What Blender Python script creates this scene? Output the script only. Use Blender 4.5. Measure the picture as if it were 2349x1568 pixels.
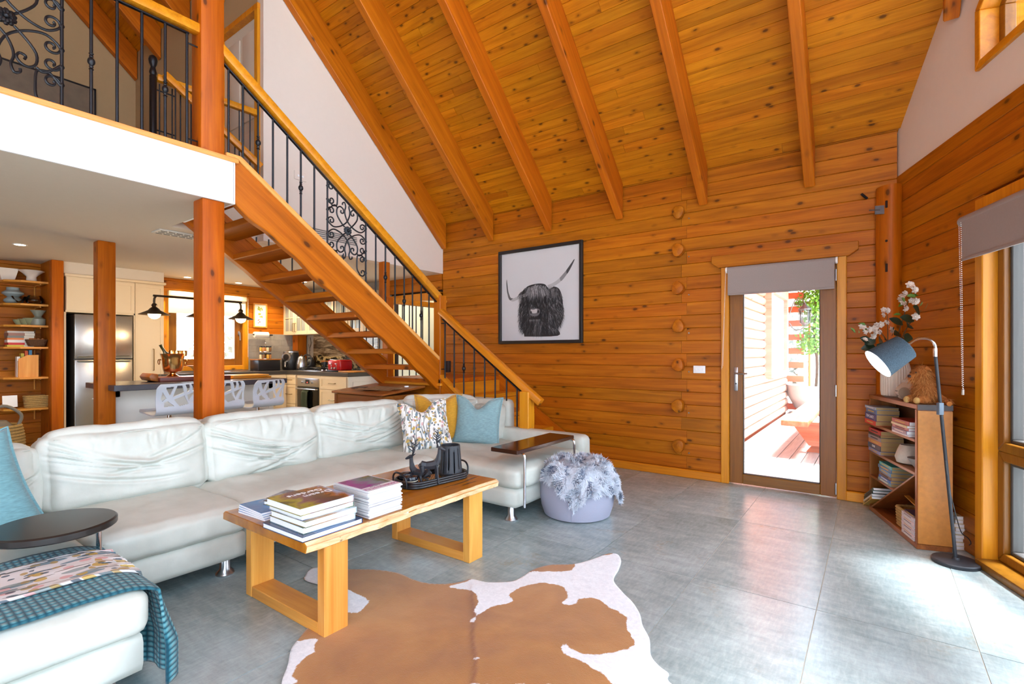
import bpy, bmesh, math, random
from math import sin, cos, pi, radians, sqrt, atan2, exp, floor, tan
from mathutils import Vector, Matrix, noise
random.seed(7)
for o in list(bpy.data.objects): bpy.data.objects.remove(o)
SC = bpy.context.scene; COL = SC.collection
# ---------------------------------------------------------------- camera
F, HY, CX, TH, H = 1142.0, 810.0, 1174.5, radians(36.0), 1.28
cd = bpy.data.cameras.new('camera'); cam = bpy.data.objects.new('camera', cd); COL.objects.link(cam)
cam.location = (0, 0, H); cam.rotation_euler = (pi/2, 0, TH)
cd.sensor_width = 36; cd.lens = 36*F/2349; cd.shift_y = (HY-784)/2349; cd.clip_start = .05; cd.clip_end = 300
SC.camera = cam
# ---------------------------------------------------------------- world, sun, exposure
w = bpy.data.worlds.new('sky'); SC.world = w; w.use_nodes = True
wn = w.node_tree; wn.nodes.clear()
wo = wn.nodes.new('ShaderNodeOutputWorld'); wb = wn.nodes.new('ShaderNodeBackground'); ws = wn.nodes.new('ShaderNodeTexSky')
ws.sky_type = 'HOSEK_WILKIE'; ws.turbidity = 6; ws.ground_albedo = .6; ws.sun_direction = Vector((.35, .45, .82)).normalized()
wm = wn.nodes.new('ShaderNodeMix'); wm.data_type = 'RGBA'; wm.inputs[0].default_value = .22
wm.inputs[6].default_value = (.81, .985, 1.19, 1); wn.links.new(ws.outputs[0], wm.inputs[7])
wn.links.new(wm.outputs[2], wb.inputs[0]); wb.inputs[1].default_value = 5.6; wn.links.new(wb.outputs[0], wo.inputs[0])
def lamp(name, kind, loc, energy, color=(1, 1, 1), size=.3, sy=None, direction=None, portal=False):
    l = bpy.data.lights.new(name, kind); l.energy = energy; l.color = color
    if kind == 'AREA':
        l.size = size
        if sy: l.shape = 'RECTANGLE'; l.size_y = sy
        l.cycles.is_portal = portal
    elif kind in ('POINT', 'SPOT'): l.shadow_soft_size = size
    elif kind == 'SUN': l.angle = size
    o = bpy.data.objects.new(name, l); COL.objects.link(o); o.location = loc
    if direction is not None: o.rotation_euler = Vector(direction).to_track_quat('-Z', 'Y').to_euler()
    return o
# high soft daylight, grazing over the roof so that only the deck and the cabin outside catch it
lamp('sun', 'SUN', (3, 6, 12), 21.0, (.94, 1, 1.06), radians(14), direction=(-.34, -.10, -1))
vs = SC.view_settings; vs.view_transform = 'Standard'; vs.look = 'None'; vs.gamma = 1; vs.exposure = .66
try: vs.use_curve_mapping = False
except Exception: pass
# ---------------------------------------------------------------- plan of the house (metres; camera stands over the origin)
YB = 5.22                                # log wall with the picture and the door
CN = Vector((.143, YB, 0)); RD = Vector((.3359, -.9419, 0)); RN = Vector((-.9419, -.3359, 0))   # prow wall: corner, direction, inward normal
RS = .93                                 # roof slope
XG, XF, XK = -5.04, -4.0, -8.7           # gable partition, loft edge, kitchen window wall
ZC, ZL = 2.43, 2.78                      # soffit under the loft, loft floor
YR = .51                                 # ridge
PK = CN + RD*5.0                         # point of the prow
def roofz(y): return 3.15 + RS*(YB-y) if y >= YR else 3.15 + RS*(YB-(2*YR-y))
def RW(t, z, d=0): p = CN + RD*t + RN*d; return Vector((p.x, p.y, z))
# ---------------------------------------------------------------- mesh helpers
class MB:
    def __init__(s): s.v = []; s.f = []; s.m = []
    def add(s, vs, fs, mi=0):
        b = len(s.v); s.v += [Vector(p) for p in vs]
        for f in fs: s.f.append([b+i for i in f]); s.m.append(mi)
        return s
    def box(s, c, d, rz=0, R=None, mi=0):
        c = Vector(c); M = R if R is not None else Matrix.Rotation(rz, 3, 'Z')
        p = [c + M @ Vector((d[0]*x/2, d[1]*y/2, d[2]*z/2)) for x in (-1, 1) for y in (-1, 1) for z in (-1, 1)]
        return s.add(p, [(0, 1, 3, 2), (4, 6, 7, 5), (0, 4, 5, 1), (2, 3, 7, 6), (0, 2, 6, 4), (1, 5, 7, 3)], mi)
    def bb(s, a, b, mi=0):
        return s.box([(a[i]+b[i])/2 for i in range(3)], [abs(b[i]-a[i]) for i in range(3)], mi=mi)
    def prism(s, pts, vec, mi=0):
        n = len(pts); vec = Vector(vec); p = [Vector(q) for q in pts]
        nrm = Vector((0, 0, 0))
        for i in range(n):
            a, b = p[i], p[(i+1) % n]; nrm += a.cross(b)
        if nrm.dot(vec) > 0: p.reverse()
        fs = [list(range(n)), [2*n-1-i for i in range(n)]] + [(i, i+n, (i+1) % n+n, (i+1) % n) for i in range(n)]
        return s.add(p+[q+vec for q in p], fs, mi)
    def tube(s, pts, r, n=8, mi=0, closed=False, cap=True, flat=1.0):
        P = [Vector(p) for p in pts]; m = len(P)
        rr = r if isinstance(r, (list, tuple)) else [r]*m
        vs = []; up = None
        for i in range(m):
            if closed: t = P[(i+1) % m]-P[i-1]
            else: t = P[min(i+1, m-1)]-P[max(i-1, 0)]
            if t.length < 1e-9: t = Vector((0, 0, 1))
            t.normalize()
            if up is None:
                up = Vector((0, 0, 1)) if abs(t.z) < .9 else Vector((1, 0, 0))
            u = t.cross(up)
            if u.length < 1e-6: u = t.orthogonal()
            u.normalize(); w_ = u.cross(t).normalized(); up = w_
            for k in range(n):
                a = 2*pi*k/n; vs.append(P[i]+(u*cos(a)*flat+w_*sin(a))*rr[i])
        fs = []
        for i in range(m if closed else m-1):
            j = (i+1) % m
            for k in range(n): fs.append((i*n+k, i*n+(k+1) % n, j*n+(k+1) % n, j*n+k))
        if cap and not closed: fs += [list(range(n))[::-1], [(m-1)*n+k for k in range(n)]]
        return s.add(vs, fs, mi)
    def lathe(s, prof, c=(0, 0, 0), n=24, mi=0, cap=True, M=None, sx=1, sy=1):
        c = Vector(c); vs = []; fs = []; m = len(prof)
        for r, z in prof:
            for k in range(n):
                a = 2*pi*k/n; q = Vector((r*cos(a)*sx, r*sin(a)*sy, z)); vs.append(c+(M @ q if M is not None else q))
        for i in range(m-1):
            for k in range(n): fs.append((i*n+k, i*n+(k+1) % n, (i+1)*n+(k+1) % n, (i+1)*n+k))
        if cap: fs += [list(range(n))[::-1], [(m-1)*n+k for k in range(n)]]
        return s.add(vs, fs, mi)
    def grid(s, fn, nu, nv, mi=0, cu=False, cv=False):
        vs = [fn(i/(nu if cu else nu-1), j/(nv if cv else nv-1)) for i in range(nu) for j in range(nv)]
        fs = []
        for i in range(nu if cu else nu-1):
            for j in range(nv if cv else nv-1):
                a, b = i*nv+j, ((i+1) % nu)*nv+j; c_, d_ = ((i+1) % nu)*nv+(j+1) % nv, i*nv+(j+1) % nv
                fs.append((a, b, c_, d_))
        return s.add(vs, fs, mi)
    def ball(s, c, r, n=10, mi=0, sc=(1, 1, 1)):
        m = max(4, n//2+1)
        prof = [(max(r*sin(pi*i/m), 1e-4), -r*cos(pi*i/m)) for i in range(m+1)]
        b = len(s.v); s.lathe(prof, (0, 0, 0), n, mi)
        for q in s.v[b:]: q.x = q.x*sc[0]+c[0]; q.y = q.y*sc[1]+c[1]; q.z = q.z*sc[2]+c[2]
        return s
    def xf(s, M):
        s.v = [M @ p for p in s.v]; return s
    def build(s, name, mat, parent=None, smooth=False, bevel=0, seg=2, sub=0, world=False, loc=None, rz=0, recalc=False, angle=40):
        me = bpy.data.meshes.new(name); vv = s.v
        if world and parent is not None:
            Mp = parent.matrix_basis.copy(); q_ = parent.parent
            while q_ is not None: Mp = q_.matrix_basis @ Mp; q_ = q_.parent
            inv = Mp.inverted(); vv = [inv @ p for p in vv]
        if loc is not None:
            inv = (Matrix.Translation(loc) @ Matrix.Rotation(rz, 4, 'Z')).inverted(); vv = [inv @ p for p in vv]
        me.from_pydata([tuple(p) for p in vv], [], s.f)
        ms = mat if isinstance(mat, (list, tuple)) else [mat]
        for q in ms: me.materials.append(q)
        if len(ms) > 1: me.polygons.foreach_set('material_index', s.m)
        if bevel or recalc:
            bm = bmesh.new(); bm.from_mesh(me)
            if recalc: bmesh.ops.recalc_face_normals(bm, faces=bm.faces[:])
            if bevel:
                ed = [e for e in bm.edges if len(e.link_faces) == 2 and e.calc_face_angle(0) > radians(25)]
                bmesh.ops.bevel(bm, geom=ed, offset=bevel, segments=seg, affect='EDGES', profile=.5, clamp_overlap=True)
            bm.to_mesh(me); bm.free()
        if smooth or (bevel and seg > 1):
            me.polygons.foreach_set('use_smooth', [True]*len(me.polygons))
            if hasattr(me, 'set_sharp_from_angle'): me.set_sharp_from_angle(angle=radians(angle))
        me.update()
        o = bpy.data.objects.new(name, me); COL.objects.link(o)
        if parent is not None: o.parent = parent
        if loc is not None: o.location = loc; o.rotation_euler = (0, 0, rz)
        if sub:
            md = o.modifiers.new('sub', 'SUBSURF'); md.levels = sub; md.render_levels = sub
        return o
def tag(o, label=None, cat=None, group=None, kind=None):
    if label: o['label'] = label
    if cat: o['category'] = cat
    if group: o['group'] = group
    if kind: o['kind'] = kind
    return o
def thing(name, label, cat, loc=(0, 0, 0), rz=0, group=None, kind=None):
    o = bpy.data.objects.new(name, None); COL.objects.link(o); o.empty_display_size = .1
    o.location = loc; o.rotation_euler = (0, 0, rz)
    o.matrix_basis = Matrix.Translation(loc) @ Matrix.Rotation(rz, 4, 'Z')
    return tag(o, label, cat, group, kind)
def struct(name, label, cat, loc=(0, 0, 0)): return thing(name, label, cat, loc, 0, None, 'structure')
def dup(o, parent=None, loc=None, rz=None):
    c = o.copy(); COL.objects.link(c); c.parent = parent
    if loc is not None: c.location = loc
    if rz is not None: c.rotation_euler = (0, 0, rz)
    for ch in [q for q in bpy.data.objects if q.parent == o]: dup(ch, c)
    return c
def place(o, loc, rz=0): o.matrix_basis = Matrix.Translation(loc) @ Matrix.Rotation(rz, 4, 'Z'); return o
def beam(name, p0, p1, wid, hei, mat, parent=None, bevel=.006, up=(0, 0, 1), seg=1):
    """square timber from p0 to p1 (centre line), local x along its length"""
    p0, p1 = Vector(p0), Vector(p1); L = (p1-p0).length; x = (p1-p0).normalized(); u = Vector(up)
    y = u.cross(x)
    if y.length < 1e-4: y = x.orthogonal()
    y.normalize(); z = x.cross(y)
    m = MB(); m.box((L/2, 0, 0), (L, wid, hei)); o = m.build(name, mat, None, bevel=bevel, seg=seg)
    M = Matrix((x, y, z)).transposed().to_4x4(); M.translation = p0
    if parent is not None: o.parent = parent; M = parent.matrix_basis.inverted() @ M
    o.matrix_basis = M
    return o
def noise3(p, s=1.0): return noise.noise(Vector(p)*s)
def srgb(r, g, b):
    f = lambda c: (c/255/12.92) if c/255 <= .04045 else ((c/255+.055)/1.055)**2.4
    return (f(r), f(g), f(b), 1)
# ---------------------------------------------------------------- materials
MATS = {}
class NT:
    def __init__(s, name):
        s.m = bpy.data.materials.new(name); s.m.use_nodes = True; s.t = s.m.node_tree; s.t.nodes.clear()
        s.out = s.n('OutputMaterial'); s.b = s.n('BsdfPrincipled'); s.l(s.b.outputs[0], s.out.inputs[0])
    def n(s, k, **kw):
        x = s.t.nodes.new('ShaderNode'+k)
        for a, v in kw.items(): setattr(x, a, v)
        return x
    def l(s, a, b): s.t.links.new(a, b)
    def co(s, kind='Object', rnd=True, scale=(1, 1, 1)):
        tc = s.n('TexCoord'); v = tc.outputs[kind]
        if rnd:
            oi = s.n('ObjectInfo'); mu = s.n('VectorMath', operation='SCALE'); mu.inputs[0].default_value = (37, 53, 71)
            s.l(oi.outputs['Random'], mu.inputs['Scale']); ad = s.n('VectorMath', operation='ADD'); s.l(v, ad.inputs[0]); s.l(mu.outputs[0], ad.inputs[1]); v = ad.outputs[0]
        mp = s.n('VectorMath', operation='MULTIPLY'); s.l(v, mp.inputs[0]); mp.inputs[1].default_value = scale
        return mp.outputs[0]
    def noise(s, v, scale=1, detail=3, rough=.5, dist=0):
        x = s.n('TexNoise'); s.l(v, x.inputs['Vector']); x.inputs['Scale'].default_value = scale
        x.inputs['Detail'].default_value = detail; x.inputs['Roughness'].default_value = rough; x.inputs['Distortion'].default_value = dist
        return x.outputs[0]
    def ramp(s, v, stops, interp='LINEAR'):
        r = s.n('ValToRGB'); e = r.color_ramp; e.interpolation = interp
        while len(e.elements) < len(stops): e.elements.new(.5)
        for i, (p, c) in enumerate(stops): e.elements[i].position = p; e.elements[i].color = c if len(c) == 4 else (*c, 1)
        s.l(v, r.inputs[0]); return r.outputs[0]
    def mix(s, fac, a, b, mode='MIX'):
        x = s.n('Mix', data_type='RGBA', blend_type=mode)
        for i, q in ((0, fac), (6, a), (7, b)):
            if isinstance(q, (int, float, tuple, list)): x.inputs[i].default_value = q
            else: s.l(q, x.inputs[i])
        return x.outputs[2]
    def math(s, op, a, b=0.0, clamp=False):
        x = s.n('Math', operation=op, use_clamp=clamp)
        for i, q in ((0, a), (1, b)):
            if isinstance(q, (int, float)): x.inputs[i].default_value = q
            else: s.l(q, x.inputs[i])
        return x.outputs[0]
    def bump(s, h, strength=.2, dist=.01):
        b = s.n('Bump'); b.inputs['Strength'].default_value = strength; b.inputs['Distance'].default_value = dist
        s.l(h, b.inputs['Height']); s.l(b.outputs[0], s.b.inputs['Normal'])
    def fin(s, col=None, rough=.5, metal=0, spec=.5, **kw):
        if col is not None:
            if isinstance(col, (tuple, list)): s.b.inputs['Base Color'].default_value = col if len(col) == 4 else (*col, 1)
            else: s.l(col, s.b.inputs['Base Color'])
        if isinstance(rough, (int, float)): s.b.inputs['Roughness'].default_value = rough
        else: s.l(rough, s.b.inputs['Roughness'])
        s.b.inputs['Metallic'].default_value = metal; s.b.inputs['Specular IOR Level'].default_value = spec
        for k, v in kw.items(): s.b.inputs[k.replace('_', ' ')].default_value = v
        MATS[s.m.name] = s.m; return s.m
def plain(name, c, rough=.5, metal=0, spec=.5, nz=.0, nscale=20, bump=0, **kw):
    """plain colour with a little procedural unevenness"""
    if name in MATS: return MATS[name]
    t = NT(name); v = t.co(); nn = t.noise(v, nscale, 4)
    col = t.mix(nn, tuple(min(1, x*(1-nz)) for x in c[:3])+(1,), tuple(min(1, x*(1+nz)) for x in c[:3])+(1,))
    if bump: t.bump(nn, bump, .004)
    return t.fin(col, rough, metal, spec, **kw)
def wood(name, dark, mid, light, axis='x', knots=.0, sc=1.0, rough=.4, var=.3, kc=None, spec=.4, coat=0):
    key = name+'_'+axis
    if key in MATS: return MATS[key]
    t = NT(key); ax = 'xyz'.index(axis)
    def S(a, b): return tuple(a*sc if i == ax else b*sc for i in range(3))
    n1 = t.noise(t.co(scale=S(.9, 14)), 1, 4, .55, .8)
    n2 = t.noise(t.co(scale=S(3, 90)), 1, 3, .6, .3)
    col = t.ramp(n1, [(.28, dark), (.5, mid), (.72, light)])
    col = t.mix(t.math('MULTIPLY', n2, .55), col, dark, 'MIX') if False else t.mix(.28, col, t.ramp(n2, [(.3, dark), (.7, light)]), 'MULTIPLY' if False else 'MIX')
    h = n2
    if knots:
        vo = t.n('TexVoronoi'); kv = t.co(scale=S(4.6, 9))
        wob = t.noise(kv, 3, 2); ad = t.n('VectorMath', operation='MULTIPLY_ADD'); t.l(wob, ad.inputs[0]); ad.inputs[1].default_value = (.12, .12, .12); t.l(kv, ad.inputs[2])
        t.l(ad.outputs[0], vo.inputs['Vector']); vo.inputs['Scale'].default_value = 1
        sep = t.n('SeparateColor'); t.l(vo.outputs['Color'], sep.inputs[0])
        on = t.math('LESS_THAN', sep.outputs[0], knots)
        ring = t.ramp(vo.outputs['Distance'], [(0.0, (1, 1, 1)), (.10, (.95, .95, .95)), (.15, (.35, .35, .35)), (.27, (0, 0, 0))])
        k = t.math('MULTIPLY', ring, on, True)
        k = t.math('MULTIPLY', k, .85)
        col = t.mix(k, col, kc or srgb(64, 30, 8))
    oi = t.n('ObjectInfo'); hs = t.n('HueSaturation')
    t.l(t.math('MULTIPLY_ADD', oi.outputs['Random'], var), hs.inputs['Value'])
    hs.inputs['Value'].links[0].from_node.inputs[2].default_value = 1-var/2
    r2 = t.math('FRACT', t.math('MULTIPLY', oi.outputs['Random'], 17.3)); hu = t.math('MULTIPLY_ADD', r2, .010)
    hu.node.inputs[2].default_value = .497; t.l(hu, hs.inputs['Hue'])
    t.l(col, hs.inputs['Color']); t.bump(h, .12, .004)
    m = t.fin(hs.outputs[0], rough, 0, spec)
    if coat: t.b.inputs['Coat Weight'].default_value = coat; t.b.inputs['Coat Roughness'].default_value = .15
    return m
def W_(kind, axis='x'):
    k = {'log': (srgb(136, 70, 6), srgb(172, 92, 10), srgb(196, 114, 18), .7, 1.15, .42, .20, .22, 0),
         'ceil': (srgb(156, 86, 6), srgb(190, 110, 10), srgb(212, 132, 22), .95, 1.25, .48, .24, .2, 0),
         'beam': (srgb(152, 76, 6), srgb(182, 94, 10), srgb(204, 114, 18), .3, 1, .45, .12, .25, 0),
         'post': (srgb(146, 66, 4), srgb(176, 82, 6), srgb(198, 102, 12), .6, 1, .42, .08, .22, 0),
         'stair': (srgb(148, 72, 4), srgb(180, 90, 7), srgb(202, 110, 14), .6, .8, .4, .08, .25, 0),
         'rail': (srgb(184, 106, 12), srgb(210, 130, 18), srgb(226, 150, 34), .12, 1, .35, .06, .45, 0),
         'cap': (srgb(206, 126, 50), srgb(224, 150, 72), srgb(236, 172, 98), .0, 1.3, .4, .05, .45, 0),
         'oak': (srgb(196, 122, 40), srgb(216, 144, 58), srgb(230, 166, 82), .22, 1, .36, .06, .45, 0),
         'slab0': (srgb(170, 98, 28), srgb(202, 128, 42), srgb(220, 150, 60), .15, .8, .22, .04, .5, .3),
         'walnut': (srgb(92, 46, 18), srgb(132, 72, 30), srgb(160, 96, 44), .15, 1, .35, .1, .45, 0),
         'dframe': (srgb(112, 66, 10), srgb(132, 80, 14), srgb(146, 92, 20), .0, 1.6, .35, .04, .45, 0),
         'chest': (srgb(120, 62, 20), srgb(150, 84, 30), srgb(170, 104, 42), .2, 1, .38, .06, .45, 0),
         'redcab': (srgb(204, 130, 104), srgb(220, 154, 130), srgb(228, 174, 152), .1, 1, .5, .1, .35, 0),
         'deck': (srgb(140, 128, 120), srgb(166, 154, 146), srgb(184, 174, 166), .0, 1, .6, .12, .3, 0),
         'bench': (srgb(170, 84, 50), srgb(192, 106, 70), srgb(210, 134, 98), .1, 1, .4, .06, .4, 0)}[kind]
    return wood(kind, k[0], k[1], k[2], axis, k[3], k[4], k[5], k[6], None, k[7], k[8])
WHITE = plain('white_paint', srgb(232, 228, 222), .75, nz=.02)
GABLE = plain('gable_plaster', srgb(226, 212, 200), .85, nz=.02)
SOFFIT = plain('soffit_plaster', srgb(216, 202, 184), .9, nz=.02)
TAN = plain('tan_plaster', srgb(176, 148, 110), .9, nz=.03)
BLACKIRON = plain('black_iron', srgb(38, 38, 42), .38, .6, .5, nz=.3, nscale=60)
STEEL = plain('brushed_steel', srgb(190, 190, 192), .28, 1.0)
CHROME = plain('chrome', srgb(220, 220, 224), .12, 1.0)
BLACKP = plain('black_plastic', srgb(26, 26, 30), .35, nz=.1)
WHITEP = plain('white_plastic', srgb(240, 240, 240), .4)
DARK = plain('dark_gap', srgb(38, 18, 8), .9)
def glass(name, rough=.02, tint=(1, 1, 1, 1), refl=.5):
    if name in MATS: return MATS[name]
    t = NT(name); t.t.nodes.remove(t.b)
    tr = t.n('BsdfTransparent'); tr.inputs[0].default_value = tint
    gl = t.n('BsdfGlossy'); gl.inputs['Roughness'].default_value = rough
    lw = t.n('LayerWeight'); lw.inputs[0].default_value = .25; mx = t.n('MixShader')
    t.l(t.math('MULTIPLY', lw.outputs['Fresnel'], refl), mx.inputs[0]); t.l(tr.outputs[0], mx.inputs[1]); t.l(gl.outputs[0], mx.inputs[2]); t.l(mx.outputs[0], t.out.inputs[0])
    MATS[name] = t.m; return t.m
GLASS = glass('window_glass')
def emit(name, c, s):
    if name in MATS: return MATS[name]
    t = NT(name); t.fin(c, .5); t.b.inputs['Emission Color'].default_value = c if len(c) == 4 else (*c, 1); t.b.inputs['Emission Strength'].default_value = s
    return t.m
# ================================================================ structure
# ---- floor of 0.6 x 1.2 m tiles
def tile_mat():
    t = NT('slate_tile'); v = t.co(scale=(1, 1, 1))
    a = t.noise(v, 1.6, 6, .6, .6); b = t.noise(t.co(scale=(2.2, 7, 1)), 2.2, 8, .7, .35); c = t.noise(v, 42, 4, .6)
    col = t.ramp(a, [(.3, srgb(120, 136, 136)), (.5, srgb(150, 165, 165)), (.7, srgb(176, 189, 189))])
    col = t.mix(.35, col, t.ramp(b, [(.32, srgb(92, 106, 106)), (.55, srgb(158, 172, 172)), (.72, srgb(196, 206, 206))]))
    fs_ = t.noise(t.co(scale=(60, 14, 20)), 1, 5, .7, .4); col = t.mix(.17, col, t.ramp(fs_, [(.3, srgb(92, 104, 106)), (.5, srgb(150, 163, 164)), (.7, srgb(206, 215, 216))]))
    rust = t.math('MULTIPLY', t.ramp(t.noise(v, 2.4, 5, .6, .8), [(.60, (0, 0, 0)), (.74, (1, 1, 1))]), t.ramp(c, [(.42, (0, 0, 0)), (.62, (1, 1, 1))]))
    col = t.mix(t.math('MULTIPLY', rust, .55), col, srgb(146, 120, 78))
    t.bump(t.math('ADD', t.math('MULTIPLY', c, .5), b), .12, .006)
    return t.fin(col, t.math('MULTIPLY_ADD', c, .2, False) if False else .24, 0, .85)
TILE = tile_mat()
fl = MB(); fl.bb((-9.2, -5, -.12), (3.2, 5.5, -.004)); fl = tag(fl.build('floor', plain('grout', srgb(186, 182, 172), .9, nz=.05)), 'grey slate-look tiled floor laid in straight courses', 'floor', kind='structure')
tm = MB(); tm.box((0, 0, -.002), (.5955, 1.1955, .004)); tproto = None
n = 0
for i in range(-13, 8):
    for j in range(-3, 9):
        x, y = -1.432+.3+.6*i, 4.105+.6-1.2*j
        if y < -4.8: continue
        if y > YB+.5: continue
        if x < -8.8: continue
        if tproto is None: tproto = tm.build('tile', TILE, fl); o = tproto
        else: o = dup(tproto, fl)
        o.location = (x, y, random.uniform(-.0004, .0004))
# clip: the wall hides the part of the last row beyond it
# ---- log walls
def plank(L, w, th, ch=.005, wob=0):
    """board along x, front face at -y, centred in z"""
    m = MB(); sec = [(0, -w/2), (-th+ch, -w/2), (-th, -w/2+ch*.9), (-th, w/2-ch*.9), (-th+ch, w/2), (0, w/2)]
    n = len(sec); m.add([(x, a, b) for x in (0, L) for a, b in sec], [tuple(range(n)), tuple(range(2*n-1, n-1, -1))]+[(i, i+n, (i+1) % n+n, (i+1) % n) for i in range(n)])
    return m
CH = .1325
def log_run(parent, org, direction, normal, t0, t1, z0, z1, mat, skip=None, jitter=.003):
    """courses of logs on a wall: org + direction*t, faces towards normal"""
    d = Vector(direction).normalized(); nr = Vector(normal).normalized()
    M = Matrix((d, -nr, Vector((0, 0, 1)))).transposed().to_4x4()
    k = 0
    while z0+k*CH < z1-.02:
        za, zb = z0+k*CH, min(z0+(k+1)*CH, z1); segs = skip(k, (za+zb)/2) if skip else [(t0, t1)]
        for a, b in segs:
            if b-a < .03: continue
            o = plank(b-a-.002, zb-za-.0014, .04).build('log', mat, None, recalc=True); Mx = M.copy(); Mx.translation = Vector(org)+d*a+nr*random.uniform(0, jitter)+Vector((0, 0, (za+zb)/2))
            o.parent = parent; o.matrix_basis = Mx
        k += 1
wb_ = MB()
DX0, DX1, DZ = -1.225, -.195, 2.16
for a, b in [((-5.10, YB+.06, 0), (DX0, YB+.2, 3.3)), ((DX1, YB+.06, 0), (.4, YB+.2, 3.3)), ((DX0, YB+.06, DZ), (DX1, YB+.2, 3.3)), ((XK-.2, YB+.06, 0), (-6.2, YB+.2, 2.5)), ((-6.2, YB+.06, 2.12), (-5.10, YB+.2, 3.3))]: wb_.bb(a, b)
WBACK = tag(wb_.build('wall_back', DARK), 'orange-stained log wall with the picture and the glazed door', 'wall', kind='structure')
LOG = W_('log')
JX = -1.62
def sk(k, z):
    jl = JX+(.0 if k % 2 else .055)
    if z > 2.27: return [(-5.04, jl), (jl, .16)]
    out = [(-5.04, jl), (jl, DX0-.0)]
    out.append((DX1, .16))
    return out
log_run(WBACK, (0, YB+.06, 0), (1, 0, 0), (0, -1, 0), -5.04, .16, .085, 3.2, LOG, sk)
def sk2(k, z):
    return [(-6.25, -5.06)] if z > 2.16 else []
log_run(WBACK, (0, YB+.06, 0), (1, 0, 0), (0, -1, 0), -6.2, -5.1, .085, 2.44, LOG, sk2)
beam('baseboard', (-5.04, YB+.005, .042), (DX0, YB+.005, .042), .05, .084, W_('rail'), WBACK)
beam('baseboard', (DX1, YB+.005, .042), (.15, YB+.005, .042), .05, .084, W_('rail'), WBACK)
# round log ends of the cross wall and their bolts
for i, z in enumerate((2.745, 2.35, 1.955, 1.56, 1.16, .735, .32)):
    m = MB(); n = 14; pts = []
    for k in range(n):
        a = 2*pi*k/n; r = .062*(1+.08*sin(3*a+i)); pts.append((JX-.02+r*cos(a)*.95, YB+.01, z+r*sin(a)*1.12))
    m.prism(pts, (0, -.06-.012*(i % 3), 0)); m.build('log_end', W_('log', 'y'), WBACK, bevel=.008, seg=2)
    b = MB(); b.lathe([(.008, 0), (.008, .006), (.005, .009)], (0, 0, 0), 10, M=Matrix.Rotation(pi/2, 3, 'X')); b.xf(Matrix.Translation((JX+.075, YB+.02, z-.07))); b.build('bolt', STEEL, WBACK, smooth=True)
# ---- prow wall on the right
wr = MB()
def rbx(m, t0, t1, z0, z1, d0=-.2, d1=-.06, mi=0):
    p = [RW(t0, z0, d0), RW(t1, z0, d0), RW(t1, z0, d1), RW(t0, z0, d1)]; return m.prism(p, (0, 0, z1-z0), mi)
WT0, WT1, WZ = 1.20, 4.6, 2.14
ZB = 2.75
rbx(wr, -.06, WT0, 0, ZB); rbx(wr, WT0, 5.05, WZ, ZB); rbx(wr, WT1, 5.05, 0, WZ)
WRIGHT = tag(wr.build('wall_right', DARK), 'angled log wall with the tall window, plaster above', 'wall', kind='structure')
def sk3(k, z): return [(-.03, WT0-.07)] if z < 2.2 else [(-.03, 5.0)]
log_run(WRIGHT, RW(0, 0, -.06), RD, RN, 0, 5, .0, ZB, LOG, sk3)
# plaster gable above with window openings
ga = MB()
UW0, UW1, UB = 1.06, 4.5, 3.04
def rz_(t): return roofz((CN+RD*t).y)
def gpoly(pts, d0, d1, m): m.prism([RW(t, z, d0) for t, z in pts], RN*(d1-d0))
gpoly([(-.05, ZB), (UW0, ZB), (UW0, rz_(UW0)+.05), (-.05, rz_(-.05)+.05)], -.2, -.035, ga)
gpoly([(UW0, ZB), (UW1, ZB), (UW1, UB), (UW0, UB)], -.2, -.035, ga)
ut = lambda t: 3.42+RS*.9419*(t-UW0)
gpoly([(UW0, ut(UW0)), (UW1, ut(UW1)), (UW1, rz_(UW1)+.05), (UW0, rz_(UW0)+.05)], -.2, -.035, ga)
gpoly([(UW1, ZB), (5.05, ZB), (5.05, rz_(5.0)+.05), (UW1, rz_(UW1)+.05)], -.2, -.035, ga)
ga.build('plaster', GABLE, WRIGHT)
# upper trapezoid window
wi2 = struct('window_2', 'sloping timber-framed upper window in the plaster gable', 'window')
def wframe(parent, loop, wid, d0, d1, mat, name='frame'):
    n = len(loop)
    for i in range(n):
        a, b = Vector(loop[i]+(0,)), Vector(loop[(i+1) % n]+(0,)); p_, q_ = Vector(loop[i-1]+(0,)), Vector(loop[(i+2) % n]+(0,))
        def inn(p, c, nx):
            u = (c-p).normalized(); v = (nx-c).normalized(); nu = Vector((-u.y, u.x, 0)); nv = Vector((-v.y, v.x, 0)); bis = (nu+nv); s = wid/max(.3, (1+nu.dot(nv))); return c+bis*s
        ai, bi = inn(p_, a, b), inn(a, b, q_)
        m = MB(); m.prism([RW(p.x, p.y, d0) for p in (a, b, bi, ai)], RN*(d1-d0)); m.build(name, mat, parent, bevel=.004, seg=1)
lp = [(UW0, UB), (UW1, UB), (UW1, ut(UW1)), (UW0, ut(UW0))]
wframe(wi2, lp, .05, -.16, -.012, W_('rail', 'y'))
wframe(wi2, [(UW0+.05, UB+.05), (UW1-.05, UB+.05), (UW1-.05, ut(UW1-.05)-.06), (UW0+.05, ut(UW0+.05)-.06)], .05, -.17, -.11, W_('dframe', 'y'))
g = MB(); g.prism([RW(t, z, -.15) for t, z in [(UW0+.06, UB+.06), (UW1-.06, UB+.06), (UW1-.06, ut(UW1)-.1), (UW0+.06, ut(UW0)-.06)]], RN*.006); g.build('pane', GLASS, wi2)
# timber purlin end that shows higher up on the same gable
pw = MB(); pw.prism([RW(.80, 3.62, -.03), RW(.80, 4.2, -.03), RW(.98, 4.2, -.03)], RN*.05); tag(pw.build('trim_1', W_('rail', 'z')), 'wedge of timber trim high on the plaster gable', 'trim', kind='structure')
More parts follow.
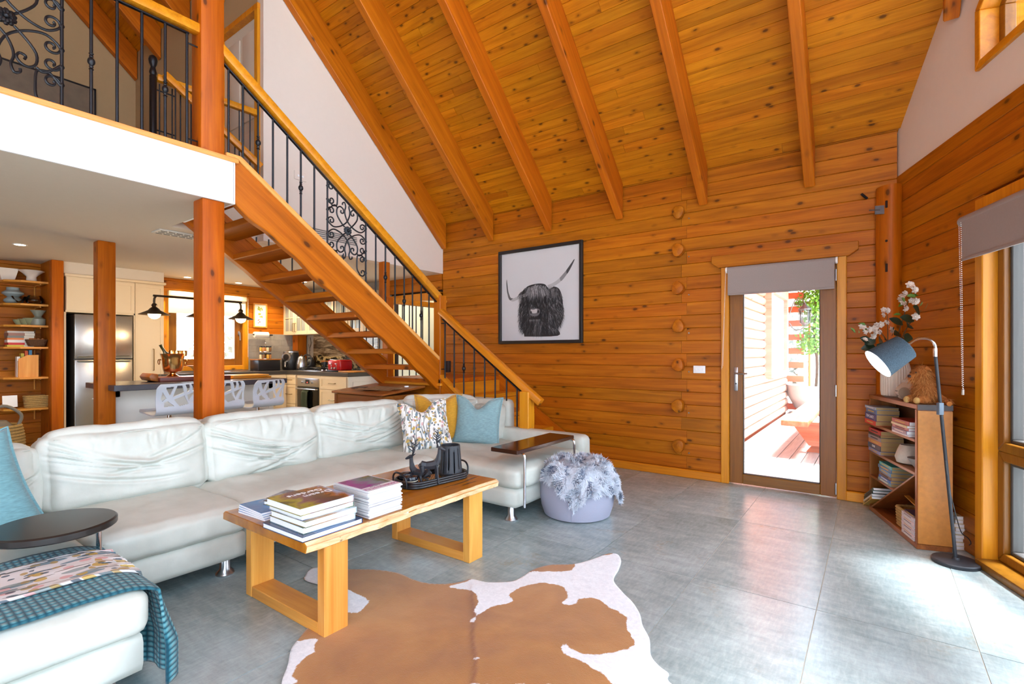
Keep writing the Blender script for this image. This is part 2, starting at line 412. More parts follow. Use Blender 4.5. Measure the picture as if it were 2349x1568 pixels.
# tall window on the right
wi1 = struct('window_1', 'tall timber window with low transom beside the floor lamp', 'window')
TR = W_('rail', 'z')
for t0, t1, z0, z1, nm in [(WT0-.075, WT0, 0, WZ, 'architrave'), (WT1, WT1+.07, 0, WZ+.07, 'architrave'), (WT0-.075, WT1, WZ, WZ+.08, 'architrave')]:
    m = MB(); rbx(m, t0, t1, z0, z1, -.17, .02); m.build(nm, TR, wi1, bevel=.005, seg=1)
DF = W_('dframe', 'z')
m = MB(); rbx(m, WT0, WT1, 0, .05, -.17, .06); m.build('sill', DF, wi1, bevel=.012, seg=2)
MUL = [WT0, 2.32, 3.46, WT1]
for a, b in zip(MUL, MUL[1:]):
    for z0, z1 in ((.05, .70), (.70, WZ)):
        wframe(wi1, [(a, z0), (b, z0), (b, z1), (a, z1)], .055, -.15, -.055, DF)
        wframe(wi1, [(a+.055, z0+.055), (b-.055, z0+.055), (b-.055, z1-.055), (a+.055, z1-.055)], .022, -.14, -.085, plain('dark_seal', srgb(70, 66, 62), .5), 'glazing_bead')
        m = MB(); m.prism([RW(t, z, -.115) for t, z in [(a+.06, z0+.06), (b-.06, z0+.06), (b-.06, z1-.06), (a+.06, z1-.06)]], RN*.006); m.build('pane', GLASS, wi1)
# rest of the prow and of the house behind the camera: plain log-coloured walls with wide window openings
PL = (.143, 2*YR-YB)
wl = MB()
P0, P1 = Vector((PK.x, PK.y, 0)), Vector((PL[0], PL[1], 0)); dd = (P1-P0).normalized(); nn = Vector((-dd.y, dd.x, 0))*-1
def lbx(m, t0, t1, z0, z1, ztop=None):
    a, b = P0+dd*t0, P0+dd*t1; o_ = -nn*.14
    za, zb = (z1, z1) if ztop is None else (roofz(a.y)+.05, roofz(b.y)+.05)
    m.add([(a.x, a.y, z0), (b.x, b.y, z0), (b.x, b.y, zb), (a.x, a.y, za)]+[((p+o_).x, (p+o_).y, z) for p, z in ((a, z0), (b, z0), (b, zb), (a, za))], [(0, 1, 2, 3), (7, 6, 5, 4), (0, 4, 5, 1), (1, 5, 6, 2), (2, 6, 7, 3), (3, 7, 4, 0)])
lbx(wl, 0, .4, 0, 0, 1); lbx(wl, 4.6, 5.0, 0, 0, 1); lbx(wl, .4, 4.6, 2.3, 2.75)
for t in (1.75, 3.1): lbx(wl, t, t+.12, 0, 2.3)
lbx(wl, 2.4, 2.55, 2.75, 0, 1)
tag(wl.build('wall_prow', W_('log', 'z'), recalc=True), 'other half of the glazed prow behind the viewer', 'wall', kind='structure')
wf = MB(); yb2 = PL[1]
for a, b in [((-9, yb2-.2, 0), (-3.0, yb2, 3.3)), ((-.6, yb2-.2, 0), (.4, yb2, 3.3)), ((-3.0, yb2-.2, 2.3), (-.6, yb2, 3.3))]: wf.bb(a, b)
tag(wf.build('wall_front', W_('log')), 'log wall with wide glass doors behind the viewer', 'wall', kind='structure')
# ---- ceiling: backing, boards, rafters
ce = MB()
XR = 2.3
for y0, y1 in ((YB+.9, YR), (YR, 2*YR-YB-.6)):
    za = 3.15+RS*(YB-y0) if y0 > YR else roofz(y0); zb = roofz(y1)
    if y0 == YR: za = roofz(YR)
    xa, xb = (.75, PK.x+.55) if y0 > YR else (PK.x+.55, .75)
    ce.add([(-9.2, y0, za+.03), (xa, y0, za+.03), (xb, y1, zb+.03), (-9.2, y1, zb+.03), (-9.2, y0, za+.2), (xa, y0, za+.2), (xb, y1, zb+.2), (-9.2, y1, zb+.2)], [(0, 1, 2, 3), (7, 6, 5, 4), (0, 4, 5, 1), (1, 5, 6, 2), (2, 6, 7, 3), (3, 7, 4, 0)])
CEIL = tag(ce.build('ceiling', W_('ceil'), recalc=True), 'steep knotty pine board ceiling on exposed rafters', 'ceiling', kind='structure')
sl = Vector((0, -1, RS)).normalized(); cnr = Vector((0, -RS, -1)).normalized()
BW = .0925
Mc = Matrix((Vector((1, 0, 0)), -cnr, -sl)).transposed().to_4x4()
for k in range(52):
    s0 = (k+.5)*BW-.03; base = Vector((0, YB, 3.15))+sl*s0+Vector((0, 0, .03))
    xe = min(XR-.1, .16+.357*max(0, (YB-base.y))+.06)
    cuts = sorted([XG-.02, xe]+[XG+.5+random.random()*(xe-XG-1) for _ in range(1 if k % 2 else 2)])
    for a, b in zip(cuts, cuts[1:]):
        if b-a < .1: continue
        o = plank(b-a-.002, BW-.0010, .024+random.uniform(0, .0012), .0034).build('ceiling_board', W_('ceil'), CEIL, recalc=True)
        Mx = Mc.copy(); Mx.translation = base+Vector((a, 0, 0)); o.matrix_basis = Mx
for xr in (-4.99, -4.13, -3.225, -2.30, -1.395, -.468, .42, 1.33):
    ya = YB-.01 if xr < .1 else YB-(xr-.143)/.357-.02
    yb = .55; wr_ = .085
    pts = [(xr-wr_/2, ya, roofz(ya)+.02), (xr-wr_/2, ya, roofz(ya)-.385), (xr-wr_/2, yb, roofz(yb)-.385), (xr-wr_/2, yb, roofz(yb)+.02)]
    m = MB(); m.prism(pts, (wr_, 0, 0))
    # local frame along the slope for the grain
    Mr = Matrix((sl, Vector((1, 0, 0)).cross(sl).cross(sl)*-1, Vector((1, 0, 0)).cross(sl))).transposed().to_4x4()
    Mr = Matrix((sl, Vector((1, 0, 0)), sl.cross(Vector((1, 0, 0))))).transposed().to_4x4(); Mr.translation = Vector((xr, ya, roofz(ya))); m.xf(Mr.inverted())
    o = m.build('rafter', W_('beam', 'x'), CEIL, bevel=.006, seg=1); o.matrix_basis = Mr
# ---- gable partition, loft slab, soffit
gp = MB(); gp.prism([(XG, YB+.02, ZC), (XG, YB+.02, roofz(YB)+.05), (XG, 2.62, roofz(2.62)+.05), (XG, 2.62, ZC)], (-.12, 0, 0))
WG = tag(gp.build('wall_gable', GABLE), 'pale plaster partition rising beside the stairs to the roof', 'wall', kind='structure')
lf = MB(); lf.bb((XK-.1, -4.6, ZC), (XF, 1.835, ZL-.035)); lf.bb((XK-.1, 1.835, ZC), (XG-.12, YB+.1, ZL-.035))
lf = tag(lf.build('ceiling_soffit', SOFFIT), 'flat plaster soffit above the kitchen', 'ceiling', kind='structure')
fc = MB(); fc.bb((XF, -4.6, ZC-.002), (XF+.018, 1.838, ZL-.03)); fc.bb((XF-.9, 1.835, ZC-.002), (XF+.018, 1.85, ZL-.03)); fc.build('fascia', plain('bright_white', srgb(246, 246, 246), .6), lf)
nz = MB(); nz.bb((XF-.14, -4.6, ZL-.035), (XF+.035, 1.872, ZL)); nz.build('nosing', W_('cap', 'y'), lf, bevel=.004, seg=1)
lfl = MB(); lfl.bb((XK-.1, -4.6, ZL-.034), (XF-.14, 1.83, ZL)); lfl.bb((XK-.1, 1.83, ZL-.034), (XG-.12, 2.6, ZL)); lfl.build('loft_floor', plain('loft_carpet', srgb(150, 130, 104), .95), lf)
# air register in the soffit
ar = thing('air_register', 'rectangular ceiling air register beside the square timber post', 'air vent', (-5.42, 1.98, ZC))
m = MB(); m.box((0, 0, -.006), (.2, .36, .012)); m.build('frame', plain('register', srgb(200, 196, 188), .5), ar, bevel=.003, seg=1)
for k in range(3):
    for q in range(5):
        m = MB(); m.box((-.062+k*.062, -.13+q*.065, -.014), (.012, .05, .006)); m.build('slat', plain('register_dark', srgb(110, 104, 96), .6), ar)
# ---- kitchen shell
kw = MB()
for a, b in [((XK-.2, -4.6, 0), (XK, 2.98, ZC)), ((XK-.2, 2.98, 0), (XK, 4.22, 1.06)), ((XK-.2, 2.98, 2.18), (XK, 4.22, ZC)), ((XK-.2, 4.22, 0), (XK, YB+.2, ZC)), ((XK-.2, -4.6, ZC), (XK, YB+.2, 7.6))]: kw.bb(a, b)
WK = tag(kw.build('wall_kitchen', TAN), 'far kitchen wall of orange logs around the window', 'wall', kind='structure')
def sk4(k, z):
    out = [(-4.3, 2.98), (4.22, YB)] if 1.06 < z < 2.18 else [(-4.3, YB)]
    return out
log_run(WK, (XK-.02, 0, 0), (0, 1, 0), (1, 0, 0), -1, YB, .0, ZC, LOG, sk4)
wkr = MB(); wkr.bb((XK, YB, 0), (-6.2, YB+.07, ZC)); tag(wkr.build('wall_range', plain('stone_backsplash', srgb(168, 162, 152), .5, nz=.25, nscale=6)), 'kitchen range wall behind the cooktop', 'wall', kind='structure')
# ---- loft room seen above
lw = MB(); lw.bb((XK, 2.62, ZL), (XG-.95, 2.72, 6.2)); lw.bb((XG-.95, 2.62, ZL+2.08), (XG-.1, 2.72, 6.2)); lw.bb((-8.69, -4.5, ZL), (-8.62, 2.62, 7.6)); tag(lw.build('wall_loft', TAN), 'tan plaster walls of the loft room', 'wall', kind='structure')
d2 = struct('door_2', 'white panelled door with timber frame on the loft landing', 'door')
m = MB(); m.bb((XG-.93, 2.66, ZL), (XG-.13, 2.70, ZL+2.04)); m.build('leaf', plain('door_white', srgb(214, 204, 190), .6), d2)
for z0, z1 in ((.12, .85), (.98, 1.92)):
    for x0, x1 in ((-.82, -.56), (-.5, -.24)):
        m = MB(); m.bb((XG+x0, 2.645, ZL+z0), (XG+x1, 2.665, ZL+z1)); m.build('panel', plain('door_white', srgb(214, 204, 190), .6), d2, bevel=.012, seg=2)
for a, b in (((XG-1.0, 2.59, ZL), (XG-.93, 2.73, ZL+2.04)), ((XG-.13, 2.59, ZL), (XG-.065, 2.73, ZL+2.04)), ((XG-1.0, 2.59, ZL+2.04), (XG-.065, 2.73, ZL+2.1))):
    m = MB(); m.bb(a, b); m.build('frame', W_('rail', 'z'), d2, bevel=.004, seg=1)
# ================================================================ door, posts, stairs, balustrades
d1 = struct('door_1', 'glazed brown door opening on the deck', 'door')
yd = YB+.03
RL = W_('rail', 'z'); DF = W_('dframe', 'z'); DFX = W_('dframe', 'x')
for x0, x1 in ((-1.225, -1.150), (-.262, -.190)):
    m = MB(); m.bb((x0, YB-.015, 0), (x1, YB+.2, 2.14)); m.build('jamb', RL, d1, bevel=.005, seg=1)
m = MB(); m.prism([(-1.31, YB-.035, 2.245), (-1.31, YB-.035, 2.175), (-1.245, YB-.035, 2.125), (-.175, YB-.035, 2.125), (-.105, YB-.035, 2.175), (-.105, YB-.035, 2.245)], (0, .08, 0)); m.build('header', W_('log'), d1, bevel=.004, seg=1)
m = MB(); m.bb((-1.15, YB+.0, 2.07), (-.262, YB+.15, 2.14)); m.build('head_frame', DFX, d1)
lf_ = MB(); lf_.bb((-1.148, yd-.02, .012), (-1.03, yd+.05, 2.07)); lf_.build('stile', DF, d1, bevel=.004, seg=1)
lf_ = MB(); lf_.bb((-.388, yd-.02, .012), (-.266, yd+.05, 2.07)); lf_.build('stile', DF, d1, bevel=.004, seg=1)
lf_ = MB(); lf_.bb((-1.03, yd-.019, .012), (-.388, yd+.049, .105)); lf_.build('rail', DFX, d1, bevel=.004, seg=1)
lf_ = MB(); lf_.bb((-1.03, yd-.019, 1.97), (-.388, yd+.049, 2.07)); lf_.build('rail', DFX, d1, bevel=.004, seg=1)
m = MB(); m.bb((-1.035, yd+.01, .1), (-.383, yd+.016, 1.98)); m.build('pane', GLASS, d1)
bd = MB()
for a, b in [((-1.03, yd+.0, .105), (-1.022, yd+.03, 1.97)), ((-.396, yd, .105), (-.388, yd+.03, 1.97)), ((-1.03, yd, .105), (-.388, yd+.03, .113))]: bd.bb(a, b)
bd.build('glazing_bead', plain('dark_seal', srgb(70, 66, 62), .5), d1)
h = MB(); h.box((-1.088, yd-.026, 1.03), (.034, .012, .23)); hp = h.build('handle_plate', STEEL, d1, bevel=.004)
h = MB(); h.tube([(-1.088, yd-.03, 1.085), (-1.088, yd-.075, 1.085), (-1.075, yd-.082, 1.085), (-.975, yd-.082, 1.085)], .009, 10); h.build('lever', STEEL, hp, smooth=True)
h = MB(); h.lathe([(.008, 0), (.008, .003)], (0, 0, 0), 12, M=Matrix.Rotation(pi/2, 3, 'X')); h.xf(Matrix.Translation((-1.088, yd-.031, .985))); h.build('keyhole', BLACKP, hp)
for z in (.09, .95, 1.97):
    h = MB(); h.lathe([(.009, -.05), (.009, .05)], (-.268, YB-.002, z), 10); h.build('hinge', STEEL, d1, smooth=True)
FAB = plain('blind_fabric', srgb(150, 138, 134), .85, nz=.06, nscale=90)
def chain(pts, name, parent, r=.003):
    m = MB()
    for a, b in zip(pts, pts[1:]):
        a, b = Vector(a), Vector(b); n = max(2, int((b-a).length/.012))
        for i in range(n): m.ball(a.lerp(b, i/n), r, 5)
    return m.build(name, WHITEP, parent, smooth=True)
bl = thing('roller_blind', 'grey roller blind pulled a short way over the glazed door', 'blind', (-.71, YB-.06, 2.09))
m = MB(); m.lathe([(.028, -.445), (.028, .445)], (0, 0, 0), 16, M=Matrix.Rotation(pi/2, 3, 'Y')); m.build('roll', FAB, bl, smooth=True)
m = MB(); m.bb((-.435, -.027, -.235), (.435, -.024, .0)); m.build('fabric', FAB, bl)
m = MB(); m.bb((-.435, -.031, -.25), (.435, -.02, -.232)); m.build('bottom_bar', FAB, bl, bevel=.003)
for sx in (-1, 1): m = MB(); m.lathe([(.03, 0), (.03, .014)], (sx*.45-.007, 0, 0), 14, M=Matrix.Rotation(pi/2, 3, 'Y')); m.build('bracket', WHITEP, bl, smooth=True)
chain([(-.452, -.03, 0), (-.478, -.03, -.93), (-.49, -.03, -.96), (-.485, -.03, -.9), (-.458, -.005, 0)], 'chain', bl)
sw = thing('switch_plate', 'white triple switch plate on the log wall beside the door', 'switch', (-1.437, YB+.012, 1.116))
m = MB(); m.box((0, -.006, 0), (.118, .012, .076)); m.build('plate', WHITEP, sw, bevel=.003)
for i in range(3): m = MB(); m.box((-.033+i*.033, -.014, 0), (.012, .006, .02)); m.build('rocker', WHITEP, sw, bevel=.002, seg=1)
# corner log post with bracket
cp = MB(); n = 20; prof = []
def cpost(u, v):
    a = 2*pi*u; r = .085*(1+.05*sin(3*a)+.06*noise3((cos(a)*1.2, sin(a)*1.2, v*3), 1)); z = v*2.66
    return Vector((.108+r*1.1*cos(a), YB-.03+r*1.1*sin(a), z))
cp.grid(cpost, 20, 14, cu=True)
top = [cpost(k/20, 1) for k in range(20)]; b0 = len(cp.v); cp.add(top, [tuple(range(20))])
post = tag(cp.build('log_post', W_('post', 'z'), smooth=True, angle=60), 'round stripped log post in the corner with a metal bracket', 'post')
m = MB(); m.box((.04, YB-.125, 2.46), (.07, .006, .07), rz=.35); m.tube([(.04, YB-.13, 2.46), (-.03, YB-.16, 2.46)], .005, 6); m.build('bracket', plain('zinc', srgb(120, 122, 126), .4, .8), post)
for z, hz in ((2.50, .06), (1.98, .07), (2.2, .02)):
    m = MB(); m.box((.085, YB-.122, z), (.018, .012, hz)); m.build('slot', DARK, post, bevel=.005)
m = MB(); m.tube([(-.045, YB+.0, 2.60), (-.085, YB-.03, 2.64)], .010, 8); m.build('peg', BLACKIRON, post)
# ---- posts
def sqpost(label, x, y, s, z0, z1):
    m = MB(); m.box((0, 0, (z1-z0)/2), (s, s, z1-z0)); o = m.build('timber_post', W_('post', 'z'), bevel=.01, seg=2); o.location = (x, y, z0); return tag(o, label, 'post')
sqpost('square timber post standing on the loft edge at the stair head', XF-.085, 1.70, .165, ZL, roofz(1.7)+.02)
sqpost('square timber post under the loft edge behind the sofa', XF-.08, 1.705, .158, 0, ZC)
sqpost('square timber post at the near end of the kitchen island', -6.44, 1.69, .15, 0, ZC)
# ---- stairs
ST = thing('staircase', 'open timber staircase turning at a landing, black iron balusters', 'staircase', (XF, 4.1, 0))
SX = W_('stair', 'x'); SY = W_('stair', 'y'); SZ = W_('stair', 'z'); RY = W_('rail', 'y'); RX = W_('rail', 'x'); CPY = W_('cap', 'y')
stz = lambda y: 2.775-.722*(y-1.93)          # top edge of the stringers
def part(m, name, mat, par=ST, **k): return m.build(name, mat, par, world=True, **k)
def spart(m, name, mat, org, dr_, par=ST, **k):
    """part whose grain (local x) runs along dr_"""
    x = Vector(dr_).normalized(); y = Vector((0, 0, 1)).cross(x).normalized(); z = x.cross(y); M = Matrix((x, y, z)).transposed().to_4x4(); M.translation = Vector(org)
    m.xf(M.inverted()); o = m.build(name, mat, par, **k); o.matrix_basis = par.matrix_basis.inverted() @ M; return o
SD = (0, 1, -.722); SD2 = (1, 0, -.715)
def stringer(x0, x1, wav, y0=1.85):
    ys = [y0+(4.10-y0)*i/40 for i in range(41)]
    top = [(x0, y, min(stz(y), 2.775)) for y in ys]; bot = [(x0, y, min(2.455, 2.435-.703*(y-1.877)+(wav*(.012*sin(y*9)+.010*sin(y*21+1)+.012*noise3((y*5, 0, 0)))))) for y in ys]
    bot = [p for p in bot]; m = MB()
    N = len(ys); vs = []
    for s_ in (x0, x1): vs += [(s_, p[1], p[2]) for p in top]+[(s_+(0 if s_ != x0 or not wav else 0), p[1], p[2]) for p in bot]
    fs = []
    for i in range(N-1):
        fs += [(i, i+1, N+i+1, N+i), (2*N+i, 3*N+i, 3*N+i+1, 2*N+i+1), (i, 2*N+i, 2*N+i+1, i+1), (N+i, N+i+1, 3*N+i+1, 3*N+i)]
    fs += [(0, N, 3*N, 2*N), (N-1, 3*N-1, 4*N-1, 2*N-1)]
    m.add(vs, fs); return m
spart(stringer(XF-.005, XF-.075, 1), 'stringer', SX, (XF, 1.85, 2.6), SD, recalc=True, bevel=.006, seg=1)
spart(stringer(-4.91, -4.98, .4, 1.66), 'stringer', SX, (-4.9, 1.85, 2.6), SD, recalc=True)
# chamfered lower edge and cap of the near stringer
m = MB(); ys = [1.90, 4.11]
m.prism([(XF+.012, 1.79, 2.815), (XF+.012, 1.90, 2.815), (XF+.012, 4.11, stz(4.11)+.03), (XF+.012, 4.11, stz(4.11)-.012), (XF+.012, 1.885, 2.775), (XF+.012, 1.79, 2.775)], (-.105, 0, 0)); spart(m, 'stringer_cap', W_('cap', 'x'), (XF, 1.85, 2.8), SD, bevel=.004, seg=1)
m = MB(); m.prism([(-4.90, 1.85, stz(1.93)), (-4.90, 4.10, stz(4.10)), (-4.90, 4.10, stz(4.10)-.03), (-4.90, 1.85, stz(1.93)-.03)], (-.09, 0, .03)); part(m, 'stringer_cap', SY)
for i in range(-2, 7):
    y, z = 2.262+.25*i, 2.165-.178*i
    m = MB(); m.bb((-4.915, y, z), (XF-.07, y+.275, z+.055)); part(m, 'tread', SX, bevel=.006, seg=1)
# landing
ZLD = .985
m = MB(); m.bb((-4.98, 4.09, ZLD-.05), (XF+.02, YB, ZLD)); part(m, 'landing', SX, bevel=.005, seg=1)
m = MB(); m.bb((-4.98, 4.10, .55), (XF-.02, 4.14, ZLD-.05)); part(m, 'landing_fascia', SX)
m = MB(); m.bb((-5.0, 4.065, ZLD-.075), (XF+.05, 4.10, ZLD-.045)); part(m, 'landing_trim', RX, bevel=.004, seg=1)
for k, y in ((0, 4.14), (1, YB-.06)):
    m = MB(); m.bb((-4.98, y, 0), (-4.88, y+.06, ZLD-.05)); part(m, 'landing_leg', SZ)
m = MB(); m.bb((XF-.085, 4.09, 0), (XF+.02, 4.195, 1.94)); part(m, 'newel_post', SZ, bevel=.005, seg=1)
m = MB(); m.bb((-5.03, 4.13, 0), (-4.93, 4.23, 1.99)); part(m, 'newel_post', SZ, bevel=.005, seg=1)
m = MB(); m.bb((-5.05, 4.09, ZC-.85), (-4.95, 4.19, ZC)); part(m, 'upper_post', SZ, bevel=.005, seg=1)
# lower flight towards the room
lz = lambda x: 1.0-.715*(x-(XF+.02))
for y0, y1, nm in ((4.10, 4.145, 'stringer'), (YB-.045, YB-.005, 'wall_stringer')):
    xe = -2.62 if nm == 'stringer' else -2.56
    x0 = XF+.02
    pts = [(x0, y0, lz(x0)+.005), (x0, y0, lz(x0)-.29), (xe-.28, y0, 0), (xe+.0, y0, 0), (xe, y0, max(.05, lz(xe)+.005))]
    m = MB(); m.prism(pts, (0, y1-y0, 0)); spart(m, nm, SX, pts[0], SD2, bevel=.004, seg=1)
m = MB(); x0, xe = XF+.02, -2.84; m.prism([(x0, 4.085, lz(x0)+.035), (x0, 4.085, lz(x0)+.003), (xe, 4.085, lz(xe)+.003), (xe, 4.085, lz(xe)+.035)], (0, .07, 0)); part(m, 'stringer_cap', RX)
for i in range(4):
    z = .79-.197*i; x = XF+.02+.275*i
    m = MB(); m.bb((x-.02, 4.14, z-.05), (x+.29, YB-.04, z)); part(m, 'tread', RY, bevel=.006, seg=1)
    m = MB(); m.bb((x-.005, 4.15, z), (x+.02, YB-.05, z+.145)); part(m, 'riser', RY)
m = MB(); m.bb((-2.865, 4.065, 0), (-2.755, 4.175, .90)); part(m, 'newel_post', W_('rail', 'z'), bevel=.006, seg=1)
# handrails
def sloprail(p0, p1, w, h, mat, name, par=ST): return beam(name, p0, p1, w, h, mat, par, bevel=.01, seg=2)
rz1 = lambda y: 3.575-.712*(y-1.806)         # centre of the upper rail
sloprail((XF-.04, 1.74, rz1(1.74)), (XF-.04, 4.22, rz1(4.22)), .072, .075, RY, 'handrail')
sloprail((XF-.04, 1.79, rz1(1.79)-.083), (XF-.04, 4.09, rz1(4.09)-.083), .03, .012, BLACKIRON, 'iron_rail')
rz2 = lambda x: 1.75-.712*(x-(XF+.02))
sloprail((XF+.0, 4.12, rz2(XF)), (-2.64, 4.12, rz2(-2.64)), .072, .07, RX, 'handrail')
sloprail((XF+.03, 4.12, rz2(XF+.03)-.075), (-2.86, 4.12, rz2(-2.86)-.075), .03, .012, BLACKIRON, 'iron_rail')
sloprail((-4.98, 4.15, 1.95), (-4.98, YB-.02, 1.95), .07, .07, RY, 'handrail')
def rod(m, x, y, z0, z1, r=.0075, knuckle=None, n=8):
    m.tube([(x, y, z0), (x, y, z1)], r, n)
    if knuckle:
        z = knuckle; m.lathe([(.008, -.055), (.014, -.05), (.009, -.042), (.012, -.032), (.009, -.026), (.019, -.012), (.021, 0), (.019, .012), (.009, .026), (.012, .032), (.009, .042), (.014, .05), (.008, .055)], (x, y, z), 10)
def baluster(x, y, z0, z1, kn=None, r=.0075, par=ST, name='baluster'):
    m = MB(); rod(m, x, y, z0, z1, r, kn); return part(m, name, BLACKIRON, par, smooth=True)
for i, y in enumerate((1.828, 1.936, 2.057, 2.18, 2.305, 2.429, 2.558, 2.69, 3.115, 3.236, 3.358, 3.484, 3.609, 3.727, 3.855, 3.975)):
    z0, z1 = min(stz(y), 2.775)+.02, rz1(y)-.085
    baluster(XF-.04, y, z0, z1, (z0+z1)/2-(.02 if i % 3 else .06) if i in (2, 5, 10, 12, 14) else None, .0085)
for i in range(13):
    y = 2.0+.125*i; 
    if stz(y) < ZC-.05: baluster(-4.945, y, stz(y), ZC, None, .007)
for i in range(5): y = 3.62+.1*i; baluster(-4.945, y, stz(y), 2.0 if y > 3.9 else 2.2, None, .007)
for i in range(8): baluster(-4.98, 4.3+.12*i, ZLD, 1.92, 1.45 if i in (3, 6) else None)
for i, x in enumerate((-3.932, -3.792, -3.649, -3.499, -3.353, -3.211, -3.063, -2.93)):
    z0, z1 = lz(x)+.03, rz2(x)-.075; baluster(x, 4.12, z0, z1, (z0+.32) if i == 2 else (z0+.12 if i == 5 else None), .0085)
for z in (1.62, 1.1):
    m = MB(); m.tube([(XF-.05, 4.10, z), (XF+.06, 4.12, z)], .006, 6); part(m, 'rail_fixing', BLACKIRON)
m = MB(); m.box((XF+.10, 4.14, 1.13), (.05, .04, .13)); part(m, 'black_box', BLACKP, bevel=.006)
# ---- scroll panels
def crom(P, n=8):
    P = [Vector(p) for p in P]; out = []
    for i in range(len(P)-1):
        a, b, c_, d_ = P[max(i-1, 0)], P[i], P[i+1], P[min(i+2, len(P)-1)]
        for k in range(n):
            t = k/n; out.append(.5*((2*b)+(c_-a)*t+(2*a-5*b+4*c_-d_)*t*t+(3*b-a-3*c_+d_)*t**3))
    return out+[P[-1]]
def spiral(cx, cy, r0, r1, a0, a1, n=16):
    return [(cx+(r0+(r1-r0)*i/n)*cos(a0+(a1-a0)*i/n), cy+(r0+(r1-r0)*i/n)*sin(a0+(a1-a0)*i/n)) for i in range(n+1)]
def scroll_lines():
    out = []
    side = lambda cy, sgn: spiral(.172, cy, .008, .036, sgn*(pi*2.3), -sgn*.15, 22)
    q = []
    q.append(side(.052+.012, 1)+[(.19, .035), (.15, .012), (.10, .020), (.05, .045), (.005, .085), (-.022, .14), (-.028, .185), (-.018, .225), (-.03, .262), (-.052, .252), (-.052, .235)])
    q.append([(.03, .03), (.075, .075), (.112, .13), (.112, .185), (.085, .212), (.055, .205), (.038, .18), (.05, .155), (.072, .162), (.068, .18)])
    q.append(side(.155, 1)+[(.165, .197), (.132, .208), (.112, .225), (.108, .30), (.112, .35), (.13, .378)]+[(p[0], p[1]) for p in spiral(.172, .372, .04, .008, pi*.95, -pi*1.25, 18)])
    q.append(side(.25, -1)+[(.165, .208), (.135, .215), (.112, .20)])
    for l in q:
        for su in (1, -1):
            for sv in (1, -1): out.append([(su*p[0], sv*p[1]) for p in l])
    return out
def scroll_panel(par, yc, zc, x, k, lo, hi, half, name='scroll_panel'):
    m = MB()
    for l in scroll_lines():
        P = [Vector((x, yc+p[0]*k, zc+p[1]*k)) for p in crom([(a, b, 0) for a, b in l], 3)]; cur = []
        for p in P+[None]:
            if p is not None and lo(p.y) < p.z < hi(p.y): cur.append(p)
            else:
                if len(cur) > 2: m.tube(cur, .0068*k, 6)
                cur = []
    o = part(m, name, BLACKIRON, par, smooth=True)
    f = MB()
    for i in range(10):
        a = 2*pi*i/10; f.ball((x+.012, yc+cos(a)*.022*k, zc+sin(a)*.022*k), .013*k, 6)
    f.ball((x+.02, yc, zc), .014*k, 8)
    for i in range(10): a = 2*pi*(i+.5)/10; f.ball((x+.006, yc+cos(a)*.032*k, zc+sin(a)*.032*k), .012*k, 6)
    part(f, 'flower_boss', BLACKIRON, o, smooth=True)
    for s_ in (-1, 1):
        for v in (.064, -.064, .155, -.155, .25, -.25, .372, -.372):
            z = zc+v*k; y = yc+s_*half
            if lo(y) < z < hi(y): c_ = MB(); c_.ball((x, y, z), .013*k, 6); part(c_, 'collar', BLACKIRON, o, smooth=True)
    return o
# sub-parts of ST: parent empties are identity apart from translation, so rebuild in its frame
scroll_panel(ST, 2.9025, 2.44, XF-.04, 1.0, lambda y: stz(y)+.02, lambda y: rz1(y)-.085, .2125)
# ---- loft balustrade
LB = thing('loft_balustrade', 'wrought iron balustrade with timber rail along the loft edge', 'balustrade', (XF-.06, 1.0, ZL))
sloprail((XF-.06, -1.0, 3.68), (XF-.06, 1.63, 3.68), .075, .07, RY, 'handrail', LB)
sloprail((XF-.06, -1.0, 3.62), (XF-.06, 1.56, 3.62), .03, .012, BLACKIRON, 'iron_rail', LB)
for i, y in enumerate((-.8, -.55, -.3, -.1, .1, .36, .854, .997, 1.132, 1.27, 1.409, 1.547)):
    baluster(XF-.06, y, ZL, 3.62, 3.15+.0 if i in (7, 10) else None, .0095, LB)
for z in (3.55, 2.85):
    m = MB(); m.tube([(XF-.06, 1.547, z), (XF-.06, 1.63, z)], .006, 6); part(m, 'rail_fixing', BLACKIRON, LB)
scroll_panel(LB, .608, 3.225, XF-.06, 1.155, lambda y: ZL+.01, lambda y: 3.61, .246)
# ---- inner balustrade behind, with black newel
IB = thing('landing_balustrade', 'inner balustrade with black turned newel at the stair head', 'balustrade', (-5.2, 1.75, ZL))
nw = MB(); nw.lathe([(.03, 0), (.03, .05), (.024, .06), (.034, .10), (.038, .13), (.034, .16), (.022, .18), (.028, .2), (.028, .97), (.022, .98), (.03, 1.0), (.024, 1.03), (.018, 1.05), (.03, 1.08), (.036, 1.11), (.03, 1.14), (.012, 1.155)], (-5.2, 1.71, ZL), 14); part(nw, 'newel_post', BLACKIRON, IB, smooth=True)
for i in range(3):
    baluster(-5.2, 1.76+.05*i, ZL, ZL+.92, None, .006, IB)
for z in (.12, .5, .86):
    m = MB(); m.tube([(-5.2, 1.72, ZL+z), (-5.2, 1.88, ZL+z)], .006, 6); part(m, 'spindle', BLACKIRON, IB)
sloprail((-5.2, 1.74, ZL+.97), (-5.10, 2.60, ZL+.95), .06, .06, RY, 'handrail', IB)
sloprail((-5.12, 1.77, ZL+.99), (-4.95, 2.55, ZL+.36), .06, .06, RY, 'stair_handrail', IB)
for i in range(7): y = 1.92+.1*i; baluster(-5.18+.08*i/7, y, ZL, ZL+.93, ZL+.3 if i in (1, 4) else None, .006, IB)
for i in range(5): y = 1.85+.12*i; baluster(-5.10+.02*i, y, ZL+.02, ZL+.96-.80*(y-1.77), None, .006, IB)
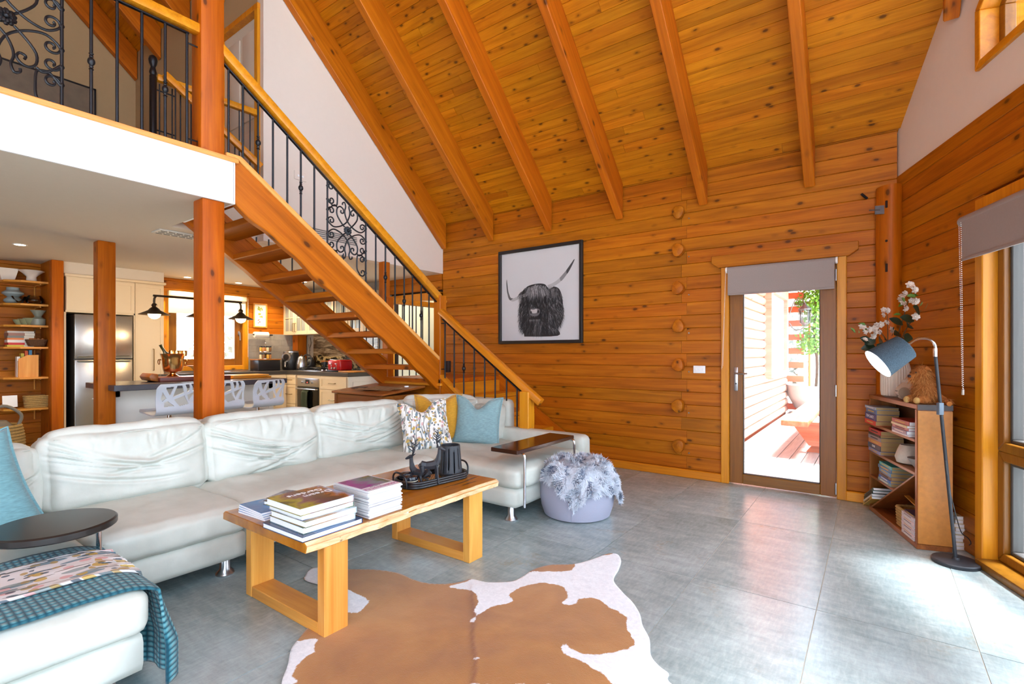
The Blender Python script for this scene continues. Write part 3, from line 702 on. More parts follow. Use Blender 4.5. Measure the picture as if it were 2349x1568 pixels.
# rafters and framed print inside the loft
for xr in (-5.9, -6.8, -7.7, -8.56):
    m = MB(); m.prism([(xr-.045, y, roofz(y)+d_) for y, d_ in ((2.61, .02), (2.61, -.385), (.55, -.385), (.55, .02))], (.09, 0, 0))
    Mr = Matrix((sl, Vector((1, 0, 0)), sl.cross(Vector((1, 0, 0))))).transposed().to_4x4(); Mr.translation = Vector((xr, 2.61, roofz(2.61))); m.xf(Mr.inverted()); m.build('rafter', W_('beam', 'x'), CEIL, bevel=.006, seg=1).matrix_basis = Mr
fr = thing('tree_print', 'large dark tree print standing against the loft wall', 'picture', (-8.61, 1.0, ZL))
m = MB(); m.bb((-8.615, -.6, ZL+.02), (-8.59, 2.14, ZL+2.08)); part(m, 'print', plain('dark_print', srgb(120, 104, 86), .6, nz=.3, nscale=8), fr)
m = MB()
for a, b in [((-8.615, -.6, ZL+2.08), (-8.58, 2.16, ZL+2.10)), ((-8.615, 2.14, ZL), (-8.58, 2.16, ZL+2.1))]: m.bb(a, b)
part(m, 'frame', BLACKP, fr)
# gable fittings
gv = thing('wall_vent', 'pale slotted air grille high on the gable partition', 'air vent', (XG+.004, 3.33, 2.62))
for k in range(5):
    m = MB(); m.bb((0, -.42, -.045+k*.022), (.008, .42, -.037+k*.022)); m.build('slat', plain('grille', srgb(120, 116, 112), .5), gv)
gs = thing('wall_plate', 'blank white switch plate on the gable partition', 'switch', (XG+.003, 3.02, 3.20))
m = MB(); m.box((.004, 0, 0), (.008, .14, .09)); m.build('plate', GABLE, gs, bevel=.002, seg=1)
for s_ in (-1, 1): m = MB(); m.lathe([(.012, 0), (.012, .004)], (.008, s_*.025, 0), 10, M=Matrix.Rotation(pi/2, 3, 'Y')); m.build('button', WHITEP, gs)
# ================================================================ kitchen
CREAM = plain('cream_cabinet', srgb(228, 206, 172), .5, nz=.01)
CREAMW = plain('white_cabinet', srgb(226, 220, 210), .5, nz=.01)
BENCHT = plain('dark_worktop', srgb(66, 60, 56), .3, nz=.25, nscale=220)
BRASS = plain('aged_brass', srgb(140, 116, 78), .35, .9)
GOLD = plain('gold_metal', srgb(214, 172, 110), .16, 1.0)
def front(parent, name, x0, x1, z0, z1, y, mat, handle=None, frame=.045):
    """shaker door or drawer front in the plane local y, facing -y, with an applied frame; handle 'h' or 'v' or None"""
    m = MB(); m.bb((x0+.003, y-.014, z0+.003), (x1-.003, y, z1-.003)); f = m.build(name, mat, parent, bevel=.002, seg=1)
    m = MB()
    for a, b in [((x0+.003, z0+.003), (x1-.003, z0+frame)), ((x0+.003, z1-frame), (x1-.003, z1-.003)), ((x0+.003, z0+frame), (x0+frame, z1-frame)), ((x1-frame, z0+frame), (x1-.003, z1-frame))]:
        m.bb((a[0], y-.022, a[1]), (b[0], y-.012, b[1]))
    m.build('panel_frame', mat, f)
    if handle:
        k, hx, hz, L = handle; m = MB()
        e = (L/2, 0, 0) if k == 'h' else (0, 0, L/2)
        a, b = Vector((hx, y-.05, hz))-Vector(e), Vector((hx, y-.05, hz))+Vector(e)
        m.tube([a+Vector((0, .03, 0)), a, b, b+Vector((0, .03, 0))], .006, 6); m.build('handle', BRASS, f, smooth=True)
    return f
ZT = .985
def base_unit(label, loc, rz, w, rows, d=.58, kind='drawers', group=None):
    c = thing('base_cabinet', label, 'cabinet', loc, rz, group)
    m = MB(); m.bb((-w/2, 0, .1), (w/2, d, ZT-.06)); m.build('body', CREAM, c)
    m = MB(); m.bb((-w/2, .05, 0), (w/2, d, .1)); m.build('plinth', CREAM, c)
    z = ZT-.07
    for h_ in rows:
        front(c, 'drawer', -w/2, w/2, z-h_, z, 0, CREAM, ('h', 0, z-h_/2 if h_ < .3 else z-h_/2, .15)); z -= h_
    return c
# range wall: fronts face -y at y = 4.62
YF = 4.62
base_unit('cream three-drawer cabinet between the corner and the oven', (-7.99, YF, 0), 0, .36, (.16, .32, .33))
base_unit('cream wide-drawer cabinet at the end of the range, right of the oven', (-6.77, YF, 0), 0, .68, (.2, .32, .30))
ov = thing('oven', 'black and steel built-in oven with a towel on its handle', 'oven', (-7.46, YF, 0))
m = MB(); m.bb((-.335, 0, .1), (.335, .56, ZT-.06)); m.build('body', CREAM, ov)
m = MB(); m.bb((-.3, -.02, .74), (.3, 0, .875)); cp_ = m.build('control_panel', STEEL, ov, bevel=.003)
m = MB(); m.bb((-.055, -.024, .785), (.055, -.018, .85)); m.build('display', BLACKP, cp_)
m = MB(); m.bb((-.012, -.0255, .80), (.012, -.023, .812)); m.build('clock_digits', emit('red_led', (1, .05, .03), 3), cp_)
for sx in (-1, 1): m = MB(); m.lathe([(.02, 0), (.018, .03)], (sx*.14, -.02, .81), 14, M=Matrix.Rotation(pi/2, 3, 'X')); m.build('knob', STEEL, cp_, smooth=True)
m = MB(); m.bb((-.3, -.02, .28), (.3, 0, .735)); m.build('oven_door', plain('oven_glass', srgb(20, 22, 22), .1), ov, bevel=.004)
m = MB(); m.tube([(-.28, -.02, .70), (-.28, -.055, .70), (.28, -.055, .70), (.28, -.02, .70)], .012, 8); m.build('door_handle', STEEL, ov, smooth=True)
m = MB(); m.bb((-.3, -.015, .1), (.3, 0, .27)); m.build('lower_panel', CREAM, ov)
tw = MB(); tw.grid(lambda u, v: Vector((-.09+.18*u+.006*sin(v*9), -.074-.008*sin(u*7)+(.028 if v < .08 else 0), .715-.42*v)), 10, 14); tw = tag(tw.build('tea_towel', plain('green_towel', srgb(52, 62, 44), .95, nz=.2, nscale=120), smooth=True), 'dark green tea towel hung over the oven handle', 'towel'); tw.location = (-7.46, YF, 0)
md = tw.modifiers.new('s', 'SOLIDIFY'); md.thickness = .006
m = MB(); m.bb((-.075, -.09, .345), (.075, -.086, .375)); m.build('label_band', WHITEP, tw)
m = MB(); m.bb((-6.43, YF+.0, 0), (-6.405, YB, ZT-.06)); ep = tag(m.build('end_panel', CREAMW), 'pale panel closing the end of the range cabinets', 'panel'); 
m = MB(); m.bb((-6.404, YF+.08, .15), (-6.398, YB-.08, ZT-.14)); m.build('inset', CREAMW, ep, bevel=.002, seg=1)
wt = MB(); wt.prism([(XK+.01, YB-.01, ZT-.06), (XK+.01, 2.76, ZT-.06), (-8.08, 2.76, ZT-.06), (-8.08, YF-.02, ZT-.06), (-6.39, YF-.02, ZT-.06), (-6.39, YB-.01, ZT-.06)], (0, 0, .06)); tag(wt.build('worktop', BENCHT, bevel=.004, seg=1), 'dark stone worktop running along the range and window walls', 'worktop')
# cabinets below the window (fronts face +x)
for i, y in enumerate((3.135, 3.72, 4.305)):
    base_unit(['cream cabinet under the window next to the pantry', 'cream cabinet under the kitchen sink', 'cream cabinet under the window next to the corner'][i], (-8.1, y, 0), pi/2, .58, (.16, .69), d=.54)
sk_ = thing('sink_tap', 'chrome sink rim and low mixer tap under the kitchen window', 'sink', (-8.4, 3.75, ZT))
m = MB(); m.bb((-.2, -.35, 0), (.2, .35, .012)); m.build('rim', CHROME, sk_, bevel=.004)
m = MB(); m.tube([(-.22, 0, .01), (-.22, 0, .14), (-.2, 0, .16), (-.05, 0, .15)], .012, 8); m.build('spout', CHROME, sk_, smooth=True)
# upper cabinets with glazed doors
uc = thing('wall_cabinet', 'row of cream wall cabinets with small glass panes', 'cabinet', (-7.55, 4.9, 1.61))
m = MB()
W0, W1 = -1.14, 1.15
for a, b in [((W0, .28, 0), (W1, .32, .62)), ((W0, 0, 0), (W1, .3, .02)), ((W0, 0, .6), (W1, .3, .66)), ((W0, 0, 0), (W0+.02, .3, .62)), ((W1-.02, 0, 0), (W1, .3, .62)), ((W0, .02, .3), (W1, .28, .31))]: m.bb(a, b)
m.build('carcass', CREAM, uc)
m = MB(); m.prism([(W0-.02, -.04, .68), (W0-.02, .32, .68), (W1+.02, .32, .68), (W1+.02, -.04, .68)], (0, 0, -.03)); m.build('cornice', CREAM, uc, bevel=.008)
nd = 6; dw = (W1-W0)/nd
for i in range(nd):
    x0 = W0+i*dw; x1 = x0+dw; m = MB()
    for a, b in [((x0+.003, .003), (x0+.06, .597)), ((x1-.06, .003), (x1-.003, .597)), ((x0+.06, .003), (x1-.06, .065)), ((x0+.06, .535), (x1-.06, .597))]: m.bb((a[0], -.02, a[1]), (b[0], 0, b[1]))
    dr = m.build('door', CREAM, uc)
    m = MB(); xm = (x0+x1)/2
    m.bb((xm-.007, -.018, .065), (xm+.007, -.002, .535)); m.bb((x0+.06, -.018, .293), (x1-.06, -.002, .307)); m.build('glazing_bar', CREAM, dr)
    for px_ in ((x0+.06, xm-.007), (xm+.007, x1-.06)):
        for pz in ((.065, .293), (.307, .535)):
            m = MB(); m.bb((px_[0], -.011, pz[0]), (px_[1], -.008, pz[1])); m.build('pane', plain('cabinet_glass', srgb(150, 158, 156), .12, nz=.15, nscale=3), dr)  # opaque pale grey: window reflections are painted into the pane colour
    hx = x1-.03 if i % 2 == 0 else x0+.03
    m = MB(); m.tube([(hx, -.02, .05), (hx, -.05, .05), (hx, -.05, .2), (hx, -.02, .2)], .006, 6); m.build('handle', BRASS, dr, smooth=True)
# range wall behind: brown landscape glass panel and timber stud
def landscape():
    t = NT('sepia_landscape'); v = t.co(rnd=False); sp = t.n('SeparateXYZ'); t.l(v, sp.inputs[0])
    cl = t.noise(t.co(rnd=False, scale=(1.2, 1, 6)), 3, 6, .6, .8); lo = t.noise(t.co(rnd=False, scale=(2, 1, 3)), 3, 6, .6, .4)
    sky = t.ramp(cl, [(.35, srgb(70, 52, 34)), (.5, srgb(126, 104, 76)), (.68, srgb(188, 168, 136))]); gr = t.ramp(lo, [(.42, srgb(30, 26, 18)), (.5, srgb(70, 58, 38)), (.56, srgb(190, 164, 112)), (.8, srgb(206, 180, 128))])
    return t.fin(t.mix(t.ramp(sp.outputs[2], [(.49, (0, 0, 0)), (.53, (1, 1, 1))]) if False else t.math('GREATER_THAN', t.math('ADD', sp.outputs[2], t.math('MULTIPLY', lo, .12)), .31), gr, sky), .15)
m = MB(); m.bb((-8.25, YB-.015, 0), (-6.45, YB-.003, .62)); sp_ = m.build('splashback_panel', landscape()); sp_.location = (0, 0, ZT+.005); tag(sp_, 'sepia landscape glass splashback behind the cooktop', 'splashback')
m = MB(); m.bb((-8.62, YB-.2, ZT), (-8.46, YB-.02, 1.61)); tag(m.build('timber_stud', W_('post', 'z'), bevel=.004, seg=1), 'short timber stud between worktop and wall cabinets in the corner', 'post')
# stone tiles on the window wall (pieces)
STN = plain('grey_stone', srgb(158, 152, 144), .6, nz=.28, nscale=9)
bs = MB(); bs.bb((XK+.02, 4.23, ZT), (XK+.028, YB-.01, 1.62)); bs.bb((XK+.02, 2.98, ZT), (XK+.028, 4.23, 1.045)); bs = tag(bs.build('stone_splashback', plain('pale_grout', srgb(168, 162, 154), .9)), 'grey stone tile splashback beside the kitchen window', 'splashback')
k = 0; z = ZT+.002
while z < 1.6:
    h_ = min(.104, 1.618-z); y = 4.232-(.14 if k % 2 else 0)
    while y < YB-.02:
        a, b = max(y, 4.232), min(y+.298, YB-.012)
        if b-a > .02: m = MB(); m.bb((XK+.026, a, z), (XK+.036, b, z+h_)); m.build('tile', STN, bs, bevel=.002, seg=1)
        y += .30
    z += .106; k += 1
# window with blind
w3 = struct('window_3', 'brown timber kitchen window over the sink', 'window')
Y0, Y1, Z0, Z1 = 2.98, 4.22, 1.06, 2.18
def wb(a, b, nm, mt): m = MB(); m.bb(a, b); return m.build(nm, mt, w3, bevel=.004, seg=1)
RZ = W_('rail', 'z'); RYY = W_('rail', 'y')
wb((XK-.1, Y0-.02, Z0-.06), (XK+.05, Y0+.07, Z1+.05), 'architrave', RZ); wb((XK-.1, Y1-.07, Z0-.06), (XK+.05, Y1+.02, Z1+.05), 'architrave', RZ)
wb((XK-.1, Y0, Z1-.0), (XK+.045, Y1, Z1+.09), 'architrave', RYY); wb((XK-.1, Y0, Z0-.055), (XK+.045, Y1, Z0+.02), 'sill', RYY)
wb((XK-.08, Y0+.07, Z0+.02), (XK+.01, Y0+.19, Z1), 'frame', DF); wb((XK-.08, Y1-.19, Z0+.02), (XK+.01, Y1-.07, Z1), 'frame', DF)
wb((XK-.08, Y0+.19, Z0+.02), (XK+.01, Y1-.19, Z0+.13), 'frame', W_('dframe', 'y')); wb((XK-.08, Y0+.19, Z1-.12), (XK+.01, Y1-.19, Z1), 'frame', W_('dframe', 'y'))
m = MB(); m.bb((XK-.05, Y0+.18, Z0+.12), (XK-.044, Y1-.18, Z1-.1)); m.build('pane', GLASS, w3)
h = MB(); h.box((XK+.016, Y1-.125, 1.62), (.012, .03, .07)); hh = h.build('handle_plate', STEEL, w3, bevel=.003)
h = MB(); h.tube([(XK+.02, Y1-.125, 1.63), (XK+.05, Y1-.125, 1.63), (XK+.05, Y1-.12, 1.5)], .009, 8); h.build('handle', STEEL, hh, smooth=True)
kb = thing('roller_blind', 'cream roller blind at the top of the kitchen window', 'blind', (XK+.09, 3.6, 2.17))
m = MB(); m.bb((-.03, -.58, -.02), (.04, .58, .06)); m.build('cassette', plain('cream_fabric', srgb(226, 214, 190), .8, nz=.05, nscale=60), kb, bevel=.015)
m = MB(); m.bb((.0, -.57, -.26), (.004, .57, -.02)); m.build('fabric', plain('cream_fabric', srgb(226, 214, 190), .8), kb)
m = MB(); m.bb((-.004, -.57, -.275), (.008, .57, -.255)); m.build('bottom_bar', plain('cream_fabric', srgb(226, 214, 190), .8), kb)
chain([(.02, .6, .03), (.02, .6, -.95), (.03, .6, -.95), (.03, .6, .03)], 'chain', kb)
# ---- tall bank: fridge, pantry, over-fridge cupboards
TB = (-8.2)
fz = thing('refrigerator', 'stainless steel fridge with freezer on top in a dark recess', 'fridge', (-8.12, 2.13, 0), pi/2)
m = MB(); m.bb((-.30, .04, .02), (.30, .5, 1.77)); m.build('body', plain('fridge_dark', srgb(40, 38, 38), .4), fz)
SSB = plain('fridge_steel', srgb(176, 172, 166), .25, .9, nz=.05, nscale=3)
for z0, z1 in ((.06, 1.20), (1.21, 1.775)):
    m = MB(); m.bb((-.30, 0, z0), (.305, .04, z1)); dr = m.build('door', SSB, fz, bevel=.008)
    m = MB(); zz = 1.18 if z0 < 1 else 1.235; m.tube([(-.27, -.0, zz), (-.27, -.03, zz), (.27, -.03, zz), (.27, 0, zz)], .009, 6); m.build('handle', STEEL, dr, smooth=True)
m = MB()
for sx in (-.25, .25): m.bb((sx-.02, .1, 0), (sx+.02, .14, .02))
m.build('feet', BLACKP, fz)
tb = thing('tall_cabinet', 'cream cupboards around and above the fridge', 'cabinet', (-8.2, 2.28, 0), pi/2)
m = MB(); m.bb((-.52, .0, 1.80), (.205, .5, 2.27)); m.bb((-.535, .0, 0), (-.515, .5, 1.8)); m.bb((.19, 0, 0), (.205, .5, 2.27)); m.bb((.205, 0.02, 0), (.55, .5, 2.27)); m.build('carcass', CREAM, tb)
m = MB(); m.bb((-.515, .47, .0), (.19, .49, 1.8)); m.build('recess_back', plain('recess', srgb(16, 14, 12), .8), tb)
m = MB(); m.bb((-.535, -.03, 2.25), (.57, .5, 2.285)); m.build('cornice', CREAM, tb, bevel=.008)
front(tb, 'door', -.52, -.16, 1.82, 2.24, 0, CREAM); front(tb, 'door', -.155, .2, 1.82, 2.24, 0, CREAM)
front(tb, 'pantry_door', .205, .55, .1, 2.24, .02, CREAM, ('v', .42, 1.19, .3))
m = MB(); m.bb((XK, 1.74, 2.285), (-8.2, 2.83, ZC)); tag(m.build('trim_2', SOFFIT), 'plaster bulkhead above the tall cupboards', 'bulkhead', kind='structure')
m = MB(); m.bb((-8.3, 1.70, 0), (-8.08, 1.738, 1.80)); 
# ---- shelf post and open shelves
sqpost('square timber post carrying the open kitchen shelves beside the fridge', -8.2, 1.675, .115, 0, ZC)
m = MB(); m.bb((XK+.0, 1.62, 0), (-8.26, 1.73, ZC)); tag(m.build('trim_3', W_('log', 'z')), 'timber return between shelf post and wall', 'panel', kind='structure')
SH = W_('oak', 'y')
ZS = (2.165, 1.885, 1.625, 1.36, .99, .61)
shl = ['topmost', 'second from the top', 'third from the top', 'fourth from the top', 'fifth from the top', 'lowest']
for i, z in enumerate(ZS):
    s_ = thing('wall_shelf', 'corner timber wall shelf, %s of six' % shl[i], 'shelf', (-8.47, 1.42, z), 0, 'open kitchen shelves')
    m = MB(); m.prism([(-.22, -.22, 0), (.05, -.18, 0), (.17, -.05, 0), (.17, .2, 0), (-.22, .2, 0)], (0, 0, -.025)); m.build('board', W_('walnut', 'y') if False else SH, s_, bevel=.003, seg=1)
    m = MB(); m.tube([(-.2, .14, -.17), (-.2, .14, -.045), (-.17, .14, -.03), (.1, .14, -.03)], .008, 6); m.build('bracket', W_('oak', 'z'), s_, smooth=True)
def lobj(name, prof, loc, mat, label, cat, n=20, group=None, **k):
    m = MB(); m.lathe(prof, (0, 0, 0), n, **k); o = m.build(name, mat, smooth=True, angle=50); o.location = loc; return tag(o, label, cat, group)
CERW = plain('white_ceramic', srgb(226, 216, 206), .35, nz=.03)
m = MB(); m.prism([(-.08, -.08, 0), (.08, -.08, 0), (.08, .08, 0), (-.08, .08, 0)], (0, 0, .01)); 
sb = MB(); sb.add([(-.07, -.07, 0), (.07, -.07, 0), (.07, .07, 0), (-.07, .07, 0), (-.11, -.11, .16), (.11, -.11, .16), (.11, .11, .16), (-.11, .11, .16), (-.1, -.1, .16), (.1, -.1, .16), (.1, .1, .16), (-.1, .1, .16), (-.062, -.062, .012), (.062, -.062, .012), (.062, .062, .012), (-.062, .062, .012)], [(0, 3, 2, 1), (0, 1, 5, 4), (1, 2, 6, 5), (2, 3, 7, 6), (3, 0, 4, 7), (4, 5, 9, 8), (5, 6, 10, 9), (6, 7, 11, 10), (7, 4, 8, 11), (8, 9, 13, 12), (9, 10, 14, 13), (10, 11, 15, 14), (11, 8, 12, 15), (12, 13, 14, 15)])
sb = tag(sb.build('square_bowl', CERW), 'square white flared bowl on the topmost shelf', 'bowl'); sb.location = (-8.53, 1.29, ZS[0]); sb.scale = (.8, .8, .9) 
bowlp = lambda r, h_: [(r*.45, 0), (r*.5, .01), (r*.8, h_*.6), (r, h_), (r*.97, h_), (r*.76, h_*.6), (r*.3, .02), (.001, .015)]
lobj('footed_bowl', [(.06, 0), (.05, .015), (.045, .06), (.09, .11), (.125, .135), (.12, .135), (.08, .115), (.001, .08)], (-8.44, 1.49, ZS[0]), CERW, 'wide white footed bowl on the topmost shelf', 'bowl')
GLB = plain('blue_glass', srgb(140, 156, 160), .12, nz=.05)
lobj('bubble_vase', [(.05, 0), (.085, .03), (.085, .05), (.05, .085), (.1, .12), (.1, .14), (.06, .17), (.06, .2), (.055, .2), (.05, .17), (.001, .02)], (-8.53, 1.34, ZS[1]), GLB, 'blue grey bubble-shaped glass vase on a shelf', 'vase')
GLC = glass('clear_glass', .05, (.9, .9, .9, 1), 1.6)
lobj('glass_bowl', bowlp(.07, .09), (-8.46, 1.38, ZS[1]), GLC, 'small clear glass bowl beside the bubble vase', 'bowl')
lobj('glass_teapot', [(.05, 0), (.085, .03), (.085, .07), (.06, .11), (.055, .11), (.08, .06), (.001, .01)], (-8.44, 1.52, ZS[1]), GLC, 'clear round glass pot on the second shelf', 'pot')
for i, dx in enumerate((0, .035, .07)): lobj('stacked_bowl', bowlp(.085-.01*abs(i-2), .07+.01*i), (-8.54+dx, 1.40+.05*i, ZS[2]), plain('celadon', srgb(150, 156, 120), .4), ['smallest pale green bowl on the third shelf', 'middle pale green bowl on the third shelf', 'largest pale green bowl on the third shelf, beside the pitcher'][i], 'bowl', group='green bowls on the third shelf')
lobj('pitcher', [(.065, 0), (.07, .02), (.07, .08), (.03, .11), (.075, .19), (.072, .19), (.025, .11), (.001, .1)], (-8.43, 1.55, ZS[2]), plain('grey_green', srgb(142, 146, 132), .35), 'grey green funnel-necked pitcher on the third shelf', 'pitcher')
# books, basket and packets
cols = [(200, 190, 60), (190, 40, 50), (220, 214, 210), (214, 120, 60), (120, 120, 116), (150, 110, 100), (196, 190, 184)]
names_ = ['yellow', 'red', 'white', 'orange', 'grey', 'brown', 'cream']
z = ZS[3]
for i, c_ in enumerate(cols):
    t_ = .022+.006*(i % 3); b = thing('shelf_book', '%s-spined cookbook lying in the shelf stack' % names_[i], 'book', (-8.50, 1.40, z), random.uniform(-.06, .06), 'cookbooks on the fourth shelf')
    m = MB(); m.bb((-.1, -.12, .002), (.1, .11, t_-.002)); m.build('pages', plain('page_white', srgb(222, 216, 204), .9, nz=.05, nscale=200), b)
    m = MB(); m.bb((-.105, -.125, 0), (.105, .115, .002)); m.bb((-.105, -.125, t_-.002), (.105, .115, t_)); m.bb((-.105, -.125, 0), (.105, -.12, t_)); m.bb((.1, -.12, 0), (.104, .02, t_)); m.build('cover', plain('book_%d_%d_%d' % c_, srgb(*c_), .5), b); z += t_
WICK = plain('wicker', srgb(168, 134, 78), .85, nz=.45, nscale=70, bump=.6)
WICKD = plain('wicker_dark', srgb(86, 56, 32), .85, nz=.45, nscale=70, bump=.6)
def basket(name, label, loc, rx, ry, h_, flare, mat, rz=0, rows=7):
    m = MB()
    for i in range(rows):
        f = i/(rows-1); k = 1+flare*f
        P = [(rx*k*cosp(a, 4), ry*k*sinp(a, 4), .012+f*(h_-.012)) for a in [2*pi*j/28 for j in range(28)]]
        m.tube(P, h_/rows*.62, 6, closed=True)
    m.prism([(rx*cosp(a, 4), ry*sinp(a, 4), .004) for a in [2*pi*j/28 for j in range(28)]], (0, 0, .01))
    o = m.build(name, mat, smooth=True); o.location = loc; o.rotation_euler = (0, 0, rz); return tag(o, label, 'basket')
def cosp(a, p): c_ = cos(a); return (abs(c_)**(2/p))*(1 if c_ > 0 else -1)
def sinp(a, p): c_ = sin(a); return (abs(c_)**(2/p))*(1 if c_ > 0 else -1)
basket('fruit_basket', 'small dark round wicker basket in front of the cookbooks', (-8.36, 1.52, ZS[3]+.005), .05, .07, .08, .35, WICKD)
fm = MB()
for i in range(9): fm.ball((random.uniform(-.04, .04), random.uniform(-.055, .055), .085), .018, 6)
fm = tag(fm.build('nuts', plain('nut_brown', srgb(150, 92, 50), .7, nz=.2), smooth=True), 'brown nuts heaped in the small dark basket', 'nuts', kind='stuff'); fm.location = (-8.36, 1.52, ZS[3]+.005)
mg = thing('magazine_holder', 'plywood magazine holder with folders on the fifth shelf', 'holder', (-8.43, 1.42, ZS[4]))
m = MB(); m.prism([(.06, -.06, 0), (.06, .12, 0), (.06, .12, .27), (.06, .02, .27), (.06, -.06, .22)], (.012, 0, 0)); m.build('side_panel', W_('oak', 'z'), mg)
m = MB(); m.bb((-.12, .108, 0), (.06, .12, .27)); m.bb((-.12, -.06, 0), (.06, -.05, .2)); m.build('back_panel', W_('oak', 'z'), mg)
for i, (c_, hh_) in enumerate((((226, 222, 216), .25), ((200, 180, 60), .29), ((214, 90, 40), .32), ((60, 130, 170), .33))):
    fo = MB(); fo.box((-.01, -.03+.035*i, hh_/2), (.09, .028, hh_)); fo = tag(fo.build('packet', plain('packet_%d' % i, srgb(*c_), .5)), '%s packet standing on the fifth shelf' % ['white', 'yellow', 'orange', 'blue'][i], 'packet'); fo.location = (-8.44, 1.40, ZS[4])
basket('shelf_basket', 'rectangular straw basket on the lowest shelf', (-8.40, 1.53, ZS[5]), .08, .1, .14, .12, WICK)
cd_ = MB(); cd_.box((0, 0, .09), (.006, .13, .14), R=Matrix.Rotation(-.15, 3, 'Y')); cd_ = tag(cd_.build('card', WHITEP), 'white card propped on the lowest shelf', 'card'); cd_.location = (-8.44, 1.30, ZS[5])
# ---- island
il = thing('kitchen_island', 'kitchen island with dark stone top and pale panelled side', 'island', (-6.65, 2.62, 0))
m = MB(); m.bb((-.48, -.92, .895), (.46, .91, .955)); m.build('top', plain('dark_island_top', srgb(70, 68, 76), .25, nz=.2, nscale=200), il, bevel=.004, seg=1)
m = MB(); m.bb((-.44, -.86, .0), (.2, .86, .895)); m.build('body', CREAMW, il)
m = MB()
for a, b in [(-.86, -.80), (-.03, .03), (.80, .86)]: m.bb((.2, a, .04), (.212, b, .895))
m.bb((.2, -.86, .82), (.212, .86, .895)); m.bb((.2, -.86, .0), (.212, .86, .08)); m.build('panel_frame', CREAMW, il)
m = MB(); m.tube([(-.3, -.87, .78), (-.3, -.9, .78), (-.1, -.9, .78), (-.1, -.87, .78)], .007, 6); m.build('towel_rail', WHITEP, il, smooth=True)
# ---- bar stools: bent shell with cut-out back on a steel pedestal
STW = plain('stool_shell', srgb(214, 216, 222), .3, nz=.01)
def stool_shell():
    # profile in local (x = towards the viewer side/back, z); seat runs to -x, back rises at +x
    P = crom([(-.40, 0, .70), (-.36, 0, .685), (-.2, 0, .675), (-.06, 0, .665), (.03, 0, .675), (.06, 0, .71), (.045, 0, .78), (.05, 0, .86), (.085, 0, .955), (.09, 0, .975)], 5)
    L = [0]
    for a, b in zip(P, P[1:]): L.append(L[-1]+(b-a).length)
    def at(s):
        s = max(0, min(s, L[-1]-1e-6))
        for i in range(len(L)-1):
            if L[i] <= s <= L[i+1]: return P[i].lerp(P[i+1], (s-L[i])/(L[i+1]-L[i]))
    W = .195; s1 = L[-1]
    # back region parameter box: u across [-1,1], v in [0,1] over back height; holes as polygons
    vb0 = s1-.285
    holes = [[(-.62, .88), (-.22, .90), (-.34, .62), (-.40, .60)], [(-.10, .92), (.14, .93), (.28, .66), (-.24, .52)], [(.30, .95), (.50, .95), (.52, .72), (.42, .68)], [(.62, .96), (.78, .96), (.82, .76), (.66, .72)],
             [(-.72, .72), (-.52, .50), (-.70, .40), (-.78, .48)], [(-.62, .36), (-.46, .40), (-.18, .22), (-.64, .20)], [(-.18, .44), (.30, .56), (.50, .26), (.06, .20)], [(.42, .58), (.86, .70), (.52, .36)], [(.90, .60), (.92, .34), (.86, .26), (.68, .28)]]
    bm = bmesh.new(); nu, nv = 90, 20
    us = [-1+2*i/nu for i in range(nu+1)]; vs_ = [j/nv for j in range(nv+1)]
    def pos(u, s, off):
        p = at(s); q = at(min(s+.004, s1-1e-5)); t = (q-at(max(0, s-.004))).normalized(); nrm = Vector((t.z, 0, -t.x)); w_ = W*(1-.16*max(0, (s-(s1-.06))/.06)**2-.10*max(0, (.08-s)/.08)**2)
        return Vector((p.x, u*w_, p.z))+nrm*off
    def inside(u, v):
        for hpoly in holes:
            c_ = False; n = len(hpoly)
            for i in range(n):
                (x1, y1), (x2, y2) = hpoly[i], hpoly[i-1]
                if (y1 > v) != (y2 > v) and u < (x2-x1)*(v-y1)/(y2-y1)+x1: c_ = not c_
            if c_: return True
        return False
    sv = [vb0*j/16 for j in range(16)]+[vb0+(s1-vb0)*j/66 for j in range(67)]
    keep = {}
    V = {}
    def gv(i, j, k):
        if (i, j, k) not in V: V[(i, j, k)] = bm.verts.new(pos(us[i], sv[j], k*.012))
        return V[(i, j, k)]
    cells = set()
    for i in range(nu):
        for j in range(len(sv)-1):
            um = (us[i]+us[i+1])/2; sm = (sv[j]+sv[j+1])/2
            if sm > vb0 and inside(um, (sm-vb0)/(s1-vb0)*.92+.06): continue
            cells.add((i, j))
    for (i, j) in cells:
        bm.faces.new([gv(i, j, 0), gv(i, j+1, 0), gv(i+1, j+1, 0), gv(i+1, j, 0)]); bm.faces.new([gv(i, j, 1), gv(i+1, j, 1), gv(i+1, j+1, 1), gv(i, j+1, 1)])
        for (di, dj, a, b) in ((-1, 0, (i, j), (i, j+1)), (1, 0, (i+1, j+1), (i+1, j)), (0, -1, (i+1, j), (i, j)), (0, 1, (i, j+1), (i+1, j+1))):
            if (i+di, j+dj) not in cells: bm.faces.new([gv(*a, 0), gv(*a, 1), gv(*b, 1), gv(*b, 0)])
    bmesh.ops.recalc_face_normals(bm, faces=bm.faces[:])
    me = bpy.data.meshes.new('shell'); bm.to_mesh(me); bm.free(); me.materials.append(STW)
    me.polygons.foreach_set('use_smooth', [True]*len(me.polygons)); me.set_sharp_from_angle(angle=radians(50)); return me
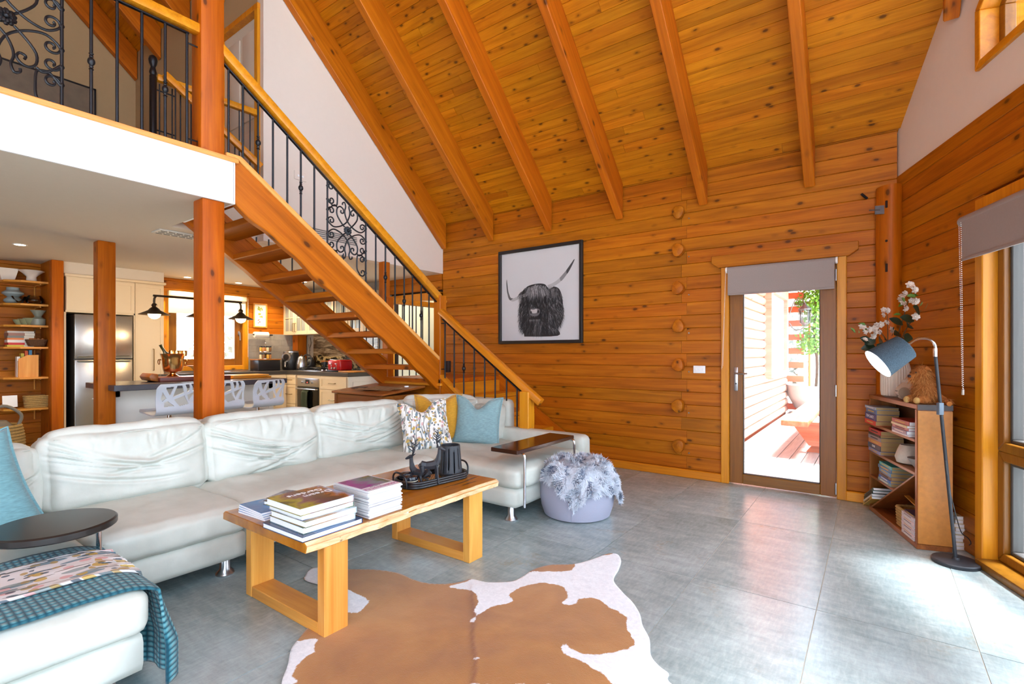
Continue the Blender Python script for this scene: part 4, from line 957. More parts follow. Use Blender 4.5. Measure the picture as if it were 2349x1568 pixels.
def stool():
    t = thing('bar_stool', 'x', 'bar stool', (0, 0, 0), 0, 'cut-out bar stools at the island')
    o = bpy.data.objects.new('shell', stool_shell()); COL.objects.link(o); o.parent = t
    m = MB(); m.lathe([(.2, 0), (.2, .008), (.05, .03), (.03, .04)], (-.14, 0, 0), 28); m.build('base', CHROME, t, smooth=True)
    m = MB(); m.lathe([(.03, .03), (.03, .4), (.022, .4), (.022, .67)], (-.14, 0, 0), 16); m.build('column', CHROME, t, smooth=True)
    m = MB(); m.tube([(-.14, 0, .62), (-.08, .06, .615), (.0, .17, .58)], .005, 6); m.build('lever', CHROME, t, smooth=True)
    m = MB(); m.tube([(-.14, .03, .3), (.02, .14, .3), (.06, 0, .3), (.02, -.14, .3), (-.14, -.03, .3)], .009, 6); m.build('footrest', CHROME, t, smooth=True)
    return t
s0 = stool(); s0['label'] = 'white cut-out bar stool nearest the island post'; place(s0, (-5.76, 2.09, 0), .02)
s1_ = dup(s0); place(s1_, (-5.80, 2.57, -.02), .06); s1_['label'] = 'white cut-out bar stool half hidden behind the thick loft post'; s1_.location.z = 0
s2_ = dup(s0); place(s2_, (-5.76, 3.02, 0), .14); s2_['label'] = 'white cut-out bar stool at the island end towards the oven'
# ---- things on the island
ib = thing('ice_bucket', 'gold champagne bucket with ring handles on a wooden tray', 'bucket', (-6.75, 2.42, 1.005))
m = MB(); m.lathe([(.06, 0), (.065, .008), (.03, .03), (.03, .04), (.09, .06), (.105, .1), (.112, .2), (.125, .265), (.13, .27), (.122, .266), (.108, .2), (.10, .1), (.001, .07)], (0, 0, 0), 28); m.build('body', GOLD, ib, smooth=True)
for s_ in (-1, 1):
    m = MB(); m.tube([(0, s_*.118+s_*.012*0, .2), (0, s_*.14, .2)], .008, 6); a_ = m.build('lug', GOLD, ib, smooth=True)
    m = MB(); m.tube([(0, s_*.142+.0*k, .175+.028*cos(2*pi*k/14)) if False else (.028*sin(2*pi*k/14), s_*.142, .175+.028*cos(2*pi*k/14)) for k in range(14)], .005, 6, closed=True); m.build('ring', GOLD, ib, smooth=True)
bt = MB(); bt.lathe([(.04, 0), (.042, .01), (.042, .17), (.016, .24), (.015, .32), (.018, .33), (.001, .33)], (0, 0, 0), 16, M=Matrix.Rotation(.5, 3, 'X')); bt = tag(bt.build('champagne_bottle', plain('bottle_green', srgb(40, 44, 22), .12), smooth=True), 'dark green bottle leaning in the gold bucket', 'bottle'); bt.location = (-6.75, 2.45, 1.09)
for i in range(4):
    m = MB(); m.lathe([(.028, 0), (.032, .05), (.03, .07), (.028, .07), (.026, .01), (.001, .01)], (0, 0, 0), 14); o = tag(m.build('wine_glass', GOLD, smooth=True), 'small gold cup in the champagne bucket', 'cup', 'gold cups in the bucket'); o.location = (-6.72+.03*(i % 2), 2.40+.04*i, 1.245)
ty = thing('serving_tray', 'dark red wooden tray on the island under the bucket', 'tray', (-6.68, 2.56, .956))
m = MB(); m.bb((-.2, -.36, 0), (.2, .40, .05)); m.build('tray_body', plain('tray_red', srgb(104, 44, 34), .4, nz=.1), ty, bevel=.006)
for s_ in (-1,): m = MB(); m.prism([(-.15, -.36, 0), (-.15, -.43, .02), (-.15, -.45, .06), (-.15, -.42, .1), (-.15, -.36, .09)], (.3, 0, 0)); m.build('tray_end', W_('chest', 'x'), ty, bevel=.008)
for i, (y, l, c_) in enumerate(((3.26, .46, 'oak'), (3.27, .50, 'rail'))):
    m = MB(); m.bb((-.16, -l/2, 0), (.16, l/2, .022)); o = tag(m.build('chopping_board', W_(c_, 'y'), bevel=.006), ['pale chopping board, upper of two on the island', 'orange chopping board, lower of two on the island'][i], 'board'); o.location = (-6.72, y, .956+.0225*(1-i))
cp2 = MB(); cp2.lathe([(.02, 0), (.06, .06), (.12, .085), (.12, .09), (.05, .07), (.001, .02)], (0, 0, 0), 20); cp2 = tag(cp2.build('wooden_bowl', W_('oak', 'x'), smooth=True), 'shallow wooden bowl on the worktop under the window', 'bowl'); cp2.location = (-8.35, 3.3, ZT+.02)
# ---- pendant over the island
pl_ = thing('pendant_light', 'dark bronze bar pendant with three glowing glass shades', 'pendant lamp', (-6.65, 2.68, 1.76))
BRZ = plain('dark_bronze', srgb(62, 48, 34), .4, .8)
m = MB(); m.tube(crom([(0, -.48, .05), (0, -.48, .14), (0, -.46, .175), (0, -.42, .18), (0, .42, .18), (0, .46, .175), (0, .48, .14), (0, .48, .05)], 4), .012, 8); m.build('bar', BRZ, pl_, smooth=True)
m = MB(); m.tube([(0, .12, .18), (0, .12, ZC-1.76)], .009, 6); m.build('stem', BRZ, pl_, smooth=True)
m = MB(); m.tube([(0, 0, .05), (0, 0, .18)], .01, 8); m.build('drop', BRZ, pl_, smooth=True)
m = MB(); m.lathe([(.05, 0), (.05, -.02)], (0, .12, ZC-1.76), 16); m.build('canopy', BRZ, pl_)
BULB = emit('warm_bulb', (1, .72, .36), 14)
for y in (-.48, 0, .48):
    m = MB(); m.lathe([(.018, .09), (.03, .07), (.022, .05), (.045, .03), (.06, .01), (.15, -.035), (.152, -.04), (.145, -.038), (.055, .0), (.001, .01)], (0, y, 0), 28); sh_ = m.build('shade', BRZ, pl_, smooth=True)
    m = MB(); m.lathe([(.062, -.012), (.062, -.035), (.05, -.065), (.025, -.083), (.001, -.088)], (0, y, 0), 20); m.build('bulb_glass', BULB, sh_, smooth=True)
    lamp('pendant_bulb', 'POINT', (-6.65, 2.68+y, 1.62), 9, (1, .72, .4), .05)
for i, (x, y) in enumerate(((-8.38, 3.2), (-8.38, 3.95), (-8.3, 4.55), (-7.4, 4.5), (-7.3, 1.2))):
    d_ = thing('downlight', 'round recessed downlight in the kitchen soffit', 'downlight', (x, y, ZC), 0, 'recessed kitchen downlights')
    m = MB(); m.lathe([(.06, 0), (.06, -.006), (.045, -.006), (.045, 0)], (0, 0, 0), 20, cap=False); m.build('ring', WHITEP, d_)
    m = MB(); m.lathe([(.045, -.002), (.001, -.0025)], (0, 0, 0), 18, cap=False); m.build('lens', emit('warm_lens', (1, .82, .6), 20), d_)
    l = lamp('downlight_beam', 'SPOT', (x, y, ZC-.03), 34, (1, .78, .5), .04, direction=(0, 0, -1)); l.data.spot_size = radians(115); l.data.spot_blend = .6
# ---- things on the worktops and wall
bp = thing('botanical_print', 'pale framed print of leaves and berries between window and cabinets', 'picture', (XK+.022, 4.45, 1.94))
m = MB(); m.bb((0, -.1, -.19), (.006, .1, .19)); m.build('paper', plain('print_paper', srgb(236, 230, 216), .8), bp)
m = MB()
for a, b in [((-.12, -.21), (.12, -.19)), ((-.12, .19), (.12, .21)), ((-.12, -.19), (-.1, .19)), ((.1, -.19), (.12, .19))]: m.bb((0, a[0], a[1]), (.02, b[0], b[1]))
m.build('frame', W_('oak', 'z'), bp)
def leaf2d(m, cy, cz, L, w, ang, x, mi=0):
    pts = []
    for k in range(8):
        a = 2*pi*k/8; py, pz = L*cos(a)/2, w*sin(a)/2*(1-.2*cos(a)); pts.append((x, cy+py*cos(ang)-pz*sin(ang), cz+py*sin(ang)+pz*cos(ang)))
    m.add(pts, [tuple(range(8))], mi)
for cz, n, mi in ((.11, 6, 0), (0, 4, 0), (-.1, 5, 1)):
    m = MB()
    for k in range(n): leaf2d(m, random.uniform(-.035, .035), cz+random.uniform(-.03, .03), .045 if mi == 0 else .018, .022 if mi == 0 else .018, random.random()*6, .0075+.0003*k, mi)
    m.m = [0]*len(m.m); m.build('printed_sprig', [plain('leaf_print', srgb(140, 150, 50), .8), plain('berry_print', srgb(150, 50, 60), .8)][mi], bp)
pt = thing('paper_towel', 'white paper towel roll on a black wall rod', 'paper towel', (XK+.12, 4.42, 1.60))
m = MB(); m.lathe([(.05, -.12), (.05, .12)], (0, 0, 0), 20, M=Matrix.Rotation(pi/2, 3, 'X')); m.build('roll', plain('towel_white', srgb(242, 240, 236), .9), pt, smooth=True)
m = MB(); m.tube([(0, -.14, 0), (0, .2, 0), (-.09, .2, 0)], .012, 8); m.build('rod', BLACKP, pt, smooth=True)
sr = thing('spice_rack', 'two-tier turntable of small spice jars on the black box', 'spice rack', (-8.40, 4.40, ZT+.2))
m = MB(); m.tube([(0, 0, 0), (0, 0, .27)], .006, 6); m.ball((0, 0, .27), .014, 8); m.build('spindle', CHROME, sr, smooth=True)
for z in (0, .12): m = MB(); m.lathe([(.1, z), (.1, z+.006)], (0, 0, 0), 20); m.build('tier', CHROME, sr, smooth=True)
SPI = [plain('spice_%d' % i, srgb(*c_), .4) for i, c_ in enumerate(((206, 160, 60), (180, 120, 60), (214, 200, 160), (120, 80, 40)))]
for z in (.006, .126):
    for k in range(8):
        a = 2*pi*k/8; j = thing('spice_jar', 'small black-lidded spice jar on the %s tier of the turntable' % ('upper' if z > .1 else 'lower'), 'jar', (-8.40+.075*cos(a), 4.40+.075*sin(a), ZT+.2+z), 0, 'spice jars on the turntable')
        m = MB(); m.lathe([(.02, 0), (.022, .005), (.022, .065), (.018, .07)], (0, 0, 0), 10); m.build('glass_body', SPI[(k+int(z*50)) % 4], j, smooth=True)
        m = MB(); m.lathe([(.021, .07), (.021, .09)], (0, 0, 0), 10); m.build('lid', BLACKP, j, smooth=True)
bx = thing('bread_box', 'long black box with timber lid in the kitchen corner', 'box', (-8.42, 4.41, ZT))
m = MB(); m.bb((-.14, -.19, 0), (.14, .19, .18)); m.build('body', BLACKP, bx, bevel=.01)
m = MB(); m.bb((-.145, -.2, .18), (.145, .2, .198)); m.build('lid', W_('chest', 'y'), bx, bevel=.003, seg=1)
af = thing('air_fryer', 'black air fryer with silver drawer handle next to the stud', 'air fryer', (-8.40, 4.86, ZT))
m = MB(); m.lathe([(.13, 0), (.145, .03), (.15, .15), (.145, .24), (.12, .32), (.09, .345), (.001, .35)], (0, 0, 0), 26); m.build('body', BLACKP, af, smooth=True)
m = MB(); m.lathe([(.127, .31), (.125, .33), (.10, .345)], (0, 0, 0), 26); m.build('top_ring', STEEL, af, smooth=True)
fd = Vector((.5, -.86, 0)).normalized()
Mf = Matrix.Rotation(atan2(fd.y, fd.x), 3, 'Z') @ Matrix.Rotation(pi/2, 3, 'Y')
m = MB(); m.lathe([(.075, 0), (.08, .02), (.06, .024)], fd*.128+Vector((0, 0, .23)), 22, M=Mf, sx=1.0); d_ = m.build('dial_ring', STEEL, af, smooth=True)
m = MB(); m.lathe([(.052, .02), (.05, .028), (.001, .03)], fd*.128+Vector((0, 0, .23)), 20, M=Mf); m.build('dial', BLACKP, d_, smooth=True)
m = MB(); m.tube([fd*.14+Vector((0, 0, .15)), fd*.19+Vector((0, 0, .13)), fd*.195+Vector((0, 0, .07)), fd*.15+Vector((0, 0, .05))], [.018, .022, .022, .016], 8); m.build('drawer_handle', STEEL, af, smooth=True)
ke = thing('kettle', 'brushed steel cordless kettle beside the air fryer', 'kettle', (-8.06, 4.86, ZT))
m = MB(); m.lathe([(.085, 0), (.09, .02), (.09, .03)], (0, 0, 0), 20); m.build('power_base', BLACKP, ke, smooth=True)
m = MB(); m.lathe([(.088, .03), (.092, .06), (.088, .12), (.07, .19), (.055, .23), (.04, .245), (.001, .25)], (0, 0, 0), 24); m.build('body', STEEL, ke, smooth=True)
m = MB(); m.tube(crom([(.03, .02, .24), (.06, .05, .27), (.12, .09, .25), (.135, .1, .18), (.12, .085, .09), (.09, .06, .07)], 4), .013, 8); m.build('handle', BLACKP, ke, smooth=True)
m = MB(); m.ball((0, 0, .258), .014, 8); m.build('lid_knob', BLACKP, ke, smooth=True)
ct = thing('gas_cooktop', 'steel gas cooktop with black trivets on the range worktop', 'cooktop', (-7.56, 4.86, ZT))
m = MB(); m.bb((-.40, -.2, 0), (.40, .2, .012)); m.build('plate', STEEL, ct, bevel=.004)
for i, (x, y) in enumerate(((-.26, -.095), (-.26, .095), (.0, .0), (.2, -.095), (.2, .095))):
    m = MB(); m.lathe([(.045, .012), (.045, .024), (.03, .03), (.001, .031)], (x, y, 0), 16); m.build('burner', BLACKIRON, ct, smooth=True)
    m = MB()
    for k in range(4): a = pi*k/2+.4; m.tube([(x+.09*cos(a), y+.09*sin(a), .012), (x+.088*cos(a), y+.088*sin(a), .05), (x+.03*cos(a), y+.03*sin(a), .05)], .007, 5)
    m.tube([(x+.085*cos(2*pi*k/12), y+.085*sin(2*pi*k/12), .05) for k in range(12)], .006, 5, closed=True); m.build('trivet', BLACKIRON, ct)
for k in range(5): m = MB(); m.lathe([(.018, .012), (.016, .035)], (.35, -.15+.075*k, 0), 12); m.build('knob', STEEL, ct, smooth=True)
for i in range(3):
    c_ = thing('canister', 'black brass-badged canister behind the cooktop, %s' % ['next to the kettle', 'in the middle of three', 'next to the toaster'][i], 'canister', (-7.78+.17*i, 5.135, ZT+.0), 0, 'black canisters behind the cooktop')
    m = MB(); m.lathe([(.062, 0), (.065, .005), (.065, .14), (.06, .145)], (0, 0, 0), 20); m.build('body', BLACKP, c_, smooth=True)
    m = MB(); m.lathe([(.066, .145), (.066, .165), (.05, .17)], (0, 0, 0), 20); m.build('lid', W_('chest', 'x'), c_, smooth=True)
    m = MB(); m.lathe([(.018, 0), (.016, .004)], (0, -.065, .08), 12, M=Matrix.Rotation(pi/2, 3, 'X')); m.build('badge', GOLD, c_)
pv = thing('black_vase', 'dark vase with a bare twig behind the kettle', 'vase', (-8.18, 5.1, ZT))
m = MB(); m.lathe([(.06, 0), (.085, .06), (.08, .15), (.04, .2), (.045, .22)], (0, 0, 0), 20); m.build('body', BLACKP, pv, smooth=True)
m = MB(); m.tube(crom([(0, 0, .2), (-.02, 0, .35), (.02, 0, .48), (.0, 0, .58)], 4), .005, 5); m.tube([(0, 0, .4), (.06, 0, .5)], .003, 5); m.tube([(0, 0, .34), (-.06, 0, .46)], .003, 5); m.build('twig', plain('twig', srgb(50, 36, 24), .8), pv)
to = thing('toaster', 'glossy red four-slot toaster at the end of the range', 'toaster', (-6.98, 4.88, ZT), .12)
m = MB(); m.bb((-.15, -.13, .02), (.15, .13, .19)); m.build('body', plain('gloss_red', srgb(176, 16, 26), .18), to, bevel=.03, seg=4)
m = MB(); m.bb((-.16, -.14, 0), (.16, .14, .025)); m.build('base', BLACKP, to, bevel=.006)
m = MB(); m.bb((-.12, -.11, .188), (.12, .11, .196)); m.build('top_plate', STEEL, to, bevel=.003)
for s_ in (-1, 1):
    m = MB(); m.bb((s_*.06-.022, -.145, .12), (s_*.06+.022, -.13, .135)); m.bb((s_*.06-.004, -.134, .04), (s_*.06+.004, -.128, .13)); m.build('lever', STEEL, to, bevel=.003)
    m = MB(); m.lathe([(.018, 0), (.016, .018)], (s_*.06-.03*s_, -.13, .06), 14, M=Matrix.Rotation(pi/2, 3, 'X')); m.build('knob', STEEL, to, smooth=True)
bd_ = MB(); bd_.bb((-.2, -.15, 0), (.2, .15, .02)); bd_ = tag(bd_.build('breadboard', W_('oak', 'x'), bevel=.006), 'pale wooden board at the end of the range worktop', 'board'); bd_.location = (-6.62, 4.88, ZT)
# ---- hall opening under the loft at the landing: timber frame and pale wall beyond
hs = struct('wall_hall', 'pale hall wall seen through the timber opening by the landing', 'wall')
m = MB(); m.bb((-6.6, YB+.9, 0), (-4.9, YB+1.0, 2.6)); m.build('plaster', plain('pale_hall', srgb(226, 224, 206), .85), hs)
m = MB(); m.bb((-6.3, YB+.06, 2.5), (-4.9, YB+1.0, 2.6)); m.build('hall_ceiling', SOFFIT, hs)
for x in (-6.30, -4.95): m = MB(); m.bb((x, YB+.06, 0), (x+.05, YB+1.0, 2.6)); m.build('side_wall', plain('pale_hall', srgb(226, 224, 206), .85), hs)
d3 = struct('trim_4', 'timber frame of the hall opening', 'trim')
for a, b in (((-6.28, YB-.02, 0), (-6.16, YB+.1, 2.16)), ((-5.16, YB-.02, 0), (-5.06, YB+.1, 2.16)), ((-6.28, YB-.03, 2.06), (-5.06, YB+.1, 2.17))): m = MB(); m.bb(a, b); m.build('casing', W_('rail', 'z'), d3, bevel=.005, seg=1)
hp_ = thing('hall_switch', 'white power point on the pale hall wall', 'switch', (-5.75, YB+.9, 1.1))
m = MB(); m.box((0, -.006, 0), (.12, .012, .08)); m.build('plate', WHITEP, hp_, bevel=.003)
for s_ in (-1, 1): m = MB(); m.box((s_*.03, -.014, .01), (.02, .006, .02)); m.build('rocker', WHITEP, hp_)
lamp('hall_light', 'POINT', (-5.6, YB+.5, 2.3), 12, (1, .93, .78), .1)
# ================================================================ living room
def leather():
    t = NT('white_leather'); v = t.co(); a = t.noise(v, 3, 5, .6); b = t.noise(v, 140, 3); c = t.noise(v, 9, 4, .6, .6)
    col = t.ramp(a, [(.3, srgb(186, 187, 176)), (.6, srgb(204, 206, 196)), (.8, srgb(212, 214, 206))])
    t.bump(t.math('ADD', t.math('MULTIPLY', b, .25), c), .18, .006); return t.fin(col, .46, 0, .4)
LEA = leather()
def ridge(p): return 1-abs(noise.noise(Vector(p)))*2
def soft(c, d, r=.05, n=18, puff=.0, wr=None, R=None, ext=(0, 0, 0)):
    """rounded, slightly inflated box as a grid on six faces; wr(p_local) gives an outward displacement"""
    m = MB(); c = Vector(c); h_ = [x/2 for x in d]; M = R if R is not None else Matrix.Identity(3)
    def pt(q):
        core = [max(-(h_[i]-r), min(h_[i]-r, q[i]*h_[i])) for i in range(3)]
        e = Vector([q[i]*h_[i]-core[i] for i in range(3)])
        L = e.length; p = Vector(core)+(e/L*r*min(1, L/r) if L > 1e-6 else e)
        nrm = (e/L if L > 1e-6 else Vector([0, 0, 0]))
        for i in range(3):
            if abs(q[i]) > .999:
                f = 1
                for j in range(3):
                    if j != i: f *= (1-q[j]**4)
                p[i] += (1 if q[i] > 0 else -1)*puff*f
        if wr: p = p+nrm*wr(p, nrm)
        return c+M @ p
    def face(ax, s):
        o = [i for i in range(3) if i != ax]
        def fn(u, v):
            q = [0, 0, 0]; q[ax] = s; q[o[0]] = 2*u-1; q[o[1]] = 2*v-1; return pt(q)
        k = [max(4, int(n*max(.35, d[i]/max(d)))) for i in o]; b = len(m.f)
        m.grid(fn, k[0]+1, k[1]+1)
        cr = (-1)**ax*s
        if cr < 0:
            for i in range(b, len(m.f)): m.f[i] = m.f[i][::-1]
    for ax in range(3):
        for s in (1, -1): face(ax, s)
    return m
def weld(o, dist=.0004):
    bm = bmesh.new(); bm.from_mesh(o.data); bmesh.ops.remove_doubles(bm, verts=bm.verts[:], dist=dist); bmesh.ops.recalc_face_normals(bm, faces=bm.faces[:]); bm.to_mesh(o.data); bm.free()
    o.data.polygons.foreach_set('use_smooth', [True]*len(o.data.polygons)); return o
sofa = thing('sectional_sofa', 'large white leather sectional sofa in a U round the coffee table', 'sofa', (-3.3, 1.9, 0))
def sp(m, nm, mat=LEA, **k): return weld(m.build(nm, mat, sofa, world=True, **k))
def swr(seed, a=.005):
    return lambda p, n: (a*max(0, ridge((p.x*2.2+seed, p.y*5.5+p.x*1.5, seed))-.45)*1.6+a*.6*noise3((p.x*3, p.y*3, seed))) if n.z > .3 or True else 0
# bases
for (x0, y0, x1, y1) in ((-3.98, .72, -2.93, 1.43), (-3.98, 1.445, -2.98, 3.0), (-3.98, 3.02, -2.16, 4.14), (-3.98, -.45, -2.16, .69)):
    sp(soft(((x0+x1)/2, (y0+y1)/2, .185), (x1-x0, y1-y0, .15), .025, 14, .004), 'base')
# seats
for i, (x0, y0, x1, y1) in enumerate(((-3.72, .72, -2.92, 1.435), (-3.72, 1.44, -2.97, 3.0), (-3.72, 3.02, -2.14, 4.0), (-3.72, -.45, -2.14, .695))):
    sp(soft(((x0+x1)/2, (y0+y1)/2, .335), (x1-x0, y1-y0, .155), .045, 40, .012, swr(i*7.3, .016 if i in (1, 2) else .007)), 'seat')
# back frames
sp(soft((-3.925, 2.42, .52), (.13, 3.42, .56), .05, 30, .004), 'back_frame')
sp(soft((-3.925, .15, .50), (.13, 1.1, .52), .05, 20, .004), 'back_frame')
sp(soft((-3.46, 4.16, .52), (.88, .13, .57), .05, 20, .004), 'back_frame')
sp(soft((-2.62, 4.08, .32), (1.0, .17, .42), .045, 24, .006), 'armrest')
for x, y in ((-3.05, 1.36), (-2.26, 3.1), (-2.27, .60), (-3.05, 1.55), (-3.9, 1.4), (-3.9, 4.05), (-2.28, -.35), (-2.3, 4.05)):
    m = MB(); m.lathe([(.048, 0), (.05, .006), (.044, .016), (.028, .035), (.026, .125)], (x, y, 0), 18); m.build('foot', STEEL, sofa, world=True, smooth=True)
# stitched seams on the seat fronts
for (a, b) in (((-2.918, .76, .37), (-2.918, 1.40, .37)), ((-2.138, -.4, .365), (-2.138, .66, .365)), ((-2.138, 3.06, .365), (-2.138, 3.96, .365))):
    for dz in (0, .012): m = MB(); m.tube([Vector(a)+Vector((0, 0, dz)), Vector(b)+Vector((0, 0, dz))], .0016, 4); m.build('seam', plain('seam', srgb(190, 184, 172), .7), sofa, world=True)
# back cushions (loose, each its own)
def back_cushion(label, c, w, h_, t_, rz, tilt, seed):
    rg = random.Random(int(seed*10)); CR = []
    for q in range(9):      # long sagging creases, most of them running down from the upper left
        lft = rg.random() < .62; z0 = rg.uniform(-.55, .35)-.10*q/9; CR.append((z0, rg.uniform(.20, .55)*(1 if lft else -1), rg.uniform(.35, .7), -1.02 if lft else rg.uniform(-.5, .1), rg.uniform(.1, .75) if lft else 1.02, rg.uniform(.6, 1.25), rg.uniform(.026, .05)))
    VC = [(rg.uniform(-.75, .75), rg.uniform(-.22, .22), rg.uniform(.75, .95), rg.uniform(.0, .45), rg.uniform(.4, 1)) for q in range(7)]
    def wr(p, n):
        x, z = p.x/(w/2), p.z/(h_/2); d_ = 0
        for z0, sl_, cv, x1, x2, A, wd in CR:
            if x1 < x < x2 and (n.y < .2):
                zc = z0-sl_*x+cv*(x*x*.5-.25); f = min(1, (x-x1)*5, (x2-x)*3); e = (z-zc)/wd
                d_ += A*f*(-.010*exp(-e*e)+.007*exp(-((e-2.2)/1.5)**2)+.004*exp(-((e+2.0)/1.2)**2))
        for xc, sl_, za, zb, A in VC:
            if zb < z < za and n.y < .2:
                e = (x-xc-sl_*(za-z))/.03; f = min(1, (za-z)*5, (z-zb)*3); d_ += A*f*(-.007*exp(-e*e)+.005*exp(-((e-2.2)/1.4)**2))
        return d_*1.5+.012*noise3((x*1.8, z*1.6, seed))+.006*noise3((x*5, z*4, seed))
    R = Matrix.Rotation(tilt, 3, 'X')
    o = thing('back_cushion', label, 'cushion', c, rz, 'loose back cushions of the sofa')
    b = weld(soft((0, 0, 0), (w, t_, h_), .075, 120, .03, wr, R).build('cover', LEA, o))
    tp = [R @ Vector((x*w/2*.9, -t_*.30*1.0, h_/2-.028+.012*sin(x*5+seed))) for x in [-1+2*k/14 for k in range(15)]]
    m = MB(); m.tube([p+Vector((0, -.055, -.008)) for p in tp], .0035, 5); m.build('piping', LEA, o, smooth=True)
    return o
# local -y is the front; rz=+90deg turns it to face +x
back_cushion('crumpled white leather back cushion beside the teal cushion', (-3.73, 1.10, .60), .82, .45, .25, pi/2, -.16, 1.3)
back_cushion('crumpled white leather back cushion in front of the thick loft post', (-3.73, 1.925, .60), .82, .45, .25, pi/2, -.16, 4.1)
back_cushion('crumpled white leather back cushion between the loft post and the floral pillow', (-3.73, 2.79, .60), .92, .44, .25, pi/2, -.15, 7.7)
back_cushion('white leather corner cushion behind the yellow pillow', (-3.62, 3.72, .60), .78, .46, .24, pi/4*.9, -.14, 9.9)
back_cushion('white leather cushion against the far sofa back by the blue pillow', (-3.27, 3.98, .58), .46, .42, .22, .0, -.12, 12.4)
back_cushion('white leather back cushion half behind the teal cushion', (-3.74, .36, .57), .62, .42, .26, pi/2-.05, -.18, 15.2)
# ---- swivel tables clipped to the sofa
rt = thing('swivel_table', 'black round tray table on a steel post over the sofa', 'side table', (-2.84, .575, .34))
m = MB(); m.lathe([(.205, .18), (.212, .186), (.212, .208), (.205, .214), (.001, .214)], (0, 0, 0), 48); m.build('top', plain('black_lacquer', srgb(34, 30, 28), .3, nz=.05), rt, smooth=True, angle=30)
m = MB(); m.tube([(.06, .135, .02), (.06, .135, .19)], .011, 10); m.build('post', CHROME, rt, smooth=True)
pk = thing('arm_table', 'dark brown plank table on chrome legs straddling the sofa end', 'side table', (-2.25, 3.42, .13))
m = MB(); m.bb((-.125, -.43, .40), (.125, .43, .432)); m.build('top', plain('dark_lacquer', srgb(56, 30, 20), .16, nz=.15, nscale=5), pk, bevel=.004, seg=1)
for y in (-.36, .40): m = MB(); m.tube(crom([(.08, y, .395), (.125, y, .395), (.142, y, .378), (.142, y, .3), (.142, y, .0)], 4), .011, 10); m.build('leg', CHROME, pk, smooth=True)
# ---- pillows
def pillow(name, label, c, rz, tilt, w, h_, t_, mat, chop=.0, roll=0, seed=0, group=None):
    o = thing(name, label, 'cushion', c, rz, group)
    R = Matrix.Rotation(tilt, 3, 'X') @ Matrix.Rotation(roll, 3, 'Y'); m = MB(); N = 30
    for s in (-1, 1):
        def fn(u, v):
            x, z = 2*u-1, 2*v-1
            pin = 1-.10*(1-x*x)*z*z*.8-.0; pz = 1-.10*(1-z*z)*x*x
            X, Z_ = x*w/2*pz, z*h_/2*pin
            b = ((1-x**2)*(1-z**2))**.42
            Y = s*t_/2*b
            if chop: 
                k = exp(-((x+.05)/.40)**2)*max(0, z-.0)**1.3; Z_ -= chop*k*h_; 
                Y += s*t_*.10*exp(-((abs(x)-.5)/.3)**2)*max(0, z)*b
                Y += .012*sin(x*14+z*6)*exp(-((x)/.35)**2)*max(0, z-.2)
            Y += s*.006*noise3((x*3+seed, z*3, s))*b
            return R @ Vector((X, Y, Z_))
        b0 = len(m.f); m.grid(fn, N, N)
        if s > 0: m.f[b0:] = [f[::-1] for f in m.f[b0:]]
    weld(m.build('cover', mat, o), .0005)
    # flanged edge
    e = MB(); P = []
    for k in range(80):
        a = k/80*4; s_, f = int(a), a-int(a); q = [(-1+2*f, -1), (1, -1+2*f), (1-2*f, 1), (-1, 1-2*f)][s_]; x, z = q
        X, Z_ = x*w/2*(1-.10*(1-z*z)*x*x), z*h_/2*(1-.08*(1-x*x)*z*z)
        if chop and z > 0: Z_ -= chop*exp(-((x+.05)/.40)**2)*z**1.3*h_
        P.append(R @ Vector((X*1.01, 0, Z_*1.01)))
    e.tube(P, .006, 6, closed=True); e.build('piping', mat, o, smooth=True)
    return o
def linen(name, c, wv=260):
    t = NT(name); v = t.co(rnd=False); w1 = t.n('TexWave'); w1.inputs['Scale'].default_value = wv; t.l(v, w1.inputs[0]); n = t.noise(t.co(scale=(40, 40, 160)), 1, 3); n2 = t.noise(v, 3, 3)
    col = t.mix(t.ramp(n, [(.3, (0, 0, 0)), (.7, (1, 1, 1))]), tuple(x*.80 for x in c[:3])+(1,), tuple(min(1, x*1.18) for x in c[:3])+(1,))
    col = t.mix(t.math('MULTIPLY', n2, .3), col, tuple(min(1, x*1.25+.02) for x in c[:3])+(1,)); t.bump(n, .25, .003); return t.fin(col, .9, 0, .2, Sheen_Weight=.3)
TEAL = linen('teal_linen', srgb(100, 140, 146))
